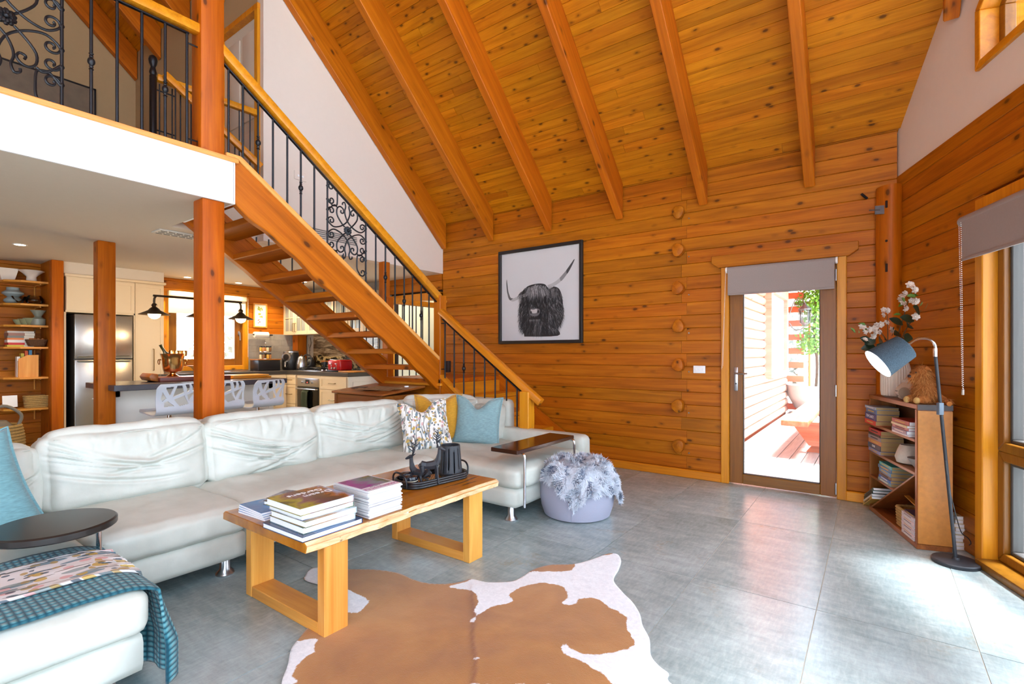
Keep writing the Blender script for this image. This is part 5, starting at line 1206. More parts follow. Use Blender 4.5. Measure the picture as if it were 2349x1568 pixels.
def floral(name, bg, sc=1.0, dens=1.0):
    """printed sprigs: layers of stretched 2-D cells as leaves, dots as blossoms, thin lines as stems"""
    t = NT(name); c0 = t.co(kind='Object', rnd=False); sx = t.n('SeparateXYZ'); t.l(c0, sx.inputs[0]); cb = t.n('CombineXYZ'); t.l(sx.outputs[0], cb.inputs[0]); t.l(t.math('ADD', sx.outputs[1], sx.outputs[2]), cb.inputs[1])
    wob = t.noise(cb.outputs[0], 7*sc, 2); ad = t.n('VectorMath', operation='MULTIPLY_ADD'); t.l(wob, ad.inputs[0]); ad.inputs[1].default_value = (.05/sc, .05/sc, 0); t.l(cb.outputs[0], ad.inputs[2]); col = bg
    def cells(rot, s_, st, th, sh):
        mp = t.n('Mapping'); mp.inputs['Rotation'].default_value = (0, 0, rot); mp.inputs['Location'].default_value = (sh, sh*1.7, 0); mp.inputs['Scale'].default_value = (s_*st, s_, 1); t.l(ad.outputs[0], mp.inputs[0])
        vo = t.n('TexVoronoi'); vo.voronoi_dimensions = '2D'; vo.inputs['Scale'].default_value = 1; t.l(mp.outputs[0], vo.inputs['Vector']); sp_ = t.n('SeparateColor'); t.l(vo.outputs['Color'], sp_.inputs[0])
        return t.math('MULTIPLY', t.math('LESS_THAN', vo.outputs['Distance'], th), t.math('LESS_THAN', sp_.outputs[0], .30*dens))
    for rot, s_, st, th, sh, c_ in ((.5, 9, 3.6, .34, 1.1, srgb(112, 136, 146)), (-.7, 10, 3.8, .32, 3.7, srgb(84, 108, 122)), (1.5, 9, 3.4, .30, 6.2, srgb(138, 150, 148)), (.1, 11, 4.2, .30, 21.2, srgb(150, 140, 130)), (0, 24, 1, .34, 9.1, srgb(192, 158, 70)), (.3, 22, 1.2, .30, 11.3, srgb(208, 158, 156)), (.9, 34, 1.5, .32, 14.9, srgb(70, 84, 94)), (2.2, 30, 1, .3, 17.9, srgb(176, 144, 84)), (.2, 6, 14, .30, 25, srgb(96, 108, 110)), (-.9, 6, 16, .28, 29, srgb(110, 104, 92))): col = t.mix(t.math('MULTIPLY', cells(rot, s_*sc, st, th, sh), .88), col, c_)
    t.bump(t.noise(c0, 300, 2), .15, .002); return t.fin(col, .85, 0, .2)
FLO = floral('floral_linen', srgb(222, 219, 212), .85, .85)
pillow('throw_pillow', 'mustard yellow linen cushion behind the floral one', (-3.42, 3.50, .65), pi/4+.1, -.22, .46, .46, .15, linen('mustard_linen', srgb(190, 138, 40)), .22, 0, 3)
pillow('throw_pillow', 'floral patterned linen cushion with a karate-chop dent', (-3.30, 3.20, .62), pi/2-.55, -.30, .45, .46, .15, FLO, .20, -.08, 1)
pillow('throw_pillow', 'pale teal linen cushion with a dented top on the far seat', (-3.10, 3.70, .63), .50, -.24, .46, .47, .16, linen('teal_linen_pale', srgb(122, 152, 156)), .24, .05, 2)
pillow('throw_pillow', 'large teal linen cushion beside the black round table', (-3.37, .31, .56), pi/2-.25, -.40, .60, .60, .18, TEAL, .05, -.34, 5)
# ---- throw and floral cloth over the near chaise
def waffle():
    t = NT('teal_waffle'); v = t.co(kind='UV', rnd=False, scale=(1, 1, 1)); sp_ = t.n('SeparateXYZ'); t.l(v, sp_.inputs[0])
    a = t.math('ABSOLUTE', t.math('SINE', t.math('MULTIPLY', sp_.outputs[0], 100))); b = t.math('ABSOLUTE', t.math('SINE', t.math('MULTIPLY', sp_.outputs[1], 150)))
    h_ = t.math('MULTIPLY', a, b); col = t.ramp(h_, [(.05, srgb(20, 66, 80)), (.4, srgb(52, 112, 124)), (.9, srgb(104, 156, 162))]); t.bump(h_, .9, .006); return t.fin(col, .9, 0, .2, Sheen_Weight=.2)
def drape(name, label, mat, x0, x1, y0, drop, lift, fr=1.0, edge=.0, cat='throw', rag=.0):
    """cloth lying along the chaise seat (runs in y) and hanging down over its inner side; u across x"""
    yf, zt = .705, .424+lift; L = yf-y0; nu, nv = 48, 90; tot = L+drop; vs = []; uv = []
    for i in range(nu+1):
        u = i/nu
        for j in range(nv+1):
            s = tot*j/nv*(1+rag*noise3((u*9, 0, 4))*(j/nv)); x = x0+(x1-x0)*u+edge*noise3((s*4, u*2, 2))
            if s < L:
                y, z = y0+s, zt+.006*noise3((s*6, u*6, 1))*fr; k = max(0, (s-(L-.10))/.10); z -= .022*k*k
            else:
                d = s-L; a = min(1, d/.22); z = zt-.022-d; y = yf+.022+.03*a+(.030*sin(u*15+1)+.016*sin(u*33+2))*a*fr; x += .03*a*sin(u*8)*fr
            vs.append((x, y, z)); uv.append((x, s))
    fs = [(i*(nv+1)+j, (i+1)*(nv+1)+j, (i+1)*(nv+1)+j+1, i*(nv+1)+j+1) for i in range(nu) for j in range(nv)]
    m = MB(); m.add(vs, fs); o = m.build(name, mat, smooth=True); ul = o.data.uv_layers.new(name='UVMap')
    for lp in o.data.loops: ul.data[lp.index].uv = uv[lp.vertex_index]
    md = o.modifiers.new('s', 'SOLIDIFY'); md.thickness = .009; md.offset = 1
    return tag(o, label, cat)
drape('waffle_throw', 'teal waffle-weave throw hanging over the near chaise end', waffle(), -2.84, -2.165, -.42, .36, .004)
drape('floral_cloth', 'white floral cloth laid along the teal throw', floral('floral_cotton', srgb(214, 210, 208), .75, .8), -2.70, -2.36, -.40, .05, .018, .5, .02, 'cloth', .15)
# ---- coffee table
ctb = thing('coffee_table', 'live-edge timber coffee table on two square frame legs', 'coffee table', (-2.35, 1.9, 0))
tx0, tx1, ty0, ty1, tz = -2.735, -1.985, 1.215, 2.575, .46
ys = [ty0+(ty1-ty0)*k/40 for k in range(41)]
e1 = lambda y: tx1+.012*noise3((y*4, 1, 0))+.01*noise3((y*11, 2, 0)); e0 = lambda y: tx0+.02*noise3((y*3, 5, 0))
vs = []
for y in ys: vs += [(e0(y)+.01, y, tz), (e1(y)-.012, y, tz), (e1(y)+.012, y, tz-.014), (e1(y)+.002+.008*noise3((y*9, 8, 0)), y, tz-.048), (e0(y)-.01, y, tz-.046), (e0(y)-.005, y, tz-.01)]
fs = []; mi = []
for k in range(40):
    for q in range(6):
        fs.append((k*6+q, k*6+(q+1) % 6, (k+1)*6+(q+1) % 6, (k+1)*6+q)); mi.append(1 if q in (1, 2, 4, 5) else 0)
fs += [(0, 5, 4, 3, 2, 1), tuple(40*6+q for q in range(6))]; mi += [0, 0]
m = MB(); m.v = [Vector(p) for p in vs]; m.f = fs; m.m = mi
def sapwood():
    t = NT('sapwood_edge'); v = t.co(rnd=False, scale=(1, .35, 1)); a = t.noise(v, 16, 6, .65, 1); b = t.noise(t.co(rnd=False, scale=(1, .5, 1)), 34, 4, .7)
    col = t.ramp(a, [(.3, srgb(206, 156, 96)), (.55, srgb(236, 204, 156)), (.8, srgb(246, 226, 190))]); col = t.mix(t.ramp(b, [(.60, (0, 0, 0)), (.70, (1, 1, 1))]), col, srgb(96, 62, 36)); t.bump(a, .5, .006); return t.fin(col, .5)
def slabtop():
    t = NT('slab_top'); v = t.co(rnd=False, scale=(16, .8, 16)); a = t.noise(v, 1, 5, .55, 1.0); b = t.noise(t.co(rnd=False, scale=(4.5, .35, 1)), 1, 3, .5, .4); c = t.noise(t.co(rnd=False, scale=(60, 3, 60)), 1, 3)
    col = t.ramp(b, [(.36, srgb(132, 70, 6)), (.46, srgb(176, 104, 12)), (.6, srgb(194, 122, 20)), (.75, srgb(156, 86, 8))]); col = t.mix(.35, col, t.ramp(a, [(.3, srgb(134, 74, 10)), (.7, srgb(200, 132, 34))])); col = t.mix(t.math('MULTIPLY', c, .18), col, srgb(110, 60, 18))
    cr = t.ramp(t.noise(t.co(rnd=False, scale=(5, .6, 1)), 1.6, 3, .5, .6), [(.70, (0, 0, 0)), (.73, (1, 1, 1))]); col = t.mix(t.math('MULTIPLY', cr, .8), col, srgb(40, 24, 12)); return t.fin(col, .24, 0, .5, Coat_Weight=.25)
o = m.build('top', [slabtop(), sapwood()], ctb, world=True, recalc=True, bevel=.003, seg=1)
OK_ = {a: W_('oak', a) for a in 'xyz'}
for y in (1.31, 2.30):
    for x in (-2.70, -2.045):
        m = MB(); m.bb((x, y, 0), (x+.055, y+.125, tz-.047)); m.build('leg', OK_['z'], ctb, world=True, bevel=.003, seg=1)
    m = MB(); m.bb((-2.645, y+.002, .0), (-2.045, y+.123, .055)); m.build('bottom_rail', OK_['x'], ctb, world=True, bevel=.003, seg=1)
# ---- books on the table
PAGE = plain('page_block', srgb(232, 232, 232), .85, nz=.10, nscale=260)
def cover_mat(name, cols, sc=6):
    if name in MATS: return MATS[name]
    t = NT(name); v = t.co(rnd=False); a = t.noise(v, sc, 5, .65, 1.0); sp_ = t.n('SeparateXYZ'); t.l(v, sp_.inputs[0]); g = t.math('ADD', t.math('MULTIPLY', sp_.outputs[1], 2.2), t.math('MULTIPLY', a, .9)); n = len(cols)
    return t.fin(t.ramp(g, [(.05+.9*i/(n-1), srgb(*c_)) for i, c_ in enumerate(cols)]), .22)
def book(name, label, cx, cy, z, w, l, h_, rz, cmat, group=None, soft_=False):
    """w along local x, l along local y; spine on +y side"""
    b = thing(name, label, 'magazine' if soft_ else 'book', (cx, cy, z), rz, group); c_ = .0025 if not soft_ else .0008; o = .003 if not soft_ else 0
    m = MB(); m.bb((-w/2+o, -l/2+o, c_), (w/2-o, l/2-o, h_-c_)); m.build('pages', PAGE, b)
    m = MB(); m.bb((-w/2, -l/2, h_-c_), (w/2, l/2, h_)); m.build('cover', cmat, b)
    m = MB(); m.bb((-w/2, -l/2, 0), (w/2, l/2, c_)); m.bb((-w/2, l/2-c_, 0), (w/2, l/2, h_-c_)); m.build('back_cover', cmat, b)
    return b
def text(par, s, size, loc, rz, mat, ext=.0003, name='lettering', align='CENTER', rot=None, sx=1):
    cu = bpy.data.curves.new('t', 'FONT'); cu.body = s; cu.size = size; cu.align_x = align; cu.align_y = 'CENTER'; cu.extrude = ext; cu.resolution_u = 3
    ob = bpy.data.objects.new('t', cu); COL.objects.link(ob); dg = bpy.context.evaluated_depsgraph_get(); me = bpy.data.meshes.new_from_object(ob.evaluated_get(dg)); bpy.data.objects.remove(ob)
    me.materials.clear(); me.materials.append(mat); o = bpy.data.objects.new(name, me); COL.objects.link(o); o.parent = par; o.location = loc; o.rotation_euler = rot or (0, 0, rz); o.scale = (sx, 1, 1); return o
z = tz
BL = [('thin dark blue hardback at the bottom of the garden book pile', .33, .315, .024, [(20, 36, 70), (40, 80, 130), (30, 60, 100), (20, 30, 60)]),
      ('pale blue garden book second from the bottom of its pile', .29, .27, .03, [(70, 90, 60), (120, 140, 160), (200, 210, 220), (90, 120, 60)]),
      ('green garden book in the middle of its pile', .285, .27, .028, [(60, 90, 40), (160, 110, 60), (190, 200, 210), (60, 110, 60)]),
      ('white-edged garden book second from the top of its pile', .285, .27, .03, [(40, 70, 110), (200, 205, 210), (90, 110, 50), (40, 80, 120)])]
for i, (lb, w, l, h_, cc) in enumerate(BL):
    book('garden_book', lb, -2.165+.004*i*(-1)**i, 1.365, z, w, l, h_, .01*(-1)**i, cover_mat('gcover%d' % i, cc), 'garden books on the coffee table'); z += h_
gb = book('garden_book', 'open-air garden photo hardback topmost of its pile, white title', -2.155, 1.345, z, .285, .275, .033, .0, cover_mat('gcover_top', [(40, 40, 24), (150, 140, 30), (110, 60, 80), (60, 40, 30), (150, 90, 40), (160, 180, 210), (60, 110, 190)], 5), 'garden books on the coffee table')
WL = plain('white_ink', srgb(244, 244, 244), .5)
text(gb, 'Dream', .052, (-.02, .05, .0336), -pi/2, WL); text(gb, 'Gardens', .052, (-.072, .015, .0336), -pi/2, WL)
z = tz
for i in range(4):
    book('magazine', 'blue-covered magazine %s of the low pile behind the garden books' % ['at the bottom', 'second from the bottom', 'third from the bottom', 'on top'][i], -2.53, 1.385, z, .24, .27, .010, .05-.03*i, cover_mat('bluemag', [(30, 80, 150), (60, 130, 190), (190, 170, 150), (30, 70, 130)]), 'low pile of magazines on the coffee table', True); z += .010
bk = book('paperback', 'small dark paperback lying on the blue magazines', -2.50, 1.44, z, .15, .2, .02, .25, cover_mat('darkpb', [(40, 26, 22), (70, 50, 40), (40, 60, 120), (30, 20, 20)], 14))
ph = book('brochure', 'pale folded brochure beside the dark paperback', -2.62, 1.47, z, .07, .14, .012, .4, cover_mat('brochure', [(220, 220, 226), (60, 60, 80), (200, 160, 160)]))
z = tz
for i in range(24):
    dx, dy = random.uniform(-.006, .006), random.uniform(-.006, .006)
    mg_ = book('country_magazine', 'white-edged magazine in the tall pile on the coffee table' if i < 23 else 'country style magazine topmost on the tall pile, purple title', -2.155+dx, 1.675+dy, z, .285, .21, .0058, random.uniform(-.012, .012), cover_mat('magcover', [(206, 206, 210), (188, 186, 190), (196, 196, 198), (180, 180, 186)]) if i < 23 else plain('mag_white', srgb(226, 222, 228), .25), 'tall pile of magazines on the coffee table', True); z += .0058
m = MB(); m.bb((-.125, -.098, .0058), (.075, .098, .0062)); m.build('cover_photo', cover_mat('mag_photo', [(70, 90, 50), (150, 60, 140), (120, 130, 140), (90, 100, 40), (160, 130, 80)], 9), mg_)
text(mg_, 'COUNTRYSTYLE', .036, (.108, .0, .0062), -pi/2, plain('purple_ink', srgb(150, 20, 110), .4), sx=.8)
text(mg_, 'a new leaf', .016, (.085, -.02, .0064), -pi/2, plain('grey_ink', srgb(90, 80, 90), .4))
# ---- tray with ornaments
tr = thing('woven_tray', 'rounded black cane tray with woven base on the coffee table', 'tray', (-2.30, 2.29, tz), -.14)
def rr(hx, hy, r, n=8):
    P = []
    for cx, cy, a0 in ((hx-r, hy-r, 0), (-hx+r, hy-r, pi/2), (-hx+r, -hy+r, pi), (hx-r, -hy+r, 3*pi/2)):
        for k in range(n+1): a = a0+pi/2*k/n; P.append((cx+r*cos(a), cy+r*sin(a)))
    return P
Pr = rr(.115, .235, .085)
for k in range(3): m = MB(); m.tube([(x, y, .009+.014*k) for x, y in Pr], .0085, 8, closed=True); m.build('rim', BLACKP, tr, smooth=True)
m = MB(); m.prism([(x, y, .002) for x, y in Pr], (0, 0, .008))
def woven():
    t = NT('woven_cane'); v = t.co(rnd=False); c = t.n('TexChecker'); c.inputs['Scale'].default_value = 90; t.l(v, c.inputs[0]); c.inputs[1].default_value = srgb(206, 166, 116); c.inputs[2].default_value = srgb(140, 98, 58); t.bump(c.outputs[1], .6, .003); return t.fin(c.outputs[0], .8)
m.build('base', woven(), tr)
for s_ in (-1, 1): m = MB(); m.tube(crom([(.07, s_*.24, .01), (.068, s_*.245, .06), (.04, s_*.25, .088), (0, s_*.252, .094), (-.04, s_*.25, .088), (-.068, s_*.245, .06), (-.07, s_*.24, .01)], 4), .006, 8); m.build('handle', BLACKP, tr, smooth=True)
MBK = plain('matt_black', srgb(38, 40, 46), .5, nz=.06)
lan = thing('candle_holder', 'matt black slotted candle holder on the cane tray', 'candle holder', (-2.265, 2.425, tz+.012))
m = MB(); m.lathe([(.062, 0), (.066, .006), (.066, .016)], (0, 0, 0), 32); m.build('foot', plain('raw_clay', srgb(196, 182, 152), .8), lan, smooth=True)
n = 60; rows = [.016, .03, .05, .075, .10, .125, .15, .165, .185, .2, .205]; rad = lambda z: .080-.018*(z/.205)+(.002 if z < .03 else 0)
vs = [(rad(z)*cos(2*pi*k/n), rad(z)*sin(2*pi*k/n), z) for z in rows for k in range(n)]; fs = []
for j in range(len(rows)-1):
    for k in range(n):
        ph_ = k % 5; lo, hi = (2, 8) if (k//5) % 2 == 0 else (1, 7)
        if ph_ == 0 and lo <= j < hi: continue
        fs.append((j*n+k, j*n+(k+1) % n, (j+1)*n+(k+1) % n, (j+1)*n+k))
m = MB(); m.add(vs, fs); m.add([(rad(.02)*cos(2*pi*k/n), rad(.02)*sin(2*pi*k/n), .018) for k in range(n)], [tuple(range(n))]); o = m.build('slotted_body', MBK, lan, smooth=True); md = o.modifiers.new('s', 'SOLIDIFY'); md.thickness = .005
def deer(name, label, loc, rz, lying=False, s=1.0):
    d = thing(name, label, 'figurine', loc, rz); m = MB(); P = lambda *a: [Vector(p)*s for p in a]; hz = 0 if not lying else -.085
    m.tube(P((-.058, 0, .125+hz), (-.05, 0, .128+hz), (-.02, 0, .122+hz), (.02, 0, .124+hz), (.05, 0, .132+hz), (.062, 0, .135+hz)), [x*s for x in (.012, .028, .026, .030, .030, .012)], 7)
    m.tube(P((.045, 0, .135+hz), (.062, 0, .165+hz), (.068, 0, .20+hz), (.070, 0, .232+hz)), [x*s for x in (.026, .020, .014, .012)], 7)
    m.tube(P((.060, 0, .24+hz), (.075, 0, .238+hz), (.095, 0, .228+hz), (.108, 0, .222+hz)), [x*s for x in (.012, .014, .010, .006)], 6)
    m.tube(P((-.06, 0, .135+hz), (-.072, 0, .12+hz)), [.006*s, .002*s], 5)
    if not lying:
        for x, y, k in ((.045, .016, 0), (.05, -.016, .012), (-.045, .018, -.006), (-.05, -.018, .010)):
            if x > 0: m.tube(P((x, y, .125), (x+k*.5, y, .065), (x+k, y, .01), (x+k+.004, y, 0)), [x_*s for x_ in (.015, .0085, .006, .007)], 6)
            else: m.tube(P((x, y, .125), (x+.006, y, .085), (x-.012+k*.3, y, .055), (x-.004+k*.3, y, .01), (x+k*.3, y, 0)), [x_*s for x_ in (.02, .012, .008, .006, .007)], 6)
    else:
        for y in (.02, -.02): m.tube(P((.05, y, .035), (.085, y*1.5, .015), (.05, y*1.7, .008)), [x_*s for x_ in (.014, .009, .006)], 6); m.tube(P((-.05, y, .04), (-.02, y*1.9, .02), (-.055, y*1.9, .008)), [x_*s for x_ in (.018, .012, .007)], 6)
    b = m.build('body', MBK, d)
    a = MB()
    for sy in (-1, 1):
        B = lambda *p: [Vector((q[0], q[1]*sy, q[2]+hz))*s for q in p]
        a.tube(crom(B((.062, .008, .245), (.052, .025, .275), (.05, .045, .305), (.056, .058, .34), (.066, .06, .36)), 3), [.005*s*(1-.045*k) for k in range(13)], 5)
        for q in (((.05, .026, .276), (.075, .03, .295), (.082, .03, .315)), ((.05, .045, .306), (.075, .052, .32), (.085, .054, .34)), ((.05, .042, .30), (.03, .055, .315), (.024, .06, .335)), ((.054, .054, .328), (.04, .066, .345))): a.tube(B(*q), [.0042*s, .003*s, .0012*s][:len(q)], 5)
    a.build('antlers', MBK, d, smooth=True)
    e = MB()
    for sy in (-1, 1): e.tube([Vector((.058, sy*.01, .246+hz))*s, Vector((.046, sy*.03, .25+hz))*s], [.006*s, .001], 5)
    e.build('ears', MBK, d); return d
deer('deer_figurine', 'black faceted standing stag figurine on the cane tray', (-2.235, 2.20, tz+.011), .75, False, .92)
deer('deer_figurine', 'black faceted stag figurine behind the standing one', (-2.355, 2.25, tz+.011), 3.75, True, .95)
for i, (x, y) in enumerate(((-2.30, 2.105), (-2.385, 2.15))):
    j = thing('lidded_jar', ['small black and cream lidded jar beside the tray handle', 'small black lidded jar behind the banded one'][i], 'jar', (x, y, tz+.011))
    m = MB(); m.lathe([(.03, 0), (.044, .008), (.046, .03), (.044, .034)], (0, 0, 0), 24); m.build('body', plain('cream_clay', srgb(180, 166, 138), .5) if i == 0 else MBK, j, smooth=True)
    m = MB(); m.lathe([(.0455, .012), (.0472, .016), (.0472, .026), (.0455, .03)], (0, 0, 0), 24); m.build('band', plain('navy_glaze', srgb(24, 28, 38), .15), j, smooth=True)
    m = MB(); m.lathe([(.045, .034), (.046, .042), (.042, .055), (.02, .06), (.001, .061)], (0, 0, 0), 24); m.build('lid', plain('navy_glaze', srgb(24, 28, 38), .15), j, smooth=True)
# ---- cowhide
def Cam(u, v, z=0):
    Z = (H-z)*F/(v-HY); X = (u-CX)/F*Z; return Vector((X*cos(TH)-Z*sin(TH), X*sin(TH)+Z*cos(TH), z))
def toPx(p):
    X = p.x*cos(TH)+p.y*sin(TH); Z = -p.x*sin(TH)+p.y*cos(TH); return CX+F*X/Z, HY+F*(H-p.z)/Z
k5 = lambda L: [(560+a/2.2587, 1260+b/2.2587) for a, b in L]
outl = [Cam(*p) for p in k5([(318, 140), (345, 105), (400, 95), (470, 108), (560, 108), (680, 110), (800, 128), (870, 160), (950, 180), (1040, 182), (1120, 172), (1180, 158), (1260, 175), (1380, 170), (1440, 145), (1500, 108), (1580, 85), (1690, 82), (1750, 72), (1830, 45), (1890, 25), (1935, 30), (1953, 65), (1940, 110), (1915, 165), (1960, 225), (2010, 275), (2050, 340), (2065, 400), (2100, 470), (2108, 555), (2150, 610), (2200, 650), (2200, 690)])]
outl += [Vector((x, y, 0)) for x, y in ((-.54, 1.86), (-.52, 1.66), (-.62, 1.48), (-.66, 1.25), (-.62, 1.02), (-.50, .80), (-.52, .66), (-.70, .64), (-.95, .80), (-1.15, .84), (-1.4, .72), (-1.62, .62), (-1.72, .68), (-1.70, .84), (-1.76, .98))]
outl += [Cam(*p) for p in k5([(195, 696), (225, 610), (245, 520), (290, 460), (340, 400)])]+[Vector((-2.22, 1.50, 0)), Vector((-2.38, 1.60, 0)), Vector((-2.58, 1.58, 0))]
WP = [k5(L) for L in ([(300, 80), (400, 90), (425, 130), (408, 190), (330, 190)], [(395, 205), (530, 205), (600, 235), (655, 270), (620, 300), (595, 335), (560, 325), (530, 325), (395, 320)],
      [(1040, 195), (1140, 170), (1180, 150), (1260, 165), (1380, 160), (1500, 110), (1600, 114), (1700, 110), (1720, 60), (1950, 10), (1990, 60), (1940, 180), (1990, 220), (2070, 300), (2130, 430), (2140, 560), (2230, 650), (2230, 720), (1925, 720), (1900, 690), (1860, 640), (1780, 590), (1700, 560), (1645, 525), (1640, 470), (1668, 485), (1690, 520), (1760, 538), (1840, 545), (1910, 532), (1990, 510), (2035, 490), (2000, 440), (1980, 400), (1985, 340), (1940, 318), (1890, 300), (1860, 265), (1810, 248), (1740, 250), (1720, 280), (1630, 290), (1680, 250), (1675, 215), (1640, 185), (1550, 168), (1440, 190), (1370, 230), (1400, 270), (1300, 290), (1220, 330), (1190, 384), (1160, 378), (1190, 340), (1215, 260), (1190, 215), (1100, 200)],
      [(180, 470), (300, 470), (400, 455), (366, 500), (375, 525), (320, 555), (270, 610), (245, 650), (292, 690), (260, 720), (150, 720)], [(1180, 575), (1200, 555), (1232, 547), (1215, 570)], [(1176, 676), (1194, 668), (1192, 684)])]
def inpoly(u, v, P):
    c_ = False
    for i in range(len(P)):
        (x1, y1), (x2, y2) = P[i], P[i-1]
        if (y1 > v) != (y2 > v) and u < (x2-x1)*(v-y1)/(y2-y1)+x1: c_ = not c_
    return c_
Pd = []
N0 = len(outl)
for i in range(N0):
    a, b, c_, d_ = outl[i-1], outl[i], outl[(i+1) % N0], outl[(i+2) % N0]
    nn_ = max(2, int((c_-b).length/.012))
    for k in range(nn_):
        t = k/nn_; Pd.append(.5*((2*b)+(c_-a)*t+(2*a-5*b+4*c_-d_)*t*t+(3*b-a-3*c_+d_)*t**3))
from mathutils.geometry import delaunay_2d_cdt
P2 = [p.to_2d() for p in Pd]; NB = len(P2); grid_ = []
x0_, x1_, y0_, y1_ = min(p.x for p in P2), max(p.x for p in P2), min(p.y for p in P2), max(p.y for p in P2); st_ = .0155
for i in range(int((x1_-x0_)/st_)+1):
    for j in range(int((y1_-y0_)/st_)+1):
        q = Vector((x0_+i*st_+(st_/2 if j % 2 else 0), y0_+j*st_))
        if inpoly(q.x, q.y, [(p.x, p.y) for p in P2[::3]]): grid_.append(q)
vo_, eo_, fo_, _, _, _ = delaunay_2d_cdt(P2+grid_, [], [list(range(NB))], 1, 1e-5)
SPA, SPB = Cam(1085, 1352), Cam(1088, 1600); spd = (SPB-SPA).normalized(); spn = Vector((-spd.y, spd.x, 0))
def spine(q): r_ = q-SPA; t_ = r_.dot(spd); return exp(-((r_.dot(spn)+.006*sin(t_*17))/.010)**2) if t_ > -.04 else 0
vs = []
for p in vo_:
    q = Vector((p.x, p.y, 0)); z = .007+.003*noise3((q.x*5, q.y*5, 0))+.006*spine(q); vs.append((q.x, q.y, max(.004, z)))
m = MB(); m.add(vs, [tuple(f) for f in fo_])
def hide():
    t = NT('cow_hide'); at = t.n('Attribute'); at.attribute_name = 'white'; sp2 = t.n('Attribute'); sp2.attribute_name = 'spine'; v = t.co(rnd=False); a = t.noise(v, 2.2, 4, .6, .4); b = t.noise(v, 260, 2); c = t.noise(t.co(rnd=False, scale=(1, 1, 1)), 38, 4, .7, 1)
    br = t.ramp(a, [(.28, srgb(146, 90, 24)), (.5, srgb(170, 112, 36)), (.72, srgb(188, 132, 56))]); br = t.mix(t.math('MULTIPLY', b, .35), br, srgb(140, 84, 38)); wh = t.ramp(c, [(.3, srgb(214, 216, 220)), (.7, srgb(236, 237, 240))])
    msk = t.ramp(t.math('ADD', at.outputs['Fac'], t.math('MULTIPLY_ADD', c, .5) if False else t.math('MULTIPLY', t.math('SUBTRACT', c, .5), .6)), [(.42, (0, 0, 0)), (.56, (1, 1, 1))]); t.bump(t.math('ADD', b, c), .35, .004); return t.fin(t.mix(msk, t.mix(t.math('MULTIPLY', sp2.outputs['Fac'], .7), br, srgb(120, 62, 20)), wh), .8, 0, .2, Sheen_Weight=.3)
o = m.build('cowhide_rug', hide(), smooth=True, recalc=True); at2 = o.data.attributes.new('spine', 'FLOAT', 'POINT')
for i, p in enumerate(o.data.vertices): at2.data[i].value = spine(Vector((p.co.x, p.co.y, 0)))
if True: pass
at = o.data.attributes.new('white', 'FLOAT', 'POINT')
for i, p in enumerate(o.data.vertices):
    u, v = toPx(p.co) if (-p.co.x*sin(TH)+p.co.y*cos(TH)) > .3 else (0, 9e3); u += 3.5*noise3((p.co.x*60, p.co.y*60, 0)); v += 2.5*noise3((p.co.x*60, p.co.y*60, 5))
    wv = 1.0 if any(inpoly(u, v, P) for P in WP) else 0.0
    if v > 1570: wv = 1.0 if noise3((p.co.x*2.4, p.co.y*2.4, 3)) > .12 else 0
    at.data[i].value = wv
nbv = [[] for _ in o.data.vertices]
for e_ in o.data.edges: a_, b_ = e_.vertices; nbv[a_].append(b_); nbv[b_].append(a_)
val = [d.value for d in at.data]
for _ in range(2): val = [.4*val[i]+.6*sum(val[j] for j in nb_)/max(1, len(nb_)) for i, nb_ in enumerate(nbv)]
for i, v_ in enumerate(val): at.data[i].value = v_
tag(o, 'brown and white cowhide rug partly under the coffee table', 'rug')
md = o.modifiers.new('s', 'SOLIDIFY'); md.thickness = .003; md.offset = -1
# ---- pouf with fur throw
PX, PY = -1.925, 3.535
pf = thing('pouf', 'round grey fabric pouf beside the sofa', 'pouf', (PX, PY, 0))
FELT = plain('grey_felt', srgb(158, 158, 174), .95, nz=.12, nscale=400)
prof = [(.235, 0), (.262, .012), (.285, .08), (.297, .17), (.295, .25), (.282, .32), (.262, .37), (.22, .41), (.13, .428), (.001, .432)]
m = MB(); m.lathe(prof, (0, 0, 0), 48); m.build('cover', FELT, pf, smooth=True)
for k in range(3):
    a = -1.22+2*pi*k/3; m = MB(); m.tube([((r+.001)*cos(a), (r+.001)*sin(a), z) for r, z in prof[:8]], .002, 4); m.build('seam', FELT, pf)
ft = thing('fur_throw', 'silver grey faux fur throw draped over the pouf', 'throw', (PX, PY, 0))
rad_ = [(0, .434)]+[(r+.006, z+.006) for r, z in reversed(prof[2:9])]; arc = [0]
for a, b in zip(rad_, rad_[1:]): arc.append(arc[-1]+sqrt((b[0]-a[0])**2+(b[1]-a[1])**2))
def onp(d):
    for i in range(len(arc)-1):
        if d <= arc[i+1]: f = (d-arc[i])/(arc[i+1]-arc[i]); return rad_[i][0]+(rad_[i+1][0]-rad_[i][0])*f, rad_[i][1]+(rad_[i+1][1]-rad_[i][1])*f
    return rad_[-1][0], rad_[-1][1]-(d-arc[-1])
def cloth(u, v):
    x, y = (2*u-1)*.37+.02, (2*v-1)*.37; x += .02*noise3((y*6, 1, 0)); rot = -1.22+pi/4
    X, Y = x*cos(rot)-y*sin(rot), x*sin(rot)+y*cos(rot); X += .035; Y -= .015
    d = sqrt(X*X+Y*Y); a = atan2(Y, X); r, z = onp(d); r += .004+.010*max(0, d-.3)/.15*(1+sin(a*7))
    return Vector((r*cos(a), r*sin(a), z))
m = MB(); m.grid(cloth, 56, 56); m.build('backing', plain('fur_base', srgb(150, 158, 174), .95), ft, smooth=True)
m = MB(); rnd = random.Random(5)
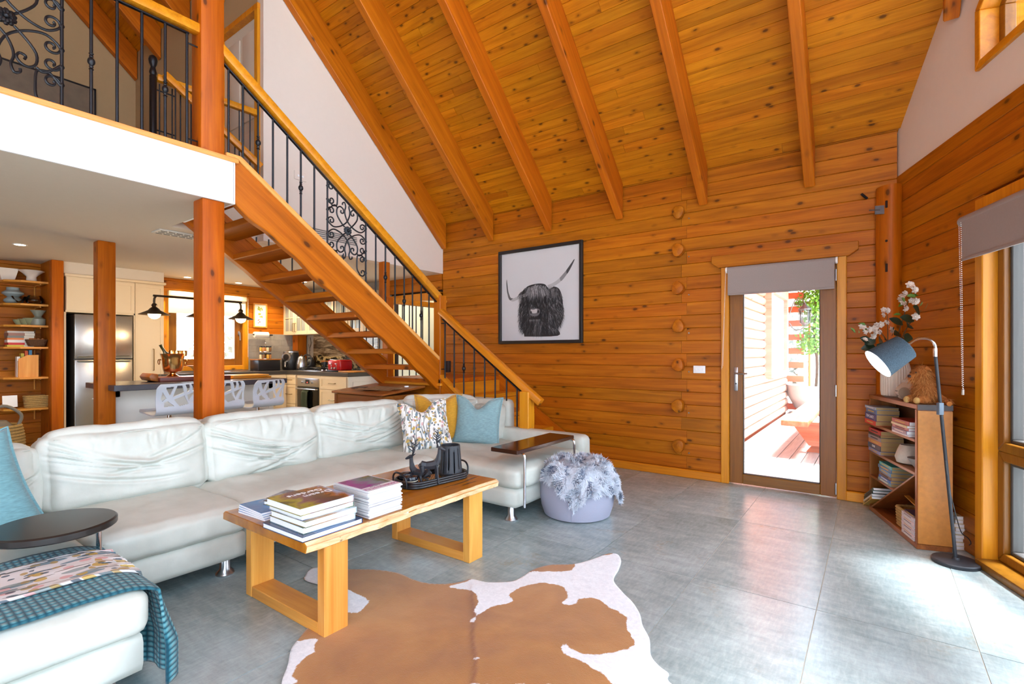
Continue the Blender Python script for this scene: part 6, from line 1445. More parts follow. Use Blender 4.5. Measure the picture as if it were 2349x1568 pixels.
for i in range(20000):
    u, v = rnd.random(), rnd.random(); p = cloth(u, v); q = cloth(min(1, u+.01), v); s_ = cloth(u, min(1, v+.01)); nr_ = (q-p).cross(s_-p)
    if nr_.length < 1e-9: continue
    nr_.normalize()
    if nr_.dot(p-Vector((0, 0, .2))) < 0: nr_ = -nr_
    cl = Vector((noise3((u*9, v*9, 1)), noise3((u*9, v*9, 5)), noise3((u*9, v*9, 9))))
    dr = (nr_*.55+cl*1.3+Vector((rnd.uniform(-.4, .4), rnd.uniform(-.4, .4), -.45))).normalized(); L = rnd.uniform(.024, .05); sd = dr.cross(nr_).normalized()*.0024 if dr.cross(nr_).length > 1e-4 else Vector((.002, 0, 0))
    b = len(m.v); mid = p+dr*L*.55+nr_*.006; tip = p+dr*L; m.v += [p-sd, p+sd, mid+sd*.8, mid-sd*.8, tip]; m.f += [[b, b+1, b+2, b+3], [b+3, b+2, b+4]]; k_ = 0 if noise3((u*11, v*11, 2)) > -.20 else 1; m.m += [k_, 0]
tag(m.build('fur_pile', [plain('fur_tip', srgb(206, 212, 222), .9), plain('fur_root', srgb(104, 116, 140), .9)], ft), kind='stuff')
# ---- chest behind the sofa
ch = thing('blanket_chest', 'wooden chest with sloping lid between sofa and stairs', 'chest', (-4.62, 3.72, 0))
m = MB(); m.bb((-.40, -.27, .02), (.42, .30, .82)); m.build('body', W_('chest', 'x'), ch, bevel=.006, seg=1)
m = MB(); m.prism([(-.44, -.30, .825), (.45, -.30, .825), (.45, .33, .885), (-.44, .33, .885)], (0, 0, .024)); m.build('lid', W_('chest', 'x'), ch, bevel=.005, seg=1)
m = MB(); m.bb((-.41, -.28, .02), (-.37, -.265, .82)); m.bb((.38, -.28, .02), (.42, -.265, .82)); m.bb((-.4, -.278, .02), (.41, -.268, .1)); m.build('front_frame', W_('chest', 'z'), ch)
lidz = lambda y: .851+(y+.30)/.63*.06
CBD = plain('cardboard', srgb(150, 112, 74), .9, nz=.1)
for i, (x, y, w, l, rz) in enumerate(((.12, -.08, .42, .12, .12), (.16, -.0, .46, .10, -.08), (.05, -.17, .30, .08, .2))):
    m = MB(); m.box((0, 0, .003), (w, l, .005)); o = m.build('cardboard_piece', CBD); o.location = (-4.62+x, 3.72+y, lidz(y)+.004+.006*i); o.rotation_euler = (.095, 0, rz); tag(o, ['wide flat cardboard piece on the wooden chest', 'long cardboard strip on top of the wooden chest', 'short cardboard strip at the front of the wooden chest'][i], 'cardboard')
m = MB(); m.box((0, 0, .003), (.16, .1, .006)); o = m.build('dark_envelope', plain('dark_paper', srgb(84, 66, 60), .6)); o.location = (-4.86, 3.66, lidz(-.06)+.004); o.rotation_euler = (.095, 0, .3); tag(o, 'dark envelope lying on the wooden chest', 'envelope')
lobj('plastic_cap', [(.025, 0), (.025, .012), (.02, .016)], (-4.28, 3.86, lidz(.14)+.005), WHITEP, 'small white round cap on the wooden chest', 'cap')
# ---- basket by the shelves
bk_ = thing('floor_basket', 'large wicker basket with a felt handle left of the shelves', 'basket', (-7.55, 1.02, 0))
m = MB()
for i in range(16): z = .02+i*.032; r = .2+.05*sin(i/15*2.6); m.tube([(r*cos(2*pi*k/24), r*sin(2*pi*k/24), z) for k in range(24)], .019, 6, closed=True)
m.build('weave', WICK, bk_, smooth=True)
m = MB(); m.lathe([(.17, .0), (.17, .5), (.12, .56), (.001, .58)], (0, 0, .0), 20, sx=1, sy=1); m.build('lining', plain('felt_grey', srgb(120, 110, 96), .95), bk_, smooth=True)
m = MB(); m.tube(crom([(.05, .2, .5), (.05, .22, .62), (.05, .08, .72), (.05, -.05, .6)], 5), .016, 8); m.build('handle', plain('felt_grey', srgb(120, 110, 96), .95), bk_, smooth=True)
# ---- the framed highland bull photograph
pic = thing('bull_picture', 'black-framed black and white photograph of a horned highland bull', 'picture', (-3.383, YB+.018, 2.008))
m = MB(); m.bb((-.60, -.012, -.585), (.60, -.008, .585)); m.build('print', plain('print_ground', srgb(208, 208, 212), .6, nz=.01), pic)
FK = plain('frame_black', srgb(28, 26, 26), .4)
for a, b in (((-.619, -.606), (.619, -.566)), ((-.619, .566), (.619, .606)), ((-.619, -.566), (-.579, .566)), ((.579, -.566), (.619, .566))):
    m = MB(); m.bb((a[0], -.04, a[1]), (b[0], .0, b[1])); m.build('frame', FK, pic, bevel=.003, seg=1)
# bull built as flat print layers: coordinates read in the picture (0..1 across, 0..1 down)
def pc(u, v): return ((u-.5)*1.158, (.5-v)*1.132)
body = [(.31, .955), (.30, .91), (.26, .85), (.245, .72), (.245, .62), (.27, .54), (.25, .50), (.24, .47), (.30, .43), (.34, .40), (.38, .385), (.45, .375), (.52, .375), (.58, .39), (.62, .43), (.68, .42), (.74, .44), (.77, .48), (.79, .54), (.80, .62), (.81, .70), (.80, .77), (.77, .84), (.74, .88), (.735, .955)]
hornL = [(.33, .47), (.29, .475), (.22, .495), (.16, .515), (.125, .505), (.10, .455), (.085, .40), (.075, .32), (.07, .29), (.065, .33), (.07, .40), (.08, .46), (.095, .51), (.12, .535), (.16, .55), (.23, .53), (.30, .51), (.34, .50)]
hornR = [(.61, .40), (.68, .38), (.76, .335), (.84, .26), (.90, .19), (.93, .155), (.935, .165), (.90, .23), (.85, .30), (.78, .37), (.70, .415), (.63, .445)]
LAY = [0]
def smooth2(P): return [(q.x, q.y) for q in crom([(a, b, 0) for a, b in P+[P[0]]], 4)][:-1]
def layer(m, pts, mi):
    if len(pts) > 5: pts = smooth2(list(pts))
    LAY[0] += 1; y = -.0125-.00001*LAY[0]; m.add([(pc(u, v)[0], y, pc(u, v)[1]) for u, v in pts], [tuple(range(len(pts)))], mi)
gr = [plain('ink_%d' % i, srgb(g_, g_, g_+4), .7) for i, g_ in enumerate((26, 44, 66, 96, 132, 176, 206))]
m = MB(); layer(m, body, 1); rr_ = random.Random(11)
m2 = MB(); layer(m2, hornL, 5); layer(m2, hornR, 5); layer(m2, hornL[3:14], 3); layer(m2, hornL[6:12], 1); layer(m2, hornR[2:10], 4); layer(m2, hornR[3:9], 2)
def strand(m, u, v, du, dv, w, mi):
    L = sqrt(du*du+dv*dv); nx, ny = -dv/L*w, du/L*w; bend = rr_.uniform(-.4, .4)*L; pts = [(u-nx, v-ny), (u+du*.5+bend*ny/w*.3-nx*.7, v+dv*.5-ny*.7), (u+du, v+dv), (u+du*.5+bend*ny/w*.3+nx*.7, v+dv*.5+ny*.7), (u+nx, v+ny)]; layer(m, pts, mi)
cnt = 0
while cnt < 2600:
    u, v = rr_.uniform(.24, .82), rr_.uniform(.38, .95)
    if not inpoly(u, v, body): continue
    cx = u-.52; du, dv = cx*.10+rr_.uniform(-.012, .012), rr_.uniform(.03, .06)
    if not inpoly(u+du, v+dv, body): 
        if v+dv > .95: continue
    side = 1 if u > .62 or u < .30 else 0
    g_ = rr_.choices(range(6), ((4, 5, 5, 5, 3, 1) if side else (5, 6, 4, 2, 1, 0)))[0]; strand(m, u, v, du, dv, .0018, g_); cnt += 1
for i in range(420):   # shaggy fringe
    u = rr_.uniform(.36, .61); v = .38+abs(u-.49)*.25+rr_.uniform(0, .07); strand(m, u, v, (u-.49)*.28+rr_.uniform(-.02, .02), rr_.uniform(.06, .13), .0020, rr_.choice((1, 2, 3, 3, 4, 4, 5)))
for i in range(120): # ears and chest
    u, v = (rr_.uniform(.64, .74), rr_.uniform(.44, .5)) if i % 2 else (rr_.uniform(.46, .56), rr_.uniform(.78, .9)); strand(m, u, v, rr_.uniform(-.02, .01), rr_.uniform(.05, .11), .0022, rr_.choice((1, 2, 3, 4)))
layer(m, [(.34, .52), (.37, .50), (.375, .58), (.355, .60)], 0); layer(m, [(.585, .53), (.615, .51), (.61, .60), (.585, .60)], 0)
layer(m, [(.40, .66), (.44, .645), (.49, .648), (.53, .665), (.53, .70), (.51, .725), (.47, .735), (.42, .725), (.395, .70)], 3); layer(m, [(.415, .655), (.45, .662), (.49, .655), (.50, .685), (.48, .70), (.44, .70), (.42, .685)], 5); layer(m, [(.405, .68), (.425, .675), (.43, .70), (.41, .705)], 0); layer(m, [(.495, .675), (.52, .67), (.525, .695), (.50, .705)], 0); layer(m, [(.41, .735), (.47, .745), (.53, .735), (.52, .77), (.47, .78), (.42, .77)], 0)
for i in range(40): u = rr_.uniform(.40, .54); strand(m, u, .77, rr_.uniform(-.01, .01), rr_.uniform(.02, .05), .002, rr_.choice((2, 3, 4)))
m2.m = m2.m; m.v += []
b0 = len(m.v); m.v += m2.v; m.f += [[i+b0 for i in f] for f in m2.f]; m.m += m2.m
m.build('bull_image', gr, pic)
m = MB(); m.bb((-.58, -.0335, -.567), (.58, -.031, .567)); m.build('glazing', glass('picture_glass', .03, (1, 1, 1, 1), .35), pic)
# ================================================================ reading corner
BA = Vector((-.03, 5.03, 0)); bdir = Vector((.2936, -.956, 0)); bin_ = Vector((.956, .2936, 0)); BRZ_ = atan2(bdir.y, bdir.x); BLn, BDp, BH = .88, .19, .945
def BC(u, w, z): p = BA+bdir*u+bin_*w; return Vector((p.x, p.y, z))
BW_ = plain('burl_veneer', srgb(176, 112, 44), .4, nz=.28, nscale=34); WN = W_('walnut', 'x'); WNZ = W_('walnut', 'z')
bc = thing('bookcase', 'low timber bookcase with a slanted lower shelf in the corner', 'bookcase', BA, BRZ_)
def bp_(a, b, nm, mt, **k): m = MB(); m.bb(a, b); return m.build(nm, mt, bc, bevel=.003, seg=1, **k)
bp_((0, 0, BH-.032), (BLn, BDp, BH), 'top', WN); bp_((0, 0, 0), (BLn, BDp, .035), 'bottom_shelf', WN)
bp_((0, 0, .035), (.022, BDp, BH-.032), 'side_panel', WNZ); bp_((BLn-.03, 0, .035), (BLn, BDp, BH-.032), 'side_panel', WNZ)
m = MB(); m.bb((BLn, .004, .04), (BLn+.006, BDp-.002, BH-.04)); m.build('veneer', BW_, bc)
m = MB(); m.bb((BLn-.001, .002, BH-.034), (BLn+.008, BDp, BH+.001)); m.build('edge_band', plain('dark_edge', srgb(60, 50, 48), .4), bc)
bp_((.022, BDp-.012, .035), (BLn-.03, BDp, BH-.032), 'back_panel', plain('dark_back', srgb(96, 56, 24), .6))
ZH = (.715, .495)
for z in ZH: bp_((.022, 0, z-.022), (BLn-.03, BDp-.012, z), 'shelf', WN)
bp_((.022, 0, .275), (.50, BDp-.012, .295), 'short_shelf', WN)
m = MB(); m.prism([(.03, .0, .035), (.06, .0, .035), (BLn-.03, .0, .472), (BLn-.055, .0, .472)], (0, BDp-.012, 0)); m.build('slanted_shelf', WN, bc, bevel=.002, seg=1)
OLDP = plain('old_pages', srgb(176, 146, 96), .9, nz=.12, nscale=240)
def sbook(label, u, z, L, th, dep, c_, w0=.0, rz=0, tilt=0, group='books in the corner bookcase', pages=None, ttl=None):
    p = BC(u+L/2, w0+dep/2, z); b = thing('novel', label, 'book', p, BRZ_+rz, group)
    R = Matrix.Rotation(tilt, 3, 'Y')
    if tilt: b.rotation_euler = (0, tilt, BRZ_+rz); b.rotation_euler.order = 'XYZ'; b.matrix_basis = Matrix.Translation(p) @ Matrix.Rotation(BRZ_+rz, 4, 'Z') @ Matrix.Rotation(tilt, 4, 'Y')
    m = MB(); m.bb((-L/2+.002, -dep/2+.003, .002), (L/2-.002, dep/2, th-.002)); m.build('pages', pages or OLDP, b)
    m = MB(); m.bb((-L/2, -dep/2, 0), (L/2, dep/2, .002)); m.bb((-L/2, -dep/2, th-.002), (L/2, dep/2, th)); m.bb((-L/2, -dep/2-.001, 0), (L/2, -dep/2+.003, th)); m.build('cover', plain('bk_%d_%d_%d' % c_, srgb(*c_), .4), b)
    if ttl: text(b, ttl, th*.62, (-.01, -dep/2-.0015, th/2), 0, WL, rot=(pi/2, 0, 0), sx=.8, name='spine_title')
    else:
        m = MB(); m.bb((-L*.3, -dep/2-.0018, th*.35), (L*.28, -dep/2-.0005, th*.62)); m.build('spine_band', plain('band_%d' % (sum(c_) % 3), [srgb(230, 226, 216), srgb(206, 170, 80), srgb(40, 40, 46)][sum(c_) % 3], .5), b)
    return b
def stack(u, z, L, dep, lst, w0=.0, pages=None):
    for th, c_, lb, ttl in reversed(lst): sbook(lb, u+random.uniform(-.006, .006), z, L, th, dep, c_, w0+random.uniform(0, .008), random.uniform(-.03, .03), pages=pages, ttl=ttl); z += th
    return z
stack(.0, ZH[0], .24, .15, [(.02, (150, 170, 190), 'pale blue paperback topmost of the upper left stack', None), (.035, (70, 110, 160), 'mid blue novel second in the upper left stack', None), (.052, (30, 40, 110), 'thick navy novel with a white author name', 'TOM CLANCY'), (.036, (210, 40, 30), 'bright red novel at the bottom of the upper left stack', None)], -.03)
stack(.50, ZH[0], .27, .15, [(.028, (160, 60, 60), 'dark pink book topmost of the low upper stack', None), (.016, (206, 196, 150), 'cream thin book second in the low upper stack', None), (.02, (190, 120, 130), 'rose thin book third in the low upper stack', None), (.024, (130, 130, 160), 'lavender book fourth in the low upper stack', None), (.014, (226, 226, 232), 'white thin book at the bottom of the low upper stack', None)], -.015, PAGE)
stack(.01, ZH[1], .26, .15, [(.034, (180, 26, 36), 'crimson novel topmost of the second shelf stack', None), (.02, (40, 34, 36), 'black thin novel in the second shelf stack', None), (.03, (140, 130, 134), 'grey novel in the second shelf stack', None), (.034, (196, 130, 80), 'tan novel in the second shelf stack', None), (.04, (60, 70, 90), 'slate novel with a pale author name', 'FLYNN'), (.026, (130, 140, 190), 'periwinkle novel at the bottom of the second shelf stack', None)], -.012)
stack(.20, .295, .24, .14, [(.022, (70, 180, 180), 'turquoise book topmost of the blue stack', None), (.026, (50, 110, 150), 'deep blue book second in the blue stack', None), (.028, (90, 150, 190), 'sky blue book third in the blue stack', None), (.026, (120, 90, 80), 'brown book fourth in the blue stack', None), (.022, (30, 110, 190), 'bright blue book fifth in the blue stack', None), (.022, (120, 150, 150), 'grey green book at the bottom of the blue stack', None)])
for i, (th, c_, lb) in enumerate(((.024, (190, 150, 70), 'mustard book at the bottom of the leaning pile'), (.02, (190, 196, 196), 'pale grey book in the leaning pile'), (.024, (30, 60, 56), 'dark green book in the leaning pile'), (.02, (70, 100, 90), 'grey green book on top of the leaning pile'))):
    sbook(lb, -.05+.012*i, .075+.026*i, .22, th, .14, c_, -.03, 0, -.49, pages=PAGE)
for i in range(11): sbook('pale-spined magazine in the bottom shelf stack', .64+random.uniform(-.005, .005), .036+.0135*i, .20, .013, .15, (206+i % 3*8, 200, 206), .0, random.uniform(-.02, .02), pages=PAGE, group='magazines on the bottom shelf')
sbook('dark purple magazine slipping off the bottom shelf stack', .66, .186, .19, .014, .15, (60, 46, 66), .01, 0, .0, pages=PAGE)
basket('small_basket', 'small straw basket on the bottom shelf of the bookcase', BC(.53, .09, .036), .07, .06, .13, .10, WICK, BRZ_)
m = MB(); m.box((0, 0, 0), (.32, .03, .006), R=Matrix.Rotation(.12, 3, 'Y')); o = m.build('wooden_ruler', W_('oak', 'x')); o.location = BC(.66, .08, .235); o.rotation_euler = (0, 0, BRZ_); tag(o, 'pale wooden stick lying across basket and magazines', 'stick')
SPK = plain('speckled_clay', srgb(196, 186, 172), .55, nz=.15, nscale=60)
lobj('ceramic_pot', [(.04, 0), (.075, .012), (.085, .05), (.07, .10), (.055, .135), (.05, .135), (.062, .10), (.001, .02)], BC(.56, .075, ZH[1]), SPK, 'tapered two-tone ceramic pot on the second shelf', 'pot', 28)
lobj('ceramic_bowl', bowlp(.08, .075), BC(.74, .08, ZH[1]), plain('grey_glaze', srgb(160, 156, 150), .4), 'shallow grey bowl on the second shelf', 'bowl', 28)
for i in range(3): sbook('thin pale booklet under the grey bowl end', .70, ZH[1]+.0+.006*i, .14, .006, .06, (214, 206, 190), -.02, 0, pages=PAGE, group='booklets on the second shelf') if False else None
# stack of paperbacks on the floor behind the bookcase side
z = 0
for i in range(9):
    b = book('old_paperback', 'yellowed paperback stacked between bookcase and wall', .475+random.uniform(-.004, .004), 4.40+random.uniform(-.008, .008), z, .10, .13, .024, BRZ_+random.uniform(-.08, .08), plain('cream_cover', srgb(210, 200, 170), .6), 'paperbacks stacked behind the bookcase'); z += .024
# ---- vases
rb = thing('ribbed_vase', 'tall cream ribbed ceramic vase with flowering branches', 'vase', BC(.22, .105, BH))
nr = 64; vs = []; prof = [(.07, 0), (.088, .012), (.092, .05), (.092, .22), (.084, .26), (.05, .285), (.034, .295), (.034, .33), (.04, .335), (.034, .336), (.03, .30), (.001, .29)]
for r, z in prof:
    for k in range(nr): a = 2*pi*k/nr; q = r*(1+(.022*(1 if k % 2 else -1) if .01 < z < .27 else 0)); vs.append((q*cos(a), q*sin(a), z))
m = MB(); m.add(vs, [(i*nr+k, i*nr+(k+1) % nr, (i+1)*nr+(k+1) % nr, (i+1)*nr+k) for i in range(len(prof)-1) for k in range(nr)]+[tuple(range(nr))[::-1]]); m.build('body', plain('cream_vase', srgb(212, 200, 184), .6, nz=.04), rb)
sv_ = thing('round_vase', 'small round stoneware vase with dark stripes and a ribbed oval', 'vase', BC(.50, .09, BH))
m = MB(); m.lathe([(.035, 0), (.055, .008), (.075, .05), (.07, .085), (.045, .115), (.033, .125), (.038, .145), (.033, .145), (.027, .125), (.001, .11)], (0, 0, 0), 36); m.build('body', plain('stoneware', srgb(190, 176, 160), .6, nz=.08, nscale=80), sv_, smooth=True)
for i in range(4): z = .03+.011*i; r = .0665+.0025*i+.001; m = MB(); m.tube([(r*cos(a), r*sin(a), z) for a in [2.2+.12*k for k in range(13)]], .0022, 5); m.build('stripe', BLACKP, sv_)
fd2 = Vector((-.45, -.89, 0)).normalized()
m = MB()
for k in range(-7, 8):
    a = atan2(fd2.y, fd2.x)+.12+k*.062; hgt = .04*sqrt(max(0, 1-(k/7.6)**2)); m.tube([((.0755+.004)*cos(a)*(1-.10*((j-3)/3)**2*hgt/.04), (.0755+.004)*sin(a)*(1-.10*((j-3)/3)**2*hgt/.04), .052+hgt*(j-3)/3) for j in range(7)], .0035, 5)
m.build('ribbed_oval', plain('clay_brown', srgb(150, 132, 112), .8), sv_, smooth=True)
# ---- flowering branches (parts of the plant: stems, leaves, blossoms)
plt = thing('flowering_branches', 'white blossom branches with dark leaves standing in the ribbed vase', 'flowers', BC(.22, .105, BH+.30))
LFD = plain('leaf_dark', srgb(34, 52, 36), .4, nz=.2); LFG = plain('leaf_green', srgb(92, 130, 40), .45, nz=.2); PET = plain('petal_white', srgb(232, 218, 206), .7, nz=.04); BARK = plain('bark', srgb(92, 70, 48), .8)
br_ = random.Random(3)
sx_ = Vector((cos(TH), sin(TH), 0))          # runs left-right through the corner
fw_ = Vector((sin(TH), -cos(TH), 0))         # out of the corner into the room
def Pn(a, b, z): return (RD*a*1.25 if a > 0 else Vector((a*.72, a*.25, 0)))+RN*(b*.9-.03*min(1, abs(a)*9))+Vector((0, 0, z))
STEMS = [[(0, 0, 0), (.02, .01, .12), (.10, .04, .26), (.20, .05, .42), (.26, .05, .50)], [(0, 0, 0), (-.02, .03, .1), (-.06, .06, .18), (-.12, .08, .24), (-.2, .1, .26)], [(0, 0, 0), (.06, .02, .1), (.16, .05, .2), (.26, .06, .27), (.36, .06, .33)], [(0, 0, 0), (0, .05, .1), (.03, .08, .2), (.05, .10, .34)]]
def leaf_mesh(m, p, d, L, w, nrm):
    d = d.normalized(); s_ = d.cross(nrm).normalized(); n = 5; b = len(m.v)
    for k in range(n+1):
        f = k/n; ww = w*sin(pi*min(.98, f*.95+.02))**.8; c_ = p+d*L*f+nrm*(.10*L*sin(pi*f)); m.v += [c_-s_*ww+nrm*.004, c_-nrm*.002, c_+s_*ww+nrm*.004]
    for k in range(n): q = b+3*k; m.f += [[q, q+1, q+4, q+3], [q+1, q+2, q+5, q+4]]; m.m += [0, 0]
for S_ in STEMS:
    pts = crom([Pn(*q) for q in S_], 6); m = MB(); m.tube(pts, [.005*(1-.6*i/len(pts)) for i in range(len(pts))], 6); m.build('stem', BARK, plt, smooth=True)
def rdir(up=.3): return Vector((br_.uniform(-1, 1), br_.uniform(-1, 1), br_.uniform(-.4, 1))).normalized()
LV = [(-.10, .10, .08), (-.04, .12, .06), (.0, .12, .12), (.06, .10, .06), (.10, .1, .10), (.15, .1, .08), (.14, .08, .18), (.20, .08, .14), (.24, .08, .22), (.28, .06, .26), (.34, .06, .30), (.18, .08, .24), (.09, .1, .17), (-.14, .1, .12), (.03, .12, .0), (.12, .1, .02), (.07, .12, .13), (-.07, .11, .14), (.22, .07, .18)]
for i, q in enumerate(LV):
    for r_ in range(1):
        m = MB(); d_ = Pn(br_.uniform(-1, 1), br_.uniform(.1, .6), br_.uniform(-.5, .6)); leaf_mesh(m, Pn(*q), d_, br_.uniform(.075, .10), br_.uniform(.028, .036), (fw_+Vector((0, 0, .5))).normalized()); m.build('leaf', LFD, plt, smooth=True)
for i in range(16):
    q = br_.choice([(.18, .06, .40), (.22, .06, .36), (.28, .06, .42), (-.2, .1, .24), (-.16, .1, .26), (.06, .08, .30), (.36, .06, .34), (.30, .06, .24), (-.26, .1, .18), (.12, .08, .32)]); m = MB(); d_ = Pn(br_.uniform(-1, 1), br_.uniform(0, .5), br_.uniform(-.3, .7)); leaf_mesh(m, Pn(*q)+rdir()*.02, d_, br_.uniform(.035, .06), .012, (fw_+Vector((0, 0, .6))).normalized()); m.build('leaf', LFG, plt, smooth=True)
FL = [(.25, .07, .52), (.30, .07, .48), (.20, .08, .47), (.16, .08, .45), (.18, .08, .40), (.21, .08, .36), (.13, .08, .43), (.27, .07, .41), (.31, .07, .40), (.03, .11, .37), (.06, .11, .36), (.02, .11, .33), (.04, .1, .27), (.0, .11, .26), (-.05, .11, .25), (-.10, .1, .23), (-.15, .1, .22), (-.19, .1, .20), (-.21, .1, .24), (-.08, .11, .20), (-.19, .1, .14), (.33, .08, .29), (.08, .1, .21), (-.12, .1, .17), (-.02, .11, .20)]
for q in FL:
    m = MB(); c_ = Pn(*q); R0 = br_.uniform(.022, .032); ax = (fw_+rdir()*.5).normalized(); e1_ = ax.orthogonal().normalized(); e2_ = ax.cross(e1_)
    for lay_ in (1, .6):
        for k in range(6):
            a = 2*pi*k/6+lay_; d_ = (e1_*cos(a)+e2_*sin(a))*1+ax*(.15 if lay_ == 1 else .6); leaf_mesh(m, c_, d_, R0*(.7+.3*lay_), R0*.38, ax)
    m.ball(c_+ax*.006, .006, 6, 0); m.build('blossom', PET, plt, smooth=True)
# ---- shaggy toy cow
cow = thing('toy_cow', 'shaggy ginger plush highland cow sitting on the bookcase', 'soft toy', BC(.755, .09, BH), BRZ_+.3); cow.scale = (.86, .86, 1.0)
GING = plain('ginger_plush', srgb(176, 108, 48), .95, nz=.25, nscale=60)
cb = MB(); cb.ball((0, 0, .085), .075, 18, sc=(1, .95, 1.15)); cb.ball((-.005, -.02, .19), .062, 18, sc=(1, .95, 1)); cb.ball((-.02, -.07, .175), .036, 12, sc=(1.05, 1, .8)); cb.ball((.05, -.04, .03), .032, 10, sc=(1, 1.8, .9)); cb.ball((-.05, -.045, .03), .032, 10, sc=(1, 1.8, .9)); cb.tube([(.05, .05, .06), (.10, .07, .03), (.15, .05, .015), (.19, .03, .012)], [.022, .02, .014, .016], 8)
cb.build('body', GING, cow, smooth=True)
m = MB()
for (c_, r, sc_, n) in (((0, 0, .085), .078, (1, .95, 1.15), 3000), ((-.005, -.02, .19), .064, (1, .95, 1), 2400), ((-.02, -.07, .175), .036, (1.05, 1, .8), 200), ((.05, -.05, .03), .03, (1, 1.8, .9), 160), ((-.05, -.055, .03), .03, (1, 1.8, .9), 160), ((.13, .055, .025), .02, (2.6, 1, 1), 260)):
    for i in range(n):
        d_ = Vector((br_.gauss(0, 1), br_.gauss(0, 1), br_.gauss(0, 1))).normalized(); p = Vector((c_[0]+d_.x*r*sc_[0], c_[1]+d_.y*r*sc_[1], c_[2]+d_.z*r*sc_[2]))
        if p.z < .004: continue
        g_ = (d_*.55+Vector((br_.uniform(-.5, .5), br_.uniform(-.5, .5), -.7+br_.uniform(-.3, .3)))).normalized(); L = br_.uniform(.022, .05); s_ = g_.cross(d_); s_ = s_.normalized()*.0017 if s_.length > 1e-3 else Vector((.001, 0, 0)); b = len(m.v); t_ = p+g_*L; t_.z = max(.002, t_.z); m.v += [p-s_, p+s_, t_]; m.f.append([b, b+1, b+2]); m.m.append(i % 3)
tag(m.build('shaggy_coat', [plain('coat_a', srgb(190, 120, 56), .9), plain('coat_b', srgb(160, 94, 40), .9), plain('coat_c', srgb(206, 142, 76), .9)], cow), kind='stuff')
for s_ in (-1, 1):
    m = MB(); m.ball((s_*.05, -.10, .022), .024, 12, sc=(1, .9, .95)); m.build('hoof', plain('hoof_plush', srgb(196, 156, 92), .9), cow, smooth=True)
    m = MB(); m.ball((-.012+s_*.028, -.078, .205), .007, 8); m.build('eye', BLACKP, cow, smooth=True)
    m = MB(); m.tube([(s_*.045, -.02, .235), (s_*.085, -.02, .225)], [.016, .004], 6); m.build('ear', GING, cow, smooth=True)
m = MB(); m.ball((-.02, -.104, .18), .013, 10, sc=(1.3, .8, .9)); m.build('nose', plain('nose_dark', srgb(40, 30, 34), .35), cow, smooth=True)
# ---- floor lamp
lmp = thing('floor_lamp', 'black floor lamp with a lit blue-grey fabric shade on a gooseneck', 'floor lamp', (.405, 4.045, 0))
m = MB(); m.lathe([(.116, 0), (.118, .004), (.118, .018), (.113, .024), (.02, .027), (.016, .04)], (.405, 4.045, 0), 40); m.build('base', MBK, lmp, world=True, smooth=True, angle=35)
pt0, pt1 = Vector((.405, 4.045, .02)), Vector((.31, 4.045, 1.27))
m = MB(); m.tube([pt0, pt1], .0095, 10); m.build('pole', MBK, lmp, world=True, smooth=True)
pm = pt0.lerp(pt1, .735); m = MB(); m.box(pm+Vector((-.004, -.012, 0)), (.03, .024, .075), rz=TH); s_ = m.build('switch_box', plain('switch_grey', srgb(96, 110, 124), .5), lmp, world=True, bevel=.004)
m = MB(); m.ball(pm+Vector((.003, -.028, 0)), .009, 8); m.build('switch_button', BLACKP, s_, smooth=True)
SB = Vector((.152, 3.80, 1.318)); SF = SB+Vector((-.754, -.289, -.58)).normalized()*.175
gp = crom([pt1, pt1+Vector((.0, .0, .05)), Vector((.297, 4.03, 1.352)), Vector((.262, 3.985, 1.372)), Vector((.215, 3.92, 1.368)), Vector((.172, 3.84, 1.338)), SB], 6); m = MB(); m.tube(gp, .0085, 10); m.build('gooseneck', CHROME, lmp, world=True, smooth=True)
m = MB(); m.tube([pt1-Vector((0, 0, .01)), pt1+Vector((0, 0, .04))], .0115, 12); m.build('collar', CHROME, lmp, world=True, smooth=True)
ax = (SF-SB).normalized(); Ml = ax.to_track_quat('Z', 'Y').to_matrix(); Ls = .175
m = MB(); m.lathe([(.078, 0), (.096, Ls), (.0948, Ls), (.0768, .002)], SB, 48, M=Ml, cap=False)
def shade_mat():
    t = NT('shade_fabric'); v = t.co(rnd=False); n = t.noise(t.co(rnd=False, scale=(30, 30, 30)), 10, 3); col = t.ramp(n, [(.3, srgb(40, 54, 66)), (.7, srgb(76, 94, 106))]); t.fin(col, .9); tl = t.n('BsdfTranslucent'); t.l(col, tl.inputs[0]); mx = t.n('MixShader'); mx.inputs[0].default_value = .18; t.l(t.b.outputs[0], mx.inputs[1]); t.l(tl.outputs[0], mx.inputs[2]); t.l(mx.outputs[0], t.out.inputs[0]); return t.m
sh_ = m.build('shade', shade_mat(), lmp, world=True, smooth=True, recalc=True)
m = MB(); m.lathe([(.078, .001), (.001, .0005)], SB, 40, M=Ml, cap=False); m.build('shade_top', shade_mat(), lmp, world=True)
m = MB(); m.lathe([(.0765, .004), (.0944, Ls-.002)], SB, 48, M=Ml, cap=False); m.build('shade_lining', plain('lining_white', srgb(240, 242, 246), .9), sh_, world=False) if False else m.build('shade_lining', plain('lining_white', srgb(240, 242, 246), .9), lmp, world=True, smooth=True)
m = MB(); m.ball(SB+ax*.11, .030, 14); m.tube([SB, SB+ax*.09], .016, 10); bl_ = m.build('bulb', emit('cool_bulb', (.9, .96, 1.0), 26), lmp, world=True, smooth=True)
lamp('lamp_bulb', 'POINT', SB+ax*.155, 13, (.92, .97, 1), .02)
cord = crom([Vector((.356, 4.03, .62)), Vector((.362, 4.035, .55)), Vector((.372, 4.05, .48)), Vector((.385, 4.06, .40)), Vector((.41, 4.08, .28)), Vector((.44, 4.14, .17)), Vector((.475, 4.18, .13)), Vector((.49, 4.19, .10)), Vector((.48, 4.17, .09))], 6)
